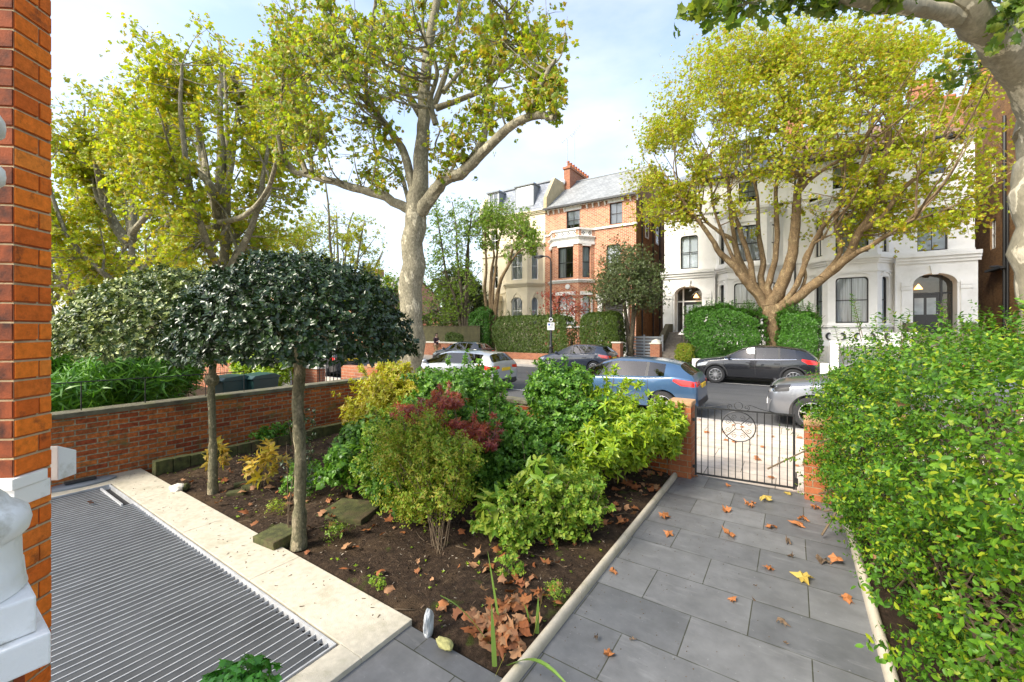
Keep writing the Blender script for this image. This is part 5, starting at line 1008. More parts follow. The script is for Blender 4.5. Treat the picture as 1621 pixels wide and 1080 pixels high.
B('fern_clump', 'small fern sprouting right of the near holly trunk', 'fern', tuple(gnd(535, 848, .02)), [tuple(gnd(530, 845, .08))+(.12,.1,.07)], SP_fine, M['leaf_green'], .08, 50, 4, .003, seed=18)
B('fern_clump', 'small fern left of the near holly trunk among the white debris', 'fern', tuple(gnd(437, 808, .02)), [tuple(gnd(437, 806, .06))+(.12,.08,.05)], SP_fine, M['leaf_olive'], .07, 50, 4, .003, seed=19)
pp_ = thing('potted_plant', 'bright green leafy plant at the bottom edge in front of the grate', 'plant', (-1.62, 1.05, .0))
# plant in a pot whose top just enters the frame
q = atD(365, 1068, 1.55); pp_.location = (q.x, q.y, 0); mb = MB(); mb.lathe([(.09, 0), (.13, .35), (.145, .36), (.145, .4), (.12, .4), (.11, .36)], 24); mb.build('pot', M['tile'], pp_, smooth=True)
P, N = superpts(420, (.17,.15,.13), 2, rng, .4, 1.05, -.6, .2, 2, 3); scatter('foliage', SP_lobe, P+np.array([0,0,q.z-.13]), N+rng.normal(0,.4,N.shape)+np.array([0,0,.6]), rng.uniform(.03,.06,len(P)), M['leaf_ivy'], pp_, 3)
mb = MB()
for k in range(14): e = P[k*20]+np.array([0,0,q.z-.13]); mb.tube([(0,0,.36), (e[0]*.5,e[1]*.5,.36+(e[2]-.36)*.6), tuple(e)], [.004,.003,.002], 5)
mb.build('stems', M['twig'], pp_)
# strap leaves of the iris
def strap(mb, base, tip, w, bend, n=8, fold=.15):
    base = Vector(base); tip = Vector(tip); d = tip-base; side = Vector((-d.y, d.x, 0)); side = side.normalized() if side.length > .05 else Vector((RX, RY, 0)); side = (side+Vector((RX,RY,0))*.8).normalized(); k = len(mb.v)
    for i in range(n+1):
        f = i/n; p = base.lerp(tip, f)+Vector((0,0,bend*math.sin(math.pi*f)))+Vector((RX,RY,0))*0; ww = w*(1-f**2.5)*.5+.0006
        mb.v += [tuple(p-side*ww), tuple(p+Vector((0,0,-w*fold))), tuple(p+side*ww)]
    for i in range(n):
        a = k+3*i; mb.f += [(a,a+1,a+4,a+3), (a+1,a+2,a+5,a+4)]
ir = thing('iris_plant', 'iris with tall upright sword leaves in the front corner of the bed', 'plant', (0,0,0))
def leafpx(us, w, mat, nm='leaf', bend=.03):
    m_ = MB(); b = gnd(us[0], us[1], .02); t_ = atD(us[2], us[3], us[4]); strap(m_, b, t_, w, bend); return m_.build(nm, mat, ir, uv=False, fixn=False)
leafpx((790,985,772,872,3.05), .042, M['leaf_iris'], bend=0); leafpx((783,1055,778,955,2.62), .03, M['leaf_iris'], bend=0); leafpx((775,1020,697,942,2.9), .042, M['leaf_iris'], bend=.05); leafpx((785,1000,745,1010,2.9), .012, M['leaf_iris'])
leafpx((845,1005,860,938,2.95), .03, M['deadleaf_y'], bend=.0); leafpx((850,1003,852,945,2.95), .026, M['leaf_iris'], bend=0); leafpx((838,985,828,955,3.0), .014, M['leaf_iris']); leafpx((785,1068,800,1035,2.6), .028, M['deadleaf_y'], bend=0)
leafpx((806,1052,905,1092,2.2), .045, M['leaf_iris'], bend=.09)
# tall privet hedge on the right
hd = thing('privet_hedge', 'big loose privet hedge filling the right side of the path', 'hedge', (1.6, 4, 0)); rg = np.random.default_rng(77)
HB = [(.72,5.95,.92,.47,.5,.68), (.85,5.3,.55,.52,1.0,.5), (1.35,5.2,1.05,1.02,1.35,.98), (1.75,4.4,1.2,1.2,1.5,.98), (1.9,3.1,1.15,1.25,1.5,1.0), (2.1,1.9,1.0,1.3,1.2,1.0), (1.1,4.6,.55,.60,1.5,.5), (1.35,3.2,.5,.72,1.3,.48), (1.65,2.2,.5,.85,1.0,.45), (2.6,5.6,1.2,1.2,1.0,1.0)]
PP = []; DD = []
for i, b in enumerate(HB):
    P, N = superpts(3200 if i < 2 else 4600 if i < 6 else 3400 if i < 9 else 1300, b[3:6], 2.6, rg, .66, 1.10, -.9, .34, 3.2, i*5); P = P+np.array(b[:3]); PP.append(P); DD.append(N)
P = np.concatenate(PP); D = np.concatenate(DD); ok = (P[:,2] > .08) & (P[:,1] < 6.55) & (P[:,1] > .9) & (P[:,0] < 3.0)
ok &= ~((P[:,0] < .52) & (P[:,2] < .25))
for i, b in enumerate(HB): # drop most sprigs deep inside another lump
    q = (np.abs((P-np.array(b[:3]))/np.array(b[3:6]))**2.6).sum(1)**(1/2.6); ok &= ~((q < .62) & (rg.random(len(P)) < .85))
nzv = np.array([noise.noise(Vector((x*2.1, y*2.1, z*2.6))) + .6*noise.noise(Vector((x*5, y*5, z*5+3))) for x, y, z in P]); ok &= ~((nzv < -.03-.34*(P[:,2]-.8)) & (rg.random(len(P)) < .85))
P, D = P[ok]-np.array([1.6,4,0]), D[ok]; near = np.linalg.norm(P+np.array([1.6,4,-EYE]), axis=1)
D = D*.9+rg.normal(0, .45, D.shape)+np.array([0,0,.35]); scatter('foliage', SP_priv, P, D, rg.uniform(.085, .165, len(P)), M['leaf_privet'], hd, 3)
sel = rg.choice(len(P), 260, replace=False); scatter('dead_leaves', [P_leaf(.6,.3), P_crump(random.Random(2))], P[sel]*.985, D[sel], rg.uniform(.03, .06, 260), M['deadleaf'], hd, 9)
# long top shoots
ts = [(1350,480,4.6),(1385,500,4.4),(1350,470,4.4),(1322,520,4.7),(1425,505,4.2),(1440,495,4.1),(1490,480,3.9),(1493,500,3.8),(1520,500,3.7),(1465,520,3.9),(1560,500,3.3),(1395,500,4.1),(1298,560,4.6),(1590,505,3.0),(1610,515,2.8),(1540,515,3.3)]
mb = MB()
for u, v, d in ts:
    e = atD(u, v, d); b = e-Vector((rg.uniform(-.1,.1), rg.uniform(-.1,.1), .42)); mb.tube([b-Vector((1.6,4,0)), e-Vector((1.6,4,0))], [.004,.0015], 5)
    SPs = []; SD = []
    for k in range(9): SPs.append(tuple(b.lerp(e, .25+.75*k/8)-Vector((1.6,4,0)))); SD.append(tuple((e-b)+Vector(rg.normal(0,.02,3))))
    scatter('shoot', [sprig(P_leaf(.5,.24), 3, .15, 62, random.Random(4), 0, False, 0)], SPs, SD, .1, M['leaf_privet'], hd, int(u))
for i in range(800):
    b = HB[rg.integers(0, 9)]; d = rg.normal(size=3); d /= np.linalg.norm(d); d[2] = abs(d[2])*.8; s = Vector((b[0]+rg.normal(0,.25), b[1]+rg.normal(0,.5), rg.uniform(0,.5))); e = Vector(np.array(b[:3])+d*np.array(b[3:6])*rg.uniform(.6,.98))
    if e.x < .3 or e.y > 6.4 or e.y < 1: continue
    m_ = s.lerp(e, .5)+Vector(rg.normal(0, .12, 3)); mb.tube([x-Vector((1.6,4,0)) for x in smooth_path([s, m_, e], 3)], [.011,.010,.008,.007,.005,.004,.002], 5)
mb.build('branches', M['twig'], hd, uv=False)
# topiary hollies
def topiary(lab, base, c, r, mat, trunkpts, rt, seed, nl, name='holly_standard', lf=1.):
    t = thing(name, lab, 'tree', base); base = Vector(base); rg = np.random.default_rng(seed)
    P, N = superpts(nl, r, 2.0, rg, .74, 1.04, -.10, .10, 3, seed); P = P+np.array(c)-np.array(base); N = N+rg.normal(0, .55, N.shape)+np.array([0,0,.25]); scatter('crown', SP_holly, P, N, rg.uniform(.055, .10, len(P))*lf, mat, t, seed)
    mb = MB(); pts = smooth_path([Vector(p)-base for p in trunkpts], 6); n = len(pts); rs = [rt*(1.25-.45*min(1, k/(n*.25)) if k < n*.25 else .85)+rt*.30*noise.noise(Vector((k*.9, seed, 0))) for k in range(n)]; mb.tube(pts, rs, 14)
    for k in range(16):
        d = rg.normal(size=3); d[2] = abs(d[2])*.5+.1; e = Vector(np.array(c)-np.array(base)+d/np.linalg.norm(d)*np.array(r)*.8); s = pts[-1-int(rg.integers(0, 3))]; mb.tube(smooth_path([s, s.lerp(e, .5)-Vector((0,0,.05)), e], 3), [rt*.4*(1-k2/8) for k2 in range(7)], 6)
    mb.build('trunk', M['bark_holly'], t, uv=False, smooth=True); return t
hb = gnd(473, 868); c1 = atD(462, 490, 4.1)
topiary('near holly clipped to a dark glossy dome on a pale trunk', tuple(hb), (c1.x+.13, c1.y+.04, 1.95), (1.0, 1.0, .86), M['leaf_holly'], [hb, gnd(476, 800, .25)*0+Vector((hb.x-.02, hb.y+.02, .4)), Vector((hb.x+.03, hb.y, .9)), Vector((hb.x-.02, hb.y, 1.4)), Vector((hb.x+.02, hb.y, 1.75)), Vector((hb.x-.03, hb.y+.02, 2.1))], .062, 3, 5200)
hb2 = gnd(337, 782)
topiary('far holly with cream-variegated flat dome and knotted trunk', tuple(hb2), (hb2.x-.75, hb2.y-.05, 1.93), (1.5, 1.25, .95), M['leaf_var'], [hb2, Vector((hb2.x, hb2.y, .6)), Vector((hb2.x-.03, hb2.y, 1.1)), Vector((hb2.x-.05, hb2.y, 1.35)), Vector((hb2.x, hb2.y, 1.75)), Vector((hb2.x-.05, hb2.y, 2.1))], .05, 4, 4800, lf=1.35)
mb = MB(); mb.ell((0,0,0), (.085,.085,.09), 12, 8); o = mb.build('knot', M['bark_holly'], bpy.data.objects['holly_standard.001'], uv=False, smooth=True); o.location = (-.03, 0, 1.48)
# neighbour's bamboo, wire rail, dark shrubs, bins
B('bamboo_clump', 'arching bright green bamboo behind the left brick wall', 'bamboo', (-9.8, 3.3, 0), [(-9.7,2.3,1.15,.8,.8,.75), (-10.7,1.9,1.3,.8,.8,.85), (-9.2,1.6,.9,.5,.7,.6), (-10.8,3.0,1.1,.6,.6,.7)], SP_lance, M['leaf_bamboo'], .24, 4600, 40, .008, up_b=-.1, rnd=.5, seed=31, lo=.6)
B('dark_laurel', 'dark green shrub behind the bamboo at far left', 'shrub', (-11.5, 2.0, 0), [(-11.5,1.8,1.0,.8,.8,1.0), (-12.2,3.0,1.3,.8,.9,1.0)], SP_oval, M['leaf_hedge'], .12, 2400, 10, .02, seed=32)
B('acid_green_shrub', 'pale yellow-green shrub behind the two green bins', 'shrub', (-12.2, 5.8, 0), [(-12.6,5.9,1.1,.9,.5,.55), (-11.4,5.7,1.0,.6,.5,.5), (-13.6,6.1,1.2,.8,.5,.6)], SP_whorl, M['leaf_choisya'], .12, 2600, 8, .02, seed=33)
B('orange_flowers', 'small patch of orange-red flowering foliage above the pale shrub', 'shrub', (-13.2, 5.2, 0), [(-13.3,5.3,1.75,.3,.3,.14)], SP_oval, leafmat('orange_leaves', [(.6,.12,.02), (.5,.06,.02)], trans=.3), .09, 220, 5, .008, seed=34)
wr_ = thing('wire_rail', 'thin black wire rail with posts above the left garden wall', 'railing', (-8.3, 0, 1.0)); mb = MB(); mb.tube([(0,.2,.42),(0,3.6,.36)], .008, 6); mb.build('top_rail', M['iron'], wr_); mb = MB()
for y in (.6, 1.05, 1.5, 2.2, 3.0, 3.6): mb.tube([(0,y,-.0),(0,y,.39)], .007, 6)
mb.build('posts', M['iron'], wr_)
def bin_(u, v, d, lab, rz):
    q = atD(u, v, d); t = thing('wheelie_bin', lab, 'bin', (q.x, q.y, 0), rz, None); mat = bpy.data.materials.get('bin_green') or basic('bin_green', (.018,.06,.055), .45, .1)
    m_ = MB(); a, b = .24, .29; z0, z1 = .05, .95; m_.add([(-a,-a,z0),(a,-a,z0),(a,a,z0),(-a,a,z0),(-b,-b,z1),(b,-b,z1),(b,b+.05,z1),(-b,b+.05,z1)], [(3,2,1,0),(4,5,6,7),(0,1,5,4),(1,2,6,5),(2,3,7,6),(3,0,4,7)]); m_.build('body', mat, t, bevel=.015)
    m_ = MB(); m_.prism([(-.33,.951),(.36,.951),(.36,1.0),(.2,1.07),(-.25,1.04),(-.33,.98)], -.31, .31, lambda x,y,z: (y,x,z)); m_.build('lid', mat, t, bevel=.012)
    m_ = MB(); m_.tube([(-.25,.4,.98),(.25,.4,.98)], .018, 8); m_.build('handle', mat, t)
    for s in (-1, 1): m_ = MB(); m_.lathe([(.02,-.03),(.1,-.03),(.1,.03),(.02,.03)], 16, (s*.27,.3,.1), 'x'); m_.build('wheel', M['paint_tyre'], t)
bin_(362, 600, 9.7, 'dark green wheelie bin behind the wall, left one partly hidden by the far holly trunk', .15); bin_(409, 597, 10.1, 'dark green wheelie bin behind the wall, right one standing clear of the holly trunk', .1)
# neighbour's front wall with railings, gate posts
nw = thing('neighbour_front_wall', 'brick front wall of the next garden with black railings on top', 'wall', (-14, 6.45, 0)); mb = MB(); mb.box((-6, 0, 0), (3.3, .25, 1.05)); mb.box((4.4, 0, 0), (5.6, .25, 1.2)); mb.build('wall_body', M['brick_low'], nw); mb = MB(); mb.box((-6, -.03, 1.05), (3.35, .28, 1.12)); mb.build('coping', M['stonetrim'], nw)
mb = MB(); x = -6
while x < 3.2: mb.tube([(x,.12,1.12),(x,.12,1.45)], .014, 5); x += .16
mb.box((-6, .1, 1.4), (3.3, .14, 1.43)); mb.build('railings', M['iron'], nw)
wg = thing('white_board', 'white painted board by the gateway of the next garden', 'gate', (-11.6, 6.2, 0)); mb = MB(); mb.box((-.4, 0, .1), (.0, .06, 1.15)); mb.box((-.42,-.02,.0), (-.34,.08,1.25)); mb.build('panel', M['whiteframe'], wg)
railing('iron_gate', 'black iron gate in the next garden front wall, seen through the holly', -10.65, -9.65, 6.5, .08, 1.5, .16)
# ================================================ TREES
TW_P = [sprig(P_lobed(1, .25), 3, .9, 62, random.Random(i+5)) for i in range(5)]
TW_S = [sprig(P_simple(.8, .6), 4, .8, 60, random.Random(i+15)) for i in range(5)]
def branch_mesh(mb, pts, r0, r1, seg=9, gn=.10, seed=0):
    p = smooth_path(pts, 4); n = len(p); out = []
    rs = []
    for k in range(n):
        f = k/(n-1); r = r0+(r1-r0)*f**.8; rs.append(r*(1+gn*noise.noise(Vector((k*.55, seed*3.1, 0)))))
        if 0 < k < n-1: p[k] = p[k]+Vector((noise.noise(Vector((k*.5, seed, 1))), noise.noise(Vector((k*.5, seed, 5))), noise.noise(Vector((k*.5, seed, 9)))))*r*.35
    mb.tube(p, rs, seg); return [(q, r) for q, r in zip(p, rs)]
def tree(name, lab, base, limbs, targets, leafmat_, barkm, protos, leaf, per, seed=1, twr=.028, sag=.0, group=None, cat='tree', spread=.5, along=.45, minh=None, sub=2, upb=.25, straight=False):
    base = Vector(base); t = thing(name, lab, cat, base, 0, group); rg = np.random.default_rng(seed); mb = MB(); samp = []
    for i, (pts, r0, r1) in enumerate(limbs):
        s = branch_mesh(mb, [Vector(p)-base for p in pts], r0, r1, 14 if r0 > .3 else 9 if r0 > .08 else 6, .10, seed+i)
        if i: samp += s[max(1, len(s)//3):] if r0 > .12 else s[len(s)//5:]
    SP = np.array([tuple(q) for q, r in samp]); SR = np.array([r for q, r in samp]); LP_ = []; LD = []
    for tg in targets:
        c = np.array(tg)-np.array(base); d = np.linalg.norm((SP-c)*np.array([1,1,1.0]), axis=1)+np.where(SP[:,2] > c[2]-.1, (SP[:,2]-c[2]+.1)*1.2, 0)+rg.uniform(0, .5, len(SP)); k = int(np.argmin(d)); s = Vector(SP[k]); e = Vector(c); L = (e-s).length
        if L < .05: continue
        m_ = s.lerp(e, .5)+Vector((rg.normal(0, .06*L), rg.normal(0, .06*L), (-.06 if straight else -.10)*L+rg.normal(0, .03*L))); r = min(SR[k]*.7, twr*(.5+.35*L))
        path = smooth_path([s, m_, e], 3); mb.tube(path, [r*(1-.82*j/6) for j in range(7)], 5, False)
        for q in range(sub):
            f = rg.uniform(.35, .95); b0 = s.lerp(e, f); b1 = b0+((e-s).normalized()*.5+Vector(rg.normal(0, .6, 3))).normalized()*min(L, 1.6)*rg.uniform(.3, .6); mb.tube([b0, b0.lerp(b1, .5)+Vector((0,0,.03)), b1], [r*.4, r*.3, r*.14], 4, False)
            for _ in range(max(1, per//5)): g = rg.uniform(.3, 1.05); LP_.append(tuple(b0.lerp(b1, g)+Vector(rg.normal(0, leaf*.9, 3)))); LD.append(tuple((b1-b0).normalized()+Vector(rg.normal(0, .6, 3))+Vector((0,0,upb))))
        for _ in range(per):
            g = rg.uniform(along, 1.08); q = s.lerp(e, g)+Vector(rg.normal(0, spread*min(1, L*.35+.15)*.5, 3)); LP_.append(tuple(q)); LD.append(tuple((e-s).normalized()+Vector(rg.normal(0, .6, 3))+Vector((0,0,upb))))
    mb.build('trunk', M[barkm], t, uv=False, smooth=True, fixn=False)
    scatter('crown', protos, np.array(LP_), np.array(LD), leaf*rg.uniform(.6, 1.3, len(LP_)), M[leafmat_], t, seed); return t
def blobs_px(bl, rg, Y=True):
    out = []
    for u, v, ru, rv, y, ry, n in bl:
        for _ in range(n):
            a = rg.uniform(0, 2*math.pi); s = rg.random()**.5; w = rg.uniform(-1, 1); k = math.sqrt(max(0, 1-w*w*.7)); out.append(tuple(onY(u+ru*s*k*math.cos(a), v+rv*s*k*math.sin(a), y+w*ry)))
    return out
def LY(pts, y0, y1=None):   # pixel polyline -> world, depth drifting from plane y0 to y1
    y1 = y0 if y1 is None else y1; n = len(pts)-1; return [onY(u, v, y0+(y1-y0)*i/n) for i, (u, v) in enumerate(pts)]
rg = np.random.default_rng(5)
# --- the large central plane
Y = 10.0; b = onY(651, 619, Y); b.z = -.05
L = [([b, onY(651, 560, Y), onY(651, 480, Y), onY(653, 400, Y), onY(658, 345, Y), onY(664, 300, Y)], .46, .33),
 (LY([(655,335),(628,322),(600,308),(545,293),(490,278),(464,270),(448,248),(440,215)], Y, Y-2.0), .20, .07),
 (LY([(485,274),(470,232),(452,195),(446,150),(452,100)], Y-1.8, Y-2.2), .09, .03), (LY([(494,272),(490,222),(482,165),(488,100)], Y-1.8, Y-1.2), .08, .03),
 (LY([(664,310),(668,230),(671,170),(676,90),(690,10),(700,-60),(705,-150)], Y, Y+.6), .30, .07),
 (LY([(666,182),(645,145),(632,95),(620,60),(604,0),(590,-80)], Y+.3, Y+1.2), .14, .05), (LY([(668,180),(690,160),(714,85),(726,20),(738,-60)], Y+.3, Y+1.4), .13, .05),
 (LY([(655,305),(640,243),(621,212),(600,182),(581,152),(580,100),(590,40),(597,-20)], Y, Y-1.6), .16, .05), (LY([(580,128),(560,92),(540,62),(520,10)], Y-1.2, Y-2.4), .08, .03),
 (LY([(668,335),(690,300),(706,284),(733,272),(756,250),(790,216),(815,195),(850,183),(878,186)], Y, Y-1.0), .24, .08), (LY([(836,187),(848,152),(868,112),(879,96)], Y-.9, Y-1.0), .09, .045),
 (LY([(738,266),(760,230),(769,200),(770,160),(776,118),(780,60),(776,10)], Y-.4, Y+1.2), .14, .045), (LY([(772,130),(788,85),(800,62),(802,20)], Y+.3, Y-.6), .08, .03),
 (LY([(690,172),(728,158),(764,142),(800,110),(832,84),(862,58)], Y+.3, Y+1.6), .11, .04), (LY([(702,146),(730,112),(752,88)], Y+.3, Y+2), .09, .04),
 (LY([(690,197),(681,160),(692,112),(672,60),(668,0)], Y-.5, Y-1.2), .10, .035), (LY([(648,330),(640,290),(625,262),(596,240),(590,205)], Y+.1, Y+1.6), .09, .04), (LY([(700,290),(720,255),(690,235),(697,205)], Y+.5, Y+1.5), .07, .03)]
T = blobs_px([(450,90,55,105,8.2,1.4,80),(465,200,55,65,8.2,1.2,46),(520,60,50,85,8.0,1.5,46),(560,90,50,90,8.6,1.8,44),(610,60,50,70,10,2.5,28),(575,230,55,55,9.5,1.2,20),(590,285,50,25,10,1,10),(690,40,70,60,10.5,2.5,34),(640,150,40,40,11,1.5,14),(500,170,40,60,8.5,1.2,20),(740,110,40,50,11,1.5,16),
 (755,60,50,60,10.5,2,22),(820,60,60,60,10.5,1.8,34),(862,150,42,48,9.3,1,22),(790,170,50,40,10,1.5,16),(735,215,45,40,9.6,1,14),(865,60,40,45,10.8,1.2,14),(700,250,30,30,9.6,.8,7),(450,-60,90,50,9,2,16),(620,-80,120,60,10,3,24),(780,-60,100,50,10.5,2.5,20),(690,-170,130,60,10.5,3,20)], rg)
tree('plane_tree', 'big London plane with thick mottled trunk at centre, spreading knuckled limbs', b, L, T, 'leaf_plane', 'bark_plane', TW_P, .13, 11, 3, .03, spread=.55, sub=2)
# --- the row of planes to the left
def row_plane(u, lab, seed, top, name='plane_tree', Y=10., R=4.6, lean=(0,0), zf=4.2, r0=.42, nT=150, leaf=.16, per=13, lm='leaf_plane2', bark='bark_plane', limbs=7, group=None, protos=TW_P, flat=1., base=None, traced=()):
    b = base or onY(u, 600, Y); b = Vector((b.x, b.y, -.05)); rs = random.Random(seed); f = Vector((b.x+lean[0], b.y+lean[1], zf)); L = [([b, b.lerp(f, .35)+Vector((.05,0,0)), b.lerp(f, .7)-Vector((.06,0,0)), f], r0*1.1, r0*.85)]; ends = []
    for pl_, a_, b_, y1 in traced: L.append((LY(pl_, Y, Y+y1), a_, b_))
    L.append(([f, f+Vector((.2,.1,(top-zf)*.3)), f+Vector((-.1,.2,(top-zf)*.6)), f+Vector((.1,0,(top-zf)*.85))], r0*.6, .06)); ends.append(L[-1][0][-1])
    for k in range(limbs):
        a = 2*math.pi*(k+.5*rs.random())/limbs; h0 = f.z-(zf*.12)*rs.random()+(top-zf)*.22*(k % 3)*.5; rr_ = R*rs.uniform(.6, .95); st = Vector((f.x, f.y, h0)); d = Vector((math.cos(a), math.sin(a), 0)); ht = (top-zf)*rs.uniform(.35, .8)
        p = [st, st+d*rr_*.35+Vector((0,0,ht*.14)), st+d*rr_*.72+Vector((0,0,ht*.40)), st+d*rr_*.92+Vector((0,0,ht*.75)), st+d*rr_+Vector((rs.uniform(-.4,.4),rs.uniform(-.4,.4),ht))]; L.append((p, r0*.58, .06))
        q = p[2]; L.append(([q, q+d*.8+Vector((rs.uniform(-.8,.8),rs.uniform(-.8,.8),1.2)), q+d*1.4+Vector((rs.uniform(-1.4,1.4),rs.uniform(-1.4,1.4),2.8))], r0*.2, .035))
        q = p[1]; L.append(([q, q+Vector((rs.uniform(-.8,.8),rs.uniform(-.8,.8),1.6)), q+Vector((rs.uniform(-1.4,1.4),rs.uniform(-1.4,1.4),3.4))], r0*.22, .035))
    rg_ = np.random.default_rng(seed); T = []; cz = (zf+top)/2-.5
    cl = [rg_.normal(size=3) for _ in range(24)]; cl = [c/np.linalg.norm(c)*rg_.uniform(.45, .95) for c in cl]
    for i in range(nT):
        c = cl[i % 24]+rg_.normal(0, .15, 3)
        if c[2] < .1 and math.hypot(c[0], c[1]) < .62 and rg_.random() < .5: continue
        T.append((f.x+c[0]*R*1.02, f.y+c[1]*R*1.02, cz+c[2]*(top-zf)*.60*flat))
    T = [x for x in T if x[2] > 2.6]
    return tree(name, lab, b, L, T, lm, bark, protos, leaf, per, seed, .026, group=group, sub=2, spread=.8)
row_plane(345, 'plane tree left of the central plane, tallest crown against the sky', 21, 19.0, R=4.9, lean=(-.3,.4), zf=5.6, nT=560, leaf=.18, per=17, limbs=4, traced=[([(345,345),(338,300),(312,272),(285,240),(268,200)],.24,.1,-2),([(345,330),(350,250),(348,170),(352,100),(345,55)],.26,.08,1),([(350,330),(366,262),(373,200),(378,140)],.22,.08,2),([(348,352),(380,345),(410,320),(430,285),(440,240)],.15,.06,-2),([(330,300),(318,220),(300,150),(280,95)],.16,.07,1),([(344,360),(300,350),(288,330),(270,300),(240,285)],.2,.08,-2.5)])
row_plane(205, 'plane tree with a forked pale trunk, above the variegated holly', 22, 19.5, R=5.6, lean=(.2,0), zf=5.6, nT=540, leaf=.21, per=16, limbs=4, traced=[([(207,385),(183,355),(166,320),(157,288),(150,245)],.32,.14,-2),([(163,320),(145,275),(122,245)],.18,.08,-2.5),([(208,380),(213,312),(216,240),(222,165)],.30,.1,1),([(210,370),(240,330),(262,300),(275,260)],.22,.09,-2),([(205,370),(195,300),(188,220),(180,150)],.2,.08,2)])
row_plane(120, 'far plane tree near the brick pier edge, yellowing leaves', 23, 18.5, R=6.2, zf=5.4, nT=320, leaf=.24, per=15)
row_plane(78, 'farthest plane tree of the near row, partly hidden by the brick pier', 24, 18, R=6.5, zf=5, nT=240, leaf=.28, per=14)
for i, (X_, Yt, tp, R_2, lb) in enumerate([(-34, 22.3, 14, 4.6, 'smaller plane tree across the road seen left of the central trunk'), (-47, 22.3, 15.5, 6.0, 'plane tree across the road, seen just left of the tallest crown'), (-62, 22.3, 15, 5.6, 'plane tree across the road, seen between the two left crowns'), (-80, 22.3, 15, 6.5, 'far plane tree across the road above the bamboo'), (-103, 22.3, 15, 7.5, 'farthest plane tree across the road beside the brick pier'), (-40, 30, 9, 4, 'garden tree in front of the low distant brick house'), (-57, 34, 10, 5, 'leafy garden tree beyond the far pavement at left'), (-26.3, 30.5, 7.6, 2.9, 'dark leafy tree behind the three-stemmed tree and the timber fence')]):
    row_plane(0, lb, 41+i, tp, R=R_2, zf=4.2 if tp > 11 else 2.6, r0=.28, nT=230, leaf=.22+.02*i, per=14, lm='leaf_plane2' if i < 5 else 'leaf_dark' if i == 7 else 'leaf_green', protos=TW_S, base=Vector((X_, Yt, 0)), limbs=6)
# --- the right-hand plane overhanging from the pavement
Y = 9.6; d0 = 6.5; b = atD(1655, 600, d0); b.z = -.05
A = lambda u, v, d: atD(u+18, v, d)
L = [([b, A(1655,700,d0), A(1657,520,d0), A(1650,420,d0), A(1645,330,d0), A(1645,260,d0), A(1655,200,d0)], .44, .38),
 ([A(1650,262,d0), A(1636,190,6.45), A(1606,122,6.3), A(1563,68,6.1), A(1520,22,5.9), A(1468,-35,5.8), A(1410,-100,5.7)], .30, .16),
 ([A(1500,30,5.9), A(1470,18,5.8), A(1420,12,5.6), A(1365,6,5.4), A(1290,-12,5.2), A(1220,-30,5.1), A(1150,-25,5.0)], .12, .06),
 ([A(1640,210,d0), A(1680,120,6.6), A(1720,20,6.8), A(1740,-100,7)], .36, .2),
 ([A(1560,92,6.15), A(1585,40,6.3), A(1600,-20,6.5), A(1610,-120,6.7)], .16, .1), ([A(1400,-90,5.7), A(1330,-160,5.8), A(1260,-220,6)], .2, .08), ([A(1150,-25,5.0), A(1100,-10,4.9), A(1085,2,4.8)], .05, .015), ([A(1290,-12,5.2), A(1260,-60,4.9), A(1200,-120,4.7)], .07, .03)]
rg = np.random.default_rng(9); T = []
for u, v, ru, rv, d, rd, n in [(1120,6,40,14,4.9,.3,7),(1200,-5,60,16,5.1,.4,12),(1300,0,60,18,5.2,.5,12),(1390,-25,50,40,5.6,.6,16),(1500,-20,60,40,6.2,.8,12),(1590,20,40,45,6.0,.5,16),(1560,-70,80,50,6.5,1,18),(1300,-110,150,60,5.8,1,26),(1480,115,50,28,6.9,.4,4),(1700,0,60,100,6.5,1,12)]:
    for _ in range(n): T.append(tuple(atD(u+rg.uniform(-1,1)*ru, v+rg.uniform(-1,1)*rv, d+rg.uniform(-rd,rd))))
tree('plane_tree', 'near London plane at the right edge with flaking cream bark and overhanging limb', b, L, T, 'leaf_shade', 'bark_near', TW_P, .11, 9, 61, .02, spread=.45, sub=1, upb=-.3)
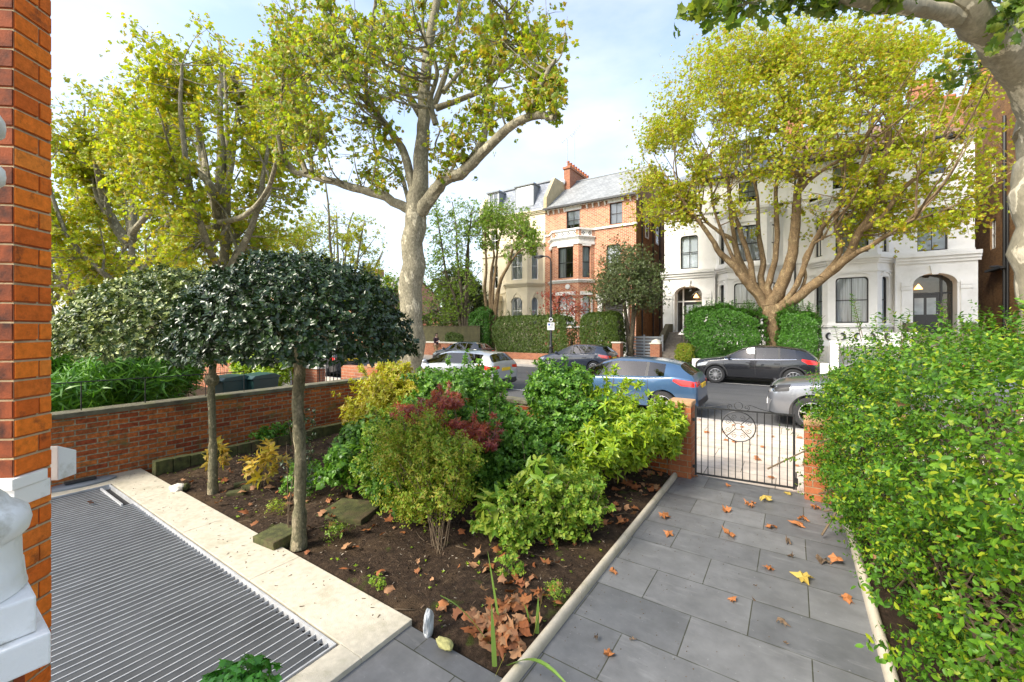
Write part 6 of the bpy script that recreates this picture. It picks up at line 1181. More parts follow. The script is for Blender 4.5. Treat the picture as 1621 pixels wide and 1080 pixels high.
# --- the pollarded plane before the white villa
Y = 26.0; b = onY(1224, 560, Y); b.z = 0
hd_ = onY(1222, 492, Y)
L = [([b, onY(1224,540,Y), onY(1223,515,Y), onY(1222,495,Y), onY(1218,478,Y)], .30, .50),
 (LY([(1214,487),(1196,462),(1180,445),(1168,428),(1150,410),(1139,400),(1126,378),(1107,351),(1088,330),(1074,300)], Y, Y-2.2), .36, .09),
 (LY([(1210,480),(1188,450),(1170,415),(1160,381),(1139,368),(1115,347),(1100,320)], Y, Y+1.6), .28, .08),
 (LY([(1212,478),(1192,448),(1188,415),(1177,383),(1167,351),(1159,325),(1150,285)], Y, Y-1.4), .26, .09), (LY([(1212,476),(1186,440),(1166,395),(1156,330),(1152,290),(1140,260)], Y, Y+2.6), .24, .09),
 (LY([(1216,474),(1205,445),(1208,412),(1202,380),(1200,345),(1198,305),(1185,262)], Y, Y+1.2), .26, .08), (LY([(1218,472),(1216,450),(1225,420),(1230,380),(1229,335),(1228,300),(1236,255)], Y, Y-.8), .26, .1),
 (LY([(1220,485),(1234,458),(1248,425),(1256,390),(1260,343),(1262,308),(1270,280),(1276,240)], Y, Y-1.6), .46, .16), (LY([(1263,305),(1285,282),(1315,262),(1352,244)], Y-1.4, Y-2.5), .16, .08),
 (LY([(1224,488),(1242,478),(1262,450),(1275,415),(1290,380),(1308,352),(1325,332),(1350,300)], Y, Y-2.8), .22, .1), (LY([(1222,492),(1242,482),(1258,474),(1286,452),(1316,430),(1342,405),(1358,372),(1378,340),(1392,300),(1402,250),(1408,205)], Y, Y-2.4), .40, .12),
 (LY([(1318,428),(1350,405),(1385,385),(1420,362),(1450,345)], Y-1.2, Y-3.6), .2, .07), (LY([(1362,365),(1395,345),(1420,310),(1445,285),(1470,262)], Y-1.6, Y-3.4), .17, .08), (LY([(1263,470),(1275,440),(1272,410),(1290,385),(1320,370)], Y-.4, Y-2), .12, .05), (LY([(1170,430),(1150,385),(1130,330),(1125,280)], Y-.6, Y-1.8), .14, .06), (LY([(1300,440),(1330,400),(1322,350),(1335,300),(1330,240)], Y-1, Y+1.5), .18, .08)]
L = [L[0]]+[(p, a*.78, b_*.75) for p, a, b_ in L[1:]]
rf = random.Random(4)
for p, a, b_ in list(L[1:]):
    for k in range(5):
        e = p[-1] if k < 3 else p[-2].lerp(p[-1], .4); dr = (p[-1]-p[-3]).normalized(); ax = Vector((rf.gauss(0,.45), rf.gauss(0,.45), rf.gauss(.55,.25))); d = (dr*.5+ax).normalized(); ln = rf.uniform(2.2, 4.6); q1 = e+d*ln*.5+Vector((rf.gauss(0,.15), rf.gauss(0,.15), 0)); q2 = e+d*ln+Vector((rf.gauss(0,.3), rf.gauss(0,.3), ln*.12))
        if q2.z < 19: L.append(([e, q1, q2], .055, .016))
rg = np.random.default_rng(12); T = []
def inside(u, v):
    t = (u-985)/585.
    if not 0 < t < 1: return False
    top = 250*(1-min(1, t/.30))**1.7+22+(60*max(0, t-.72)/.28); bot = 330+55*max(0, 1-t/.12)*0+40*math.sin(math.pi*t)+60*max(0, t-.5)
    if u < 1150: bot = 355-40*abs(u-1060)/90*.4
    return top < v < bot
for _ in range(9000):
    u, v = rg.uniform(985, 1570), rg.uniform(18, 440)
    jn = 22*noise.noise(Vector((u*.02, v*.02, 0)))+10*noise.noise(Vector((u*.06, v*.06, 2)))
    if not inside(u+jn, v+jn): continue
    if noise.noise(Vector((u*.022+9, v*.026, 4))) < -.16: continue
    w = 1.0 if u < 1260 else max(.55, 1-(u-1260)/500)
    if v > 280 and u > 1110: w *= .16 if u < 1360 else .8
    elif v > 190 and u > 1120: w *= .55
    elif v > 120 and u > 1120: w *= .75
    if rg.random() > w*.46: continue
    k = 1-abs((v-190)/230)**2; h = 4.6*math.sqrt(max(.1, k))*math.sqrt(max(.12, 1-((u-1280)/310)**2)); T.append(tuple(onY(u, v, 25.0+rg.uniform(-1, 1)*h)))
tree('pollarded_plane_tree', 'wide fan-shaped yellow-green pollarded plane in front of the white villa', b, L, T, 'leaf_yellow', 'bark_brown', TW_P, .105, 21, 62, .024, spread=.95, sub=2, along=.4, straight=True)
print('pollard targets', len(T))
# --- garden trees across the road
def multi(lab, name, base, stems, blobs, lm, bark, leaf, per, seed, r=.17, **k):
    rg = np.random.default_rng(seed); b = Vector(base); L = [([b, b+Vector((0,0,.4)), b+Vector((.02,0,.8))], r*1.5, r*1.2)]+[([b+Vector((0,0,.5))]+s, r, .04) for s in stems]; return tree(name, lab, b, L, blobs_px(blobs, rg), lm, bark, TW_S, leaf, per, seed, .02, spread=.7, **k)
Y = 25.6; b = onY(736, 560, Y); b.z = 0
multi('three-stemmed garden tree with sparse green crown left of the cream house', 'garden_tree', b, [LY([(722,480),(706,430),(698,380),(690,330)], Y, Y-1), LY([(730,460),(724,410),(722,360),(716,320)], Y, Y+1), LY([(738,480),(738,420),(744,360),(748,330)], Y), LY([(742,500),(740,460),(742,400),(740,350)], Y, Y+1.5)], [(700,360,40,50,Y,2.5,60),(745,345,35,35,Y,2,44),(690,430,35,50,Y,2,50),(735,430,30,60,Y+.5,2,34),(700,490,40,30,Y,1.6,40)], 'leaf_green', 'bark_dark', .16, 12, 71)
Y = 26.2; b = onY(779, 560, Y); b.z = 0
multi('vase-shaped light green tree in front of the cream house', 'garden_tree', b, [LY([(768,470),(770,420),(768,380),(772,340)], Y, Y-1), LY([(780,470),(785,420),(790,380),(800,350)], Y, Y+1), LY([(786,470),(800,430),(820,400),(838,392)], Y, Y-1.2), LY([(776,480),(778,430),(782,400),(770,370),(760,350)], Y, Y+1), LY([(790,455),(805,420),(812,395),(830,375),(845,360)], Y, Y-1.5)], [(785,340,30,28,Y,1.8,52),(815,352,36,26,Y,1.8,60),(840,385,26,20,Y-.8,1.5,34),(768,368,24,30,Y,1.8,34),(850,372,14,12,Y-1,1,8),(800,405,14,12,Y-.5,1,5)], 'leaf_green', 'bark_brown', .17, 13, 72)
Y = 26.0; b = onY(998, 560, Y); b.z = 0
multi('dense dark evergreen tree with two trunks, between the brick house and villa', 'evergreen_tree', b, [LY([(992,510),(988,480),(982,450),(975,420)], Y), LY([(1002,510),(1003,470),(1008,430),(1000,395)], Y, Y-.5), LY([(1004,500),(1018,460),(1030,430)], Y, Y+.5)], [(990,415,40,32,Y,2.4,70),(960,445,32,28,Y,2,46),(1025,440,30,34,Y,2,50),(995,460,50,24,Y-.5,2,60),(1040,470,18,20,Y,1.2,18),(945,470,22,16,Y,1.4,16)], 'leaf_dark', 'bark_dark', .13, 17, 73, sub=3)
Y = 26.5; b = onY(892, 540, Y); b.z = 0
multi('crimson Japanese maple rising above the long clipped hedge', 'japanese_maple', b, [LY([(885,510),(880,485),(870,470)], Y), LY([(895,510),(905,490),(915,485)], Y)], [(885,470,32,12,Y,1.2,26),(915,488,26,10,Y,1,18),(870,490,20,12,Y,1,14)], 'leaf_red', 'bark_dark', .12, 10, 74, r=.06)
# --- clipped hedges across the road
HP = [sprig(P_simple(.9, .6), 5, .5, 65, random.Random(i+90)) for i in range(5)]
def hedge(lab, x0, x1, y0, y1, z0, z1, mat, leaf, nl, seed, name='clipped_hedge', e=7, lump=.05, core=True, spikes=0):
    rg = np.random.default_rng(seed); c = np.array([(x0+x1)/2, (y0+y1)/2, (z0+z1)/2]); r = ((x1-x0)/2, (y1-y0)/2, (z1-z0)/2); t = thing(name, lab, 'hedge', (c[0], c[1], 0))
    P, N = superpts(nl*2, r, e, rg, .78, 1.03, -1, lump, 2.6, seed); n2 = nl
    # area-uniform on the box: resample by faces
    P = []; N = []; A_ = [r[1]*r[2]*.6, r[0]*r[2]*2.2, r[0]*r[1]*1.4]; A_ = np.array(A_)/sum(A_)
    for ax, fr in enumerate(A_):
        k = int(nl*fr); q = rg.uniform(-1, 1, (k, 3)); s = rg.choice([-1, 1], k, p=[.3,.7] if ax == 2 else [.75,.25] if ax == 1 else [.4,.6]); q[:,ax] = s*rg.uniform(.88, 1.0, k)
        m = (np.abs(q)**e).sum(1)**(-1/e); q = q*np.minimum(1, m*1.0)[:,None]*(1+lump*np.array([noise.noise(Vector((a*r[0]*1.1+seed, b_*r[1]*1.1, c_2*r[2]*1.1))) for a, b_, c_2 in q]))[:,None]
        n_ = np.zeros((k, 3)); n_[:,ax] = s; P.append(q*np.array(r)); N.append(n_)
    P = np.concatenate(P)+np.array([0,0,c[2]]); N = np.concatenate(N)+rg.normal(0, .5, (len(P), 3))+np.array([0,0,.4]); scatter('foliage', HP, P, N, leaf*rg.uniform(.7, 1.3, len(P)), mat, t, seed)
    mb = MB(); rs = random.Random(seed)
    for k in range(int((x1-x0)*5)+5):
        x = rs.uniform(x0, x1)-c[0]; y = rs.uniform(-.3, .3); mb.tube([(x,y,0),(x+rs.uniform(-.2,.2),y,(z0+z1)*.4),(x+rs.uniform(-.5,.5),y+rs.uniform(-.4,.4)*r[1],z1*.92)], [.03,.02,.008], 5)
    # dense twiggy core that closes the hedge
    for k in range(int((x1-x0)*(z1-z0)*26)):
        p = Vector((rs.uniform(-1,1)*r[0]*.84, rs.uniform(-.5,.8)*r[1]*.8, rs.uniform(z0+.1, z1*.93))); q = p+Vector((rs.uniform(-.5,.5), rs.uniform(-.3,.3), rs.uniform(-.1,.5))); mb.tube([p, q], [.012,.008], 4)
    if spikes:
        SP_ = []; SD_ = []
        for k in range(spikes):
            x = rg.uniform(-.92, .92)*r[0]; y = rg.uniform(-.8, .5)*r[1]; zb = c[2]+r[2]*(max(.05, 1-abs(x/r[0])**e)**(1/e))*.9; h = rg.uniform(.15, .6); dx, dy = rg.normal(0, .12, 2); mb.tube([(x,y,zb-.2),(x+dx,y+dy,zb+h)], [.008,.003], 4)
            for q in range(7): f = q/6; SP_.append((x+dx*f, y+dy*f, zb-.1+(h+.1)*f)); SD_.append((rg.normal(0,.4), rg.normal(0,.4), 1))
        scatter('top_growth', HP, np.array(SP_), np.array(SD_), leaf*.95, mat, t, seed+1)
    mb.build('branches', M['bark_dark'], t, uv=False); return t
hx = lambda u, y: onY(u, 500, y).x
hedge('long clipped green hedge across the road behind the street lamp', hx(784,25.3)-.1, hx(908,25.3), 24.75, 26.3, .25, 3.05, M['leaf_hedge'], .10, 8500, 81, e=5, lump=.09, spikes=40)
hedge('rounded dark hedge right of the long hedge, in front of the brick house', hx(918,25.3), hx(986,25.3), 24.8, 26.6, .3, 3.2, M['leaf_hedge'], .11, 4600, 82, e=3.2, lump=.1)
hedge('large bright green hedge in front of the villa, left of the pollarded plane', hx(1078,25), hx(1216,25), 24.7, 26.6, .3, 3.35, M['leaf_hedge2'], .10, 9500, 83, e=2.7, lump=.26, spikes=110)
hedge('bright green hedge in front of the villa, right of the pollarded plane', hx(1228,25), hx(1300,25), 24.7, 26.4, .3, 3.1, M['leaf_hedge2'], .10, 5600, 84, e=2.7, lump=.26, spikes=60)
hedge('small olive bush at the foot of the villa steps', hx(1070,24.8), hx(1100,24.8), 24.4, 25.3, .3, 1.3, M['leaf_olive'], .09, 1100, 85, 'garden_bush', e=2.2, lump=.2)
hedge('rounded low hedge beside the timber fence, right of the walking person', hx(705,25.2), hx(742,25.2), 24.85, 25.9, .3, 2.0, M['leaf_hedge'], .10, 2200, 86, e=3, lump=.1)
hedge('tall loose green bush between the three-stemmed tree and the long hedge', hx(745,26), hx(786,26), 25.2, 27, .3, 3.9, M['leaf_hedge2'], .12, 3200, 87, 'garden_bush', e=2.4, lump=.25)
hedge('dark bank of shrubs behind the timber fence', -34, -23, 28, 30, .3, 3.6, M['leaf_hedge'], .16, 3800, 88, 'garden_bush', e=2.6, lump=.35)
hedge('long dark hedge far down the street at left', -75, -36, 25, 27.5, .2, 3.4, M['leaf_hedge'], .22, 5200, 89, 'far_hedge', e=4, lump=.2)
hedge('hedge of the next-door front garden beyond the bins', -30, -19, 5.2, 6.2, .2, 1.7, M['leaf_hedge2'], .12, 3500, 90, 'garden_hedge', e=4, lump=.15)
# ================================================ CARS
def evaluated(o):
    dg = bpy.context.evaluated_depsgraph_get(); me = bpy.data.meshes.new_from_object(o.evaluated_get(dg)); return me
def drop(o):
    me = o.data; bpy.data.objects.remove(o); bpy.data.meshes.remove(me)
def split_by_mat(me, idx):
    bm = bmesh.new(); bm.from_mesh(me); bmesh.ops.delete(bm, geom=[f for f in bm.faces if f.material_index not in idx], context='FACES'); m2 = bpy.data.meshes.new('p'); bm.to_mesh(m2); bm.free(); m2.materials.clear()
    m2.polygons.foreach_set('material_index', np.zeros(len(m2.polygons), np.int32)); return m2
def car(name, lab, loc, rz, sp, paint, plate=None, group=None):
    """sp: dict(L, W, zsill, stations=[(x, zbelt, zroof, hw, hwroof)], front/rear axle x, wheel r, pillars (x ranges of side glass), screens)"""
    t = thing(name, lab, 'car', loc, rz, group); L, W, r = sp['L'], sp['W'], sp['r']; st = sp['st']; me = bpy.data.meshes.new('b'); V = []; F = []; MI = []
    zs = sp['sill']; n = len(st)
    for (x, zb, zt, hw, hr, ku) in st:
        z0 = zs+ku; mid = z0+(zb-z0)*.45
        ring = [(0, z0), (hw*.86, z0), (hw*.97, z0+.07), (hw, mid), (hw*.985, z0+(zb-z0)*.8), (hw*.955, zb), (hw*.955+(hr-hw*.955)*.12 if zt-zb > .12 else hw*.93, zb+(zt-zb)*.08+.004), (hr+.03 if zt-zb > .12 else hw*.88, zt-min(.07, (zt-zb)*.35)), (hr*.9, zt-.015 if zt-zb > .12 else zt-.005), (hr*.45, zt+.012), (0, zt+.018)]
        V += [(x, y, z) for y, z in ring]+[(x, -y, z) for y, z in ring[1:-1]][::-1]
    m = 20
    for i in range(n-1):
        xm = (st[i][0]+st[i+1][0])/2
        for j in range(m):
            a, b = i*m+j, i*m+(j+1) % m; F.append((a, b, b+m, a+m)); jj = j if j < 10 else 19-j; mi = 0
            if jj == 6 and any(p0 <= xm <= p1 for p0, p1 in sp['side']): mi = 1
            if jj == 6 and mi == 0 and sp['side'][-1][0] < xm < sp['side'][0][1]: mi = 3
            if jj in (8, 9) and any(p0 <= xm <= p1 for p0, p1 in sp['screens']): mi = 2
            if jj in (7,) and any(p0 <= xm <= p1 for p0, p1 in sp['screens']) : mi = 2
            if jj <= 1: mi = 3
            MI.append(mi)
    F.append(tuple(range(m))); MI.append(0); F.append(tuple((n-1)*m+j for j in range(m))[::-1]); MI.append(0)
    me.from_pydata(V, [], F); me.polygons.foreach_set('material_index', np.array(MI, np.int32)); 
    for _ in range(5): me.materials.append(M['plastic'])
    bm = bmesh.new(); bm.from_mesh(me); bmesh.ops.recalc_face_normals(bm, faces=bm.faces)
    cl = bm.edges.layers.float.get('crease_edge') or bm.edges.layers.float.new('crease_edge')
    vc = bm.verts.layers.float.get('crease_vert') or bm.verts.layers.float.new('crease_vert')
    for v in bm.verts:
        mm = {f.material_index for f in v.link_faces}
        if 1 in mm and len(mm) > 1: v[vc] = 1.0
    for e in bm.edges:
        mm = {f.material_index for f in e.link_faces}
        if len(mm) > 1: e[cl] = 1.0
        js = {v.index % m for v in e.verts}
        if js <= {5} or js <= {15}: e[cl] = .45
    bm.to_mesh(me); bm.free(); o = bpy.data.objects.new('tmp', me); col.objects.link(o); s = o.modifiers.new('s', 'SUBSURF'); s.levels = 2; s.render_levels = 2
    full = evaluated(o); drop(o); ob = bpy.data.objects.new('tmp2', full); col.objects.link(ob); bvh = BVHTree.FromPolygons([v.co[:] for v in full.vertices], [p.vertices[:] for p in full.polygons])
    cuts = []
    for ax in (sp['fa'], sp['ra']):
        for sd in (-1, 1):
            c = MB(); c.lathe([(r*1.16, sd*W*.5-sd*.30), (r*1.16, sd*(W*.5+.1))], 36, (ax, 0, r), 'y'); oc = c.build('cut', M['plastic'], None, uv=False); cuts.append(oc); md = ob.modifiers.new('b', 'BOOLEAN'); md.object = oc; md.operation = 'DIFFERENCE'; md.solver = 'EXACT'
    for oc in cuts: 
        for p in oc.data.polygons: p.material_index = 0
    bm_ = evaluated(ob); drop(ob)
    for oc in cuts: drop(oc)
    for nm, ids, mt in (('body', (0,), paint), ('underbody', (3, 4), M['plastic'])):
        m2 = split_by_mat(bm_, ids); m2.name = nm; oo = linkmesh(nm, m2, mt, t, smooth=True)
        try: m2.set_sharp_from_angle(angle=R_(38))
        except Exception: pass
    # glass: separate panes
    for nm, ids in (('side_window', (1,)), ('windscreen', (2,))):
        bm = bmesh.new(); bm.from_mesh(bm_); bmesh.ops.delete(bm, geom=[f for f in bm.faces if f.material_index not in ids], context='FACES'); seen = set(); isl = []
        bm.faces.ensure_lookup_table()
        for f in bm.faces:
            if f in seen: continue
            st_ = [f]; grp = []; seen.add(f)
            while st_:
                g = st_.pop(); grp.append(g)
                for e in g.edges:
                    for h in e.link_faces:
                        if h not in seen: seen.add(h); st_.append(h)
            isl.append(grp)
        for grp in isl:
            vs_ = {}; V2 = []; F2 = []
            for f in grp:
                q = []
                for v in f.verts:
                    if v not in vs_: vs_[v] = len(V2); V2.append(tuple(v.co))
                    q.append(vs_[v])
                F2.append(tuple(q))
            cx = sum(v[0] for v in V2)/len(V2); m2 = bpy.data.meshes.new(nm); m2.from_pydata(V2, [], F2); linkmesh(nm if nm == 'side_window' else 'windscreen' if cx > 0 else 'rear_window', m2, M['carglass'], t, smooth=True)
        bm.free()
    # interior shell so the glass shows a dark cabin with seats
    c = MB(); xs = [s for s in sp['seats']]; zf = zs+.12
    for x in xs:
        for y in (-.36, .36): c.box((x-.25, y-.25, zf), (x+.25, y+.25, zf+.42)); c.box((x-.34, y-.24, zf+.4), (x-.22, y+.24, zf+.86)); c.box((x-.34, y-.12, zf+.88), (x-.26, y+.12, zf+1.02))
    c.box((sp['dash'], -.7, zf), (sp['dash']+.35, .7, sp['beltz']-.04)); c.build('seats', M['plastic'], t, bevel=.03)
    def decal(nm, outline, plane, mat, side=1, off=.006, parent=None, th=0):
        """outline in (x,z) for plane 'side' or (y,z) for 'front'/'rear'; pressed on to the body shell"""
        bm = bmesh.new(); vv = [bm.verts.new((a, b, 0)) for a, b in outline]; bm.faces.new(vv)
        for _ in range(3 if len(outline) < 12 else 2): bmesh.ops.subdivide_edges(bm, edges=bm.edges[:], cuts=1, use_grid_fill=True)
        bmesh.ops.triangulate(bm, faces=bm.faces[:]); bmesh.ops.subdivide_edges(bm, edges=[e for e in bm.edges if e.calc_length() > .08], cuts=1); bmesh.ops.triangulate(bm, faces=bm.faces[:])
        for v in bm.verts:
            a, b = v.co.x, v.co.y
            if plane == 'side': o_, d_ = Vector((a, side*3, b)), Vector((0, -side, 0))
            else: sg = 1 if plane == 'front' else -1; o_, d_ = Vector((sg*5, a, b)), Vector((-sg, 0, 0))
            h = bvh.ray_cast(o_, d_); 
            if h[0] is None: h = (Vector((a, side*W/2, b)) if plane == 'side' else Vector((sg*L/2*.96, a, b)), -d_, 0, 0)
            v.co = h[0]+(-d_)*off*1.0
        m2 = bpy.data.meshes.new(nm); bm.to_mesh(m2); bm.free(); oo = linkmesh(nm, m2, mat, parent or t, smooth=True); return oo
    for ol, pl_, mt, nm in sp['lights']:
        for s in (-1, 1):
            decal(nm, ol if pl_ == 'side' else [(a*s, b) for a, b in ol], pl_, M[mt], s)
    for nm, ol, pl_, mt in sp.get('extra', []): decal(nm, ol, pl_, M[mt], 1, .005)
    for s in (-1, 1):
        for x0 in sp['seams']:
            w = .006; zt_ = sp['beltz']-.01; pl = [(x0-w, zs+.16), (x0+w, zs+.16), (x0+w+.02, zt_), (x0-w+.02, zt_)]; decal('door_gap', pl, 'side', M['plastic'], s, .002)
        for x0 in sp['handles']: 
            m_ = MB(); h = bvh.ray_cast(Vector((x0, s*3, sp['beltz']-.13)), Vector((0,-s,0)))[0]
            if h: m_.box((x0-.1, h.y+s*.005, h.z-.015), (x0+.1, h.y+s*.035, h.z+.018)); m_.build('handle', paint, t, bevel=.008)
        h = bvh.ray_cast(Vector((sp['mirror'], s*3, sp['beltz']-.02)), Vector((0,-s,0)))[0]; m_ = MB(); m_.ell((sp['mirror'], h.y+s*.13, sp['beltz']+.07), (.075,.11,.075), 14, 8); m_.tube([(sp['mirror'], h.y-s*.02, sp['beltz']), (sp['mirror'], h.y+s*.1, sp['beltz']+.05)], .025, 6); m_.build('wing_mirror', M['plastic'] if sp.get('blackmirror') else paint, t, smooth=True)
        # chrome or black window surround line
        pts = [(x, z) for x, z in sp['beltline']]; w = .009; decal('window_trim', [(x, z-w) for x, z in pts]+[(x, z+w) for x, z in pts[::-1]], 'side', M[sp.get('trim', 'plastic')], s, .006)
        if sp.get('clad'):
            for ax in (sp['fa'], sp['ra']):
                n_ = 18; R1 = r*1.16; R2 = r*1.32; ol = [(ax+R2*math.cos(math.pi*k/n_), r+R2*math.sin(math.pi*k/n_)) for k in range(n_+1)]+[(ax+R1*math.cos(math.pi*k/n_), r+R1*math.sin(math.pi*k/n_)) for k in range(n_+1)][::-1]
                for k in range(n_): q = [ol[k], ol[k+1], ol[-k-2], ol[-k-1]]; 
                mc = MB()
                for k in range(n_+1):
                    for R3 in (R1, (R1+R2)/2, R2):
                        x, z = ax+R3*math.cos(math.pi*k/n_), r+R3*math.sin(math.pi*k/n_); h = bvh.ray_cast(Vector((x, s*3, z)), Vector((0,-s,0)))[0]; y = h.y if h and abs(h.y) > W*.38 else s*W*.485; mc.v.append((x, y+s*.012, z))
                for k in range(n_):
                    for q in range(2): a = k*3+q; mc.f.append((a, a+1, a+4, a+3))
                mc.build('wheel_arch_trim', M['plastic'] if sp['clad'] == 1 else paint, t, smooth=True)
    for ax in (sp['fa'], sp['ra']):
        for s in (-1, 1):
            wo_ = W/2-.105; tw = .11; m_ = MB(); m_.lathe([(r*.66, -tw), (r*.93, -tw), (r, -tw*.7), (r, tw*.7), (r*.93, tw), (r*.68, tw), (r*.66, tw*.6), (r*.66, -tw)], 36, (0,0,0), 'y'); w = m_.build('wheel', M['paint_tyre'], t, smooth=True); w.location = (ax, s*wo_, r); w.rotation_euler = (0,0,0 if s > 0 else math.pi)
            k = MB(); k.lathe([(r*.60, tw*.2), (r*.665, tw*.3), (r*.685, tw*.98), (r*.655, tw*1.0), (r*.63, tw*.8), (r*.60, tw*.2)], 36, (0,0,0), 'y'); k.lathe([(.001, tw*.86), (.055, tw*.86), (.06, tw*.7), (.06, tw*.3), (.001, tw*.3)], 16, (0,0,0), 'y')
            ns = sp['spokes']
            for q in range(ns):
                a = 2*math.pi*q/ns+.2
                for da in ((-.10, .10) if sp.get('split') else (0,)):
                    w0 = .022; c0, s0 = math.cos(a), math.sin(a); c1, s1 = math.cos(a+da*1.8), math.sin(a+da*1.8); p0 = (.05*c0, .05*s0); p1 = (r*.645*c1, r*.645*s1); nx_, nz_ = -math.sin(a+da), math.cos(a+da); hw_ = w0*(.55 if sp.get('split') else .8)
                    vsx = [(p0[0]+nx_*w0*.7, p0[1]+nz_*w0*.7), (p1[0]+nx_*hw_, p1[1]+nz_*hw_), (p1[0]-nx_*hw_, p1[1]-nz_*hw_), (p0[0]-nx_*w0*.7, p0[1]-nz_*w0*.7)]; k.prism(vsx, tw*.62, tw*.84)
            k.build('rim', M['alloy'], w); b_ = MB(); b_.lathe([(.001, tw*.1), (r*.6, tw*.1), (r*.6, tw*.05), (.001, tw*.05)], 24, (0,0,0), 'y'); b_.build('brake_disc', M['plastic'], w)
    if plate:
        for fr in ('rear', 'front'):
            sg = -1 if fr == 'rear' else 1; z = sp['platez'][0 if fr == 'rear' else 1]; h = bvh.ray_cast(Vector((sg*5, 0, z)), Vector((-sg,0,0)))[0]
            m_ = MB(); m_.box((h.x+sg*.0, -.26, z-.057), (h.x+sg*.022, .26, z+.057)); m_.build('number_plate', bpy.data.materials.get('plate_'+fr) or basic('plate_'+fr, (.65,.42,.02) if fr == 'rear' else (.7,.7,.68), .4, 0), t, bevel=.003)
    return t
# station: x, z belt, z top, half width, half width of roof, underside lift
HATCH = dict(L=4.38, W=1.83, sill=.19, r=.325, fa=1.33, ra=-1.36, beltz=.95, split=1, spokes=5,
 st=[(2.19,.55,.62,.55,.5,.05),(2.12,.62,.72,.76,.62,.0),(1.9,.70,.82,.87,.7,0),(1.5,.80,.92,.905,.72,0),(1.12,.88,.985,.91,.72,0),(.98,.90,1.03,.912,.70,0),(.35,.92,1.33,.915,.60,0),(.05,.93,1.42,.915,.585,0),(-.08,.935,1.435,.915,.58,0),(-.14,.937,1.44,.915,.58,0),(-.9,.965,1.445,.915,.57,0),(-.97,.97,1.44,.915,.57,0),(-1.38,1.0,1.40,.905,.555,0),(-1.55,1.02,1.37,.895,.55,0),(-1.72,1.02,1.33,.88,.54,0),(-2.03,.99,1.09,.82,.6,.02),(-2.12,.93,.99,.80,.62,.05),(-2.19,.72,.78,.74,.62,.1)],
 side=[(.40,.90),(-.07,.40),(-.9,-.16),(-1.36,-.98)], screens=[(.30,.96),(-2.01,-1.74)], seats=(.1,-.85), dash=.75, seams=(1.02,-.1,-1.0), handles=(-.02+.15,-.82), mirror=.82,
 beltline=[(.95,.925),(.4,.935),(-.1,.945),(-.9,.975),(-1.4,1.01)], trim='plastic', platez=(.80,.42),
 lights=[([(-2.1,.93),(-1.62,.99),(-1.6,.93),(-1.8,.82),(-2.1,.80)],'side','redlens','tail_light'), ([(.80,.93),(.42,.93),(.38,.84),(.78,.80)],'rear','redlens','tail_light'), ([(2.05,.70),(1.62,.78),(1.72,.66),(2.05,.60)],'side','clearlens','headlight'), ([(.76,.68),(.42,.66),(.42,.58),(.74,.58)],'front','clearlens','headlight')],
 extra=[('bumper_insert', [(-.7,.30),(.7,.30),(.66,.46),(-.66,.46)],'rear','plastic'), ('grille', [(-.45,.34),(.45,.34),(.42,.56),(-.42,.56)],'front','plastic')])
def variant(base, **k): d = dict(base); d.update(k); return d
def stretch(sp, fx, fz, fy=1.0, **k):
    d = dict(sp); d['L'] *= fx; d['W'] *= fy; d['st'] = [(x*fx, zb*fz, zt*fz, hw*fy, hr*fy, ku) for x, zb, zt, hw, hr, ku in sp['st']]
    for q in ('side', 'screens'): d[q] = [(a*fx, b*fx) for a, b in sp[q]]
    for q in ('seats', 'seams', 'handles'): d[q] = tuple(a*fx for a in sp[q])
    for q in ('fa', 'ra', 'dash', 'mirror'): d[q] = sp[q]*fx
    d['beltz'] *= fz; d['beltline'] = [(a*fx, b*fz) for a, b in sp['beltline']]; d['platez'] = tuple(z*fz for z in sp['platez'])
    d['lights'] = [([(a*(fx if p == 'side' else fy), b*fz) for a, b in ol], p, m_, n_) for ol, p, m_, n_ in sp['lights']]; d['extra'] = [(n_, [(a*fy, b*fz) for a, b in ol], p, m_) for n_, ol, p, m_ in sp['extra']]; d.update(k); return d
SUV = stretch(HATCH, 1.0, 1.11, 1.0, sill=.24, r=.355, clad=1, trim='chrome', split=0, spokes=10,
 st=[(2.19,.66,.72,.58,.5,.06),(2.12,.76,.86,.78,.64,.0),(1.95,.86,.97,.87,.72,0),(1.5,.93,1.04,.905,.74,0),(1.2,.97,1.08,.91,.74,0),(1.02,.99,1.12,.912,.72,0),(.42,1.0,1.43,.915,.62,0),(.12,1.01,1.53,.915,.61,0),(-.06,1.01,1.56,.915,.61,0),(-.12,1.01,1.565,.915,.61,0),(-.86,1.03,1.56,.915,.60,0),(-.93,1.035,1.555,.915,.60,0),(-1.42,1.06,1.50,.905,.59,0),(-1.6,1.08,1.47,.895,.58,0),(-1.75,1.08,1.42,.88,.57,0),(-2.06,1.04,1.15,.84,.64,.02),(-2.14,.98,1.05,.82,.64,.05),(-2.19,.78,.84,.76,.64,.1)],
 side=[(.46,.98),(-.05,.46),(-.86,-.13),(-1.40,-.94)], screens=[(.36,1.0),(-2.04,-1.77)], beltz=1.02, beltline=[(1.0,1.01),(.4,1.02),(-.1,1.03),(-.9,1.05),(-1.45,1.08)])
SUV['extra'] = SUV['extra']+[]
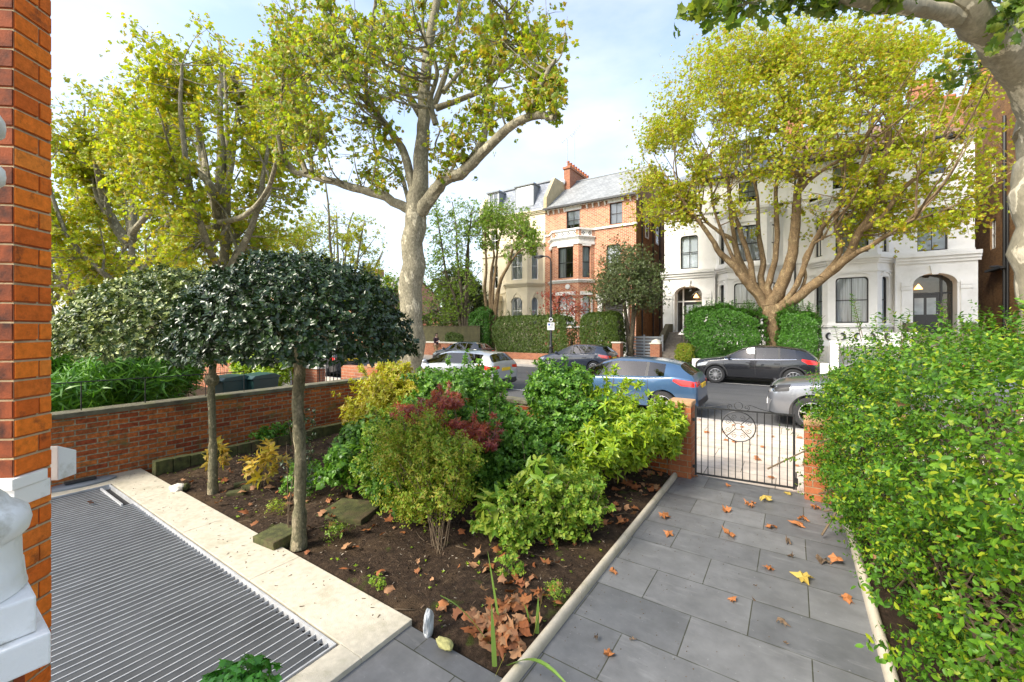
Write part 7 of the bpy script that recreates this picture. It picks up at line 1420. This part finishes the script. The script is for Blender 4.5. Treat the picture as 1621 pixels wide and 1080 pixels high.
EST = stretch(HATCH, 1.05, .99, 1.0, trim='chrome', spokes=10, split=0,
 st=[(2.30,.55,.62,.55,.5,.05),(2.22,.62,.72,.76,.62,.0),(2.0,.70,.82,.87,.7,0),(1.6,.80,.90,.905,.72,0),(1.2,.87,.96,.91,.72,0),(1.05,.89,1.0,.912,.70,0),(.40,.91,1.31,.915,.60,0),(.08,.92,1.39,.915,.59,0),(-.06,.925,1.405,.915,.585,0),(-.12,.926,1.41,.915,.585,0),(-.92,.945,1.42,.915,.58,0),(-.99,.95,1.42,.915,.58,0),(-1.72,.98,1.38,.905,.57,0),(-1.86,1.0,1.36,.895,.565,0),(-1.96,1.0,1.33,.88,.56,0),(-2.2,.96,1.07,.82,.62,.02),(-2.26,.92,.98,.80,.62,.05),(-2.30,.72,.78,.74,.62,.1)],
 side=[(.44,1.0),(-.05,.44),(-.92,-.13),(-1.70,-1.0)], screens=[(.34,1.03),(-2.18,-1.98)], beltz=.93)
pb = carpaint('blue_paint', (.045,.105,.20), metal=.5); pk = carpaint('black_paint', (.015,.016,.02), metal=.3, rough=.25); pn = carpaint('navy_paint', (.02,.03,.055), metal=.3); ps = carpaint('silver_paint', (.46,.48,.50), metal=.6); pg = carpaint('grey_paint_car', (.20,.21,.23), metal=.6); pw = carpaint('dark_grey_paint', (.03,.032,.036), metal=.4)
# street runs along X; headings: rz=0 faces +X (right), pi faces -X (left)
q = Vector((-2.75, 11.85, -.11)); car('parked_car', 'blue hatchback parked at the near kerb beyond the gate, tail to the right', (-4.12, 11.86, -.11), math.pi, HATCH, pb, True)
car('parked_car', 'black SUV with silver window trim parked across the road before the villa', (-1.34, 20.0, -.11), math.pi, SUV, pk, True)
mini = stretch(HATCH, .92, 1.0, .95, spokes=10, split=0)
car('parked_car', 'dark navy small hatchback parked across the road beside the street lamp', (-9.35, 20.05, -.11), math.pi, mini, pn, True)
car('parked_car', 'silver estate car behind the shrubs, red tail lamp toward the blue car', (-10.95, 12.5, -.11), math.pi, EST, ps, True)
car('parked_car', 'black and white-roofed small car parked before the long hedge across the road', (-17.2, 20.05, -.11), math.pi, mini, pk, True)
ev = stretch(SUV, 1.0, 1.04, 1.03, r=.37, clad=2, trim='plastic', spokes=5)
ev['lights'] = [([(2.12,.93),(1.72,.99),(1.76,.84),(2.1,.78)],'side','plastic','headlight'), ([(.86,.92),(.50,.90),(.52,.78),(.84,.78)],'front','clearlens','headlight'), ([(-2.1,1.03),(-1.72,1.07),(-1.72,.92),(-2.1,.88)],'side','redlens','tail_light')]
ev['extra'] = [('bumper_insert', [(-.66,.30),(.66,.30),(.8,.62),(-.8,.62)],'front','alloy'), ('grille', [(-.5,.72),(.5,.72),(.48,.88),(-.48,.88)],'front','plastic')]
car('parked_car', 'grey SUV nose behind the privet hedge, facing the blue car', (1.68, 12.25, -.11), math.pi, ev, pg, True)
car('parked_car', 'dark car on the near kerb seen through the next garden gate, under the near holly', (-19.2, 12.0, -.11), math.pi, mini, pw, True)
car('parked_car', 'silver hatchback parked far left behind the bamboo', (-33, 12.0, -.11), math.pi, HATCH, ps, True)

# ================================================ WALKING PERSON
def skin(name, verts, edges, mat, parent, root=0, sub=2):
    me = bpy.data.meshes.new(name); me.from_pydata([v[:3] for v in verts], edges, []); o = bpy.data.objects.new('tmp', me); col.objects.link(o); s = o.modifiers.new('s', 'SKIN'); s.use_smooth_shade = True
    for i, v in enumerate(verts): d = me.skin_vertices[0].data[i]; d.radius = (v[3], v[4] if len(v) > 4 else v[3]); d.use_root = (i == root)
    u = o.modifiers.new('u', 'SUBSURF'); u.levels = sub; u.render_levels = sub; m2 = evaluated(o); drop(o); m2.name = name; m2.materials.clear(); return linkmesh(name, m2, mat, parent, smooth=True)
pq = gnd(690, 567); pp = thing('person', 'person in dark maroon jacket and tan trousers walking right with a white cup', 'person', (pq.x, 24.0*0+pq.y, 0), 0)
skinm = basic('skin', (.5,.3,.22), .6, .05); jac = basic('maroon_jacket', (.045,.018,.028), .85, .2, 20); trs = basic('tan_trousers', (.36,.22,.11), .9, .1, 20); hairm = basic('dark_hair', (.015,.012,.01), .6, .2, 40); shoe = basic('dark_shoes', (.03,.022,.018), .6, .1)
# walks toward +X; feet: front +.36, rear -.34
B0 = [(0,0,.95,.14,.11),(0,0,1.12,.13,.10),(.02,0,1.32,.16,.11),(.02,0,1.45,.11,.09),(.04,0,1.53,.052),(.06,0,1.60,.06),(.075,0,1.68,.085,.075),(.07,0,1.76,.06),
 (.03,-.19,1.43,.055),(.10,-.24,1.17,.042),(.28,-.16,1.20,.032),(.34,-.13,1.22,.028),
 (.02,.19,1.43,.055),(-.08,.24,1.16,.042),(-.02,.25,.92,.032),(0,.25,.84,.028),
 (.02,-.10,.88,.095),(.20,-.10,.50,.062),(.36,-.10,.11,.042),(.50,-.10,.05,.035),
 (-.02,.10,.88,.095),(-.08,.10,.50,.062),(-.36,.10,.18,.042),(-.26,.10,.05,.035)]
E0 = [(0,1),(1,2),(2,3),(3,4),(4,5),(5,6),(6,7),(3,8),(8,9),(9,10),(10,11),(3,12),(12,13),(13,14),(14,15),(0,16),(16,17),(17,18),(18,19),(0,20),(20,21),(21,22),(22,23)]
# fingers
def fingers(V, E, hand, d, sidev, curl):
    hv = Vector(V[hand][:3])
    for k in range(4):
        b_ = hv+d*.05+sidev*(.02*(k-1.5)); i = len(V); V.append((*b_, .009)); V.append((*(b_+d*.035+curl*.01), .008)); V.append((*(b_+d*(.055+.004*(1.5-abs(k-1.5)))+curl*.03), .007)); E += [(hand, i), (i, i+1), (i+1, i+2)]
    i = len(V); b_ = hv+sidev*.035+d*.01; V.append((*b_, .010)); V.append((*(b_+d*.03+sidev*.01), .008)); E += [(hand, i), (i, i+1)]
fingers(B0, E0, 11, Vector((.8,.3,.1)).normalized(), Vector((0,0,1)), Vector((0,.6,0))); fingers(B0, E0, 15, Vector((.1,0,-1)), Vector((1,0,0)), Vector((0,-.6,0)))
body = skin('body', B0, E0, skinm, pp)
J = [(0,0,.90,.17,.14),(0,0,1.12,.16,.13),(.02,0,1.32,.19,.135),(.02,0,1.46,.12,.10),(.035,0,1.51,.075),(.03,-.2,1.43,.075),(.10,-.25,1.17,.06),(.25,-.17,1.20,.045),(.02,.2,1.43,.075),(-.08,.25,1.16,.06),(-.03,.26,.95,.045)]
skin('jacket', J, [(0,1),(1,2),(2,3),(3,4),(3,5),(5,6),(6,7),(3,8),(8,9),(9,10)], jac, pp)
Tr = [(0,0,.96,.16,.13),(.02,-.10,.86,.12),(.20,-.10,.50,.09),(.34,-.10,.16,.07),(-.02,.10,.86,.12),(-.08,.10,.50,.09),(-.33,.10,.22,.07)]
skin('trousers', Tr, [(0,1),(1,2),(2,3),(0,4),(4,5),(5,6)], trs, pp)
skin('hair', [(.055,0,1.70,.088,.082),(.05,0,1.77,.085,.08),(.03,0,1.64,.06,.06)], [(0,1),(0,2)], hairm, pp)
for s, (a, b_, c_2) in enumerate((((.34,-.10,.06),(.44,-.10,.045),(.55,-.10,.05)), ((-.38,.10,.13),(-.30,.10,.07),(-.22,.10,.035)))): skin('shoe', [(*a, .05, .045), (*b_, .045, .04), (*c_2, .04, .03)], [(0,1),(1,2)], shoe, pp)
fm_ = MB()
for s in (-1, 1): fm_.ell((.148, s*.03, 1.695), (.012,.014,.009), 8, 6)
fm_.build('eyes', hairm, pp); fm_ = MB(); fm_.ell((.165,0,1.67), (.016,.012,.022), 8, 6); fm_.build('nose', skinm, pp, smooth=True); fm_ = MB(); fm_.ell((.148,0,1.635), (.01,.024,.007), 8, 6); fm_.build('mouth', basic('lips', (.4,.15,.13), .5, 0), pp)
for s in (-1, 1): fm_ = MB(); fm_.ell((.06, s*.082, 1.675), (.02,.01,.03), 8, 6); fm_.build('ear', skinm, pp)
cup = MB(); cup.lathe([(.001,-.05),(.03,-.05),(.038,.05),(.034,.052),(.001,.04)], 14); o = cup.build('paper_cup', M['whiteframe'], smooth=True); o.location = Vector(pp.location)+Vector((.40,-.09,1.25)); tag(o, 'white paper cup held in the walking person\'s hand', 'cup')
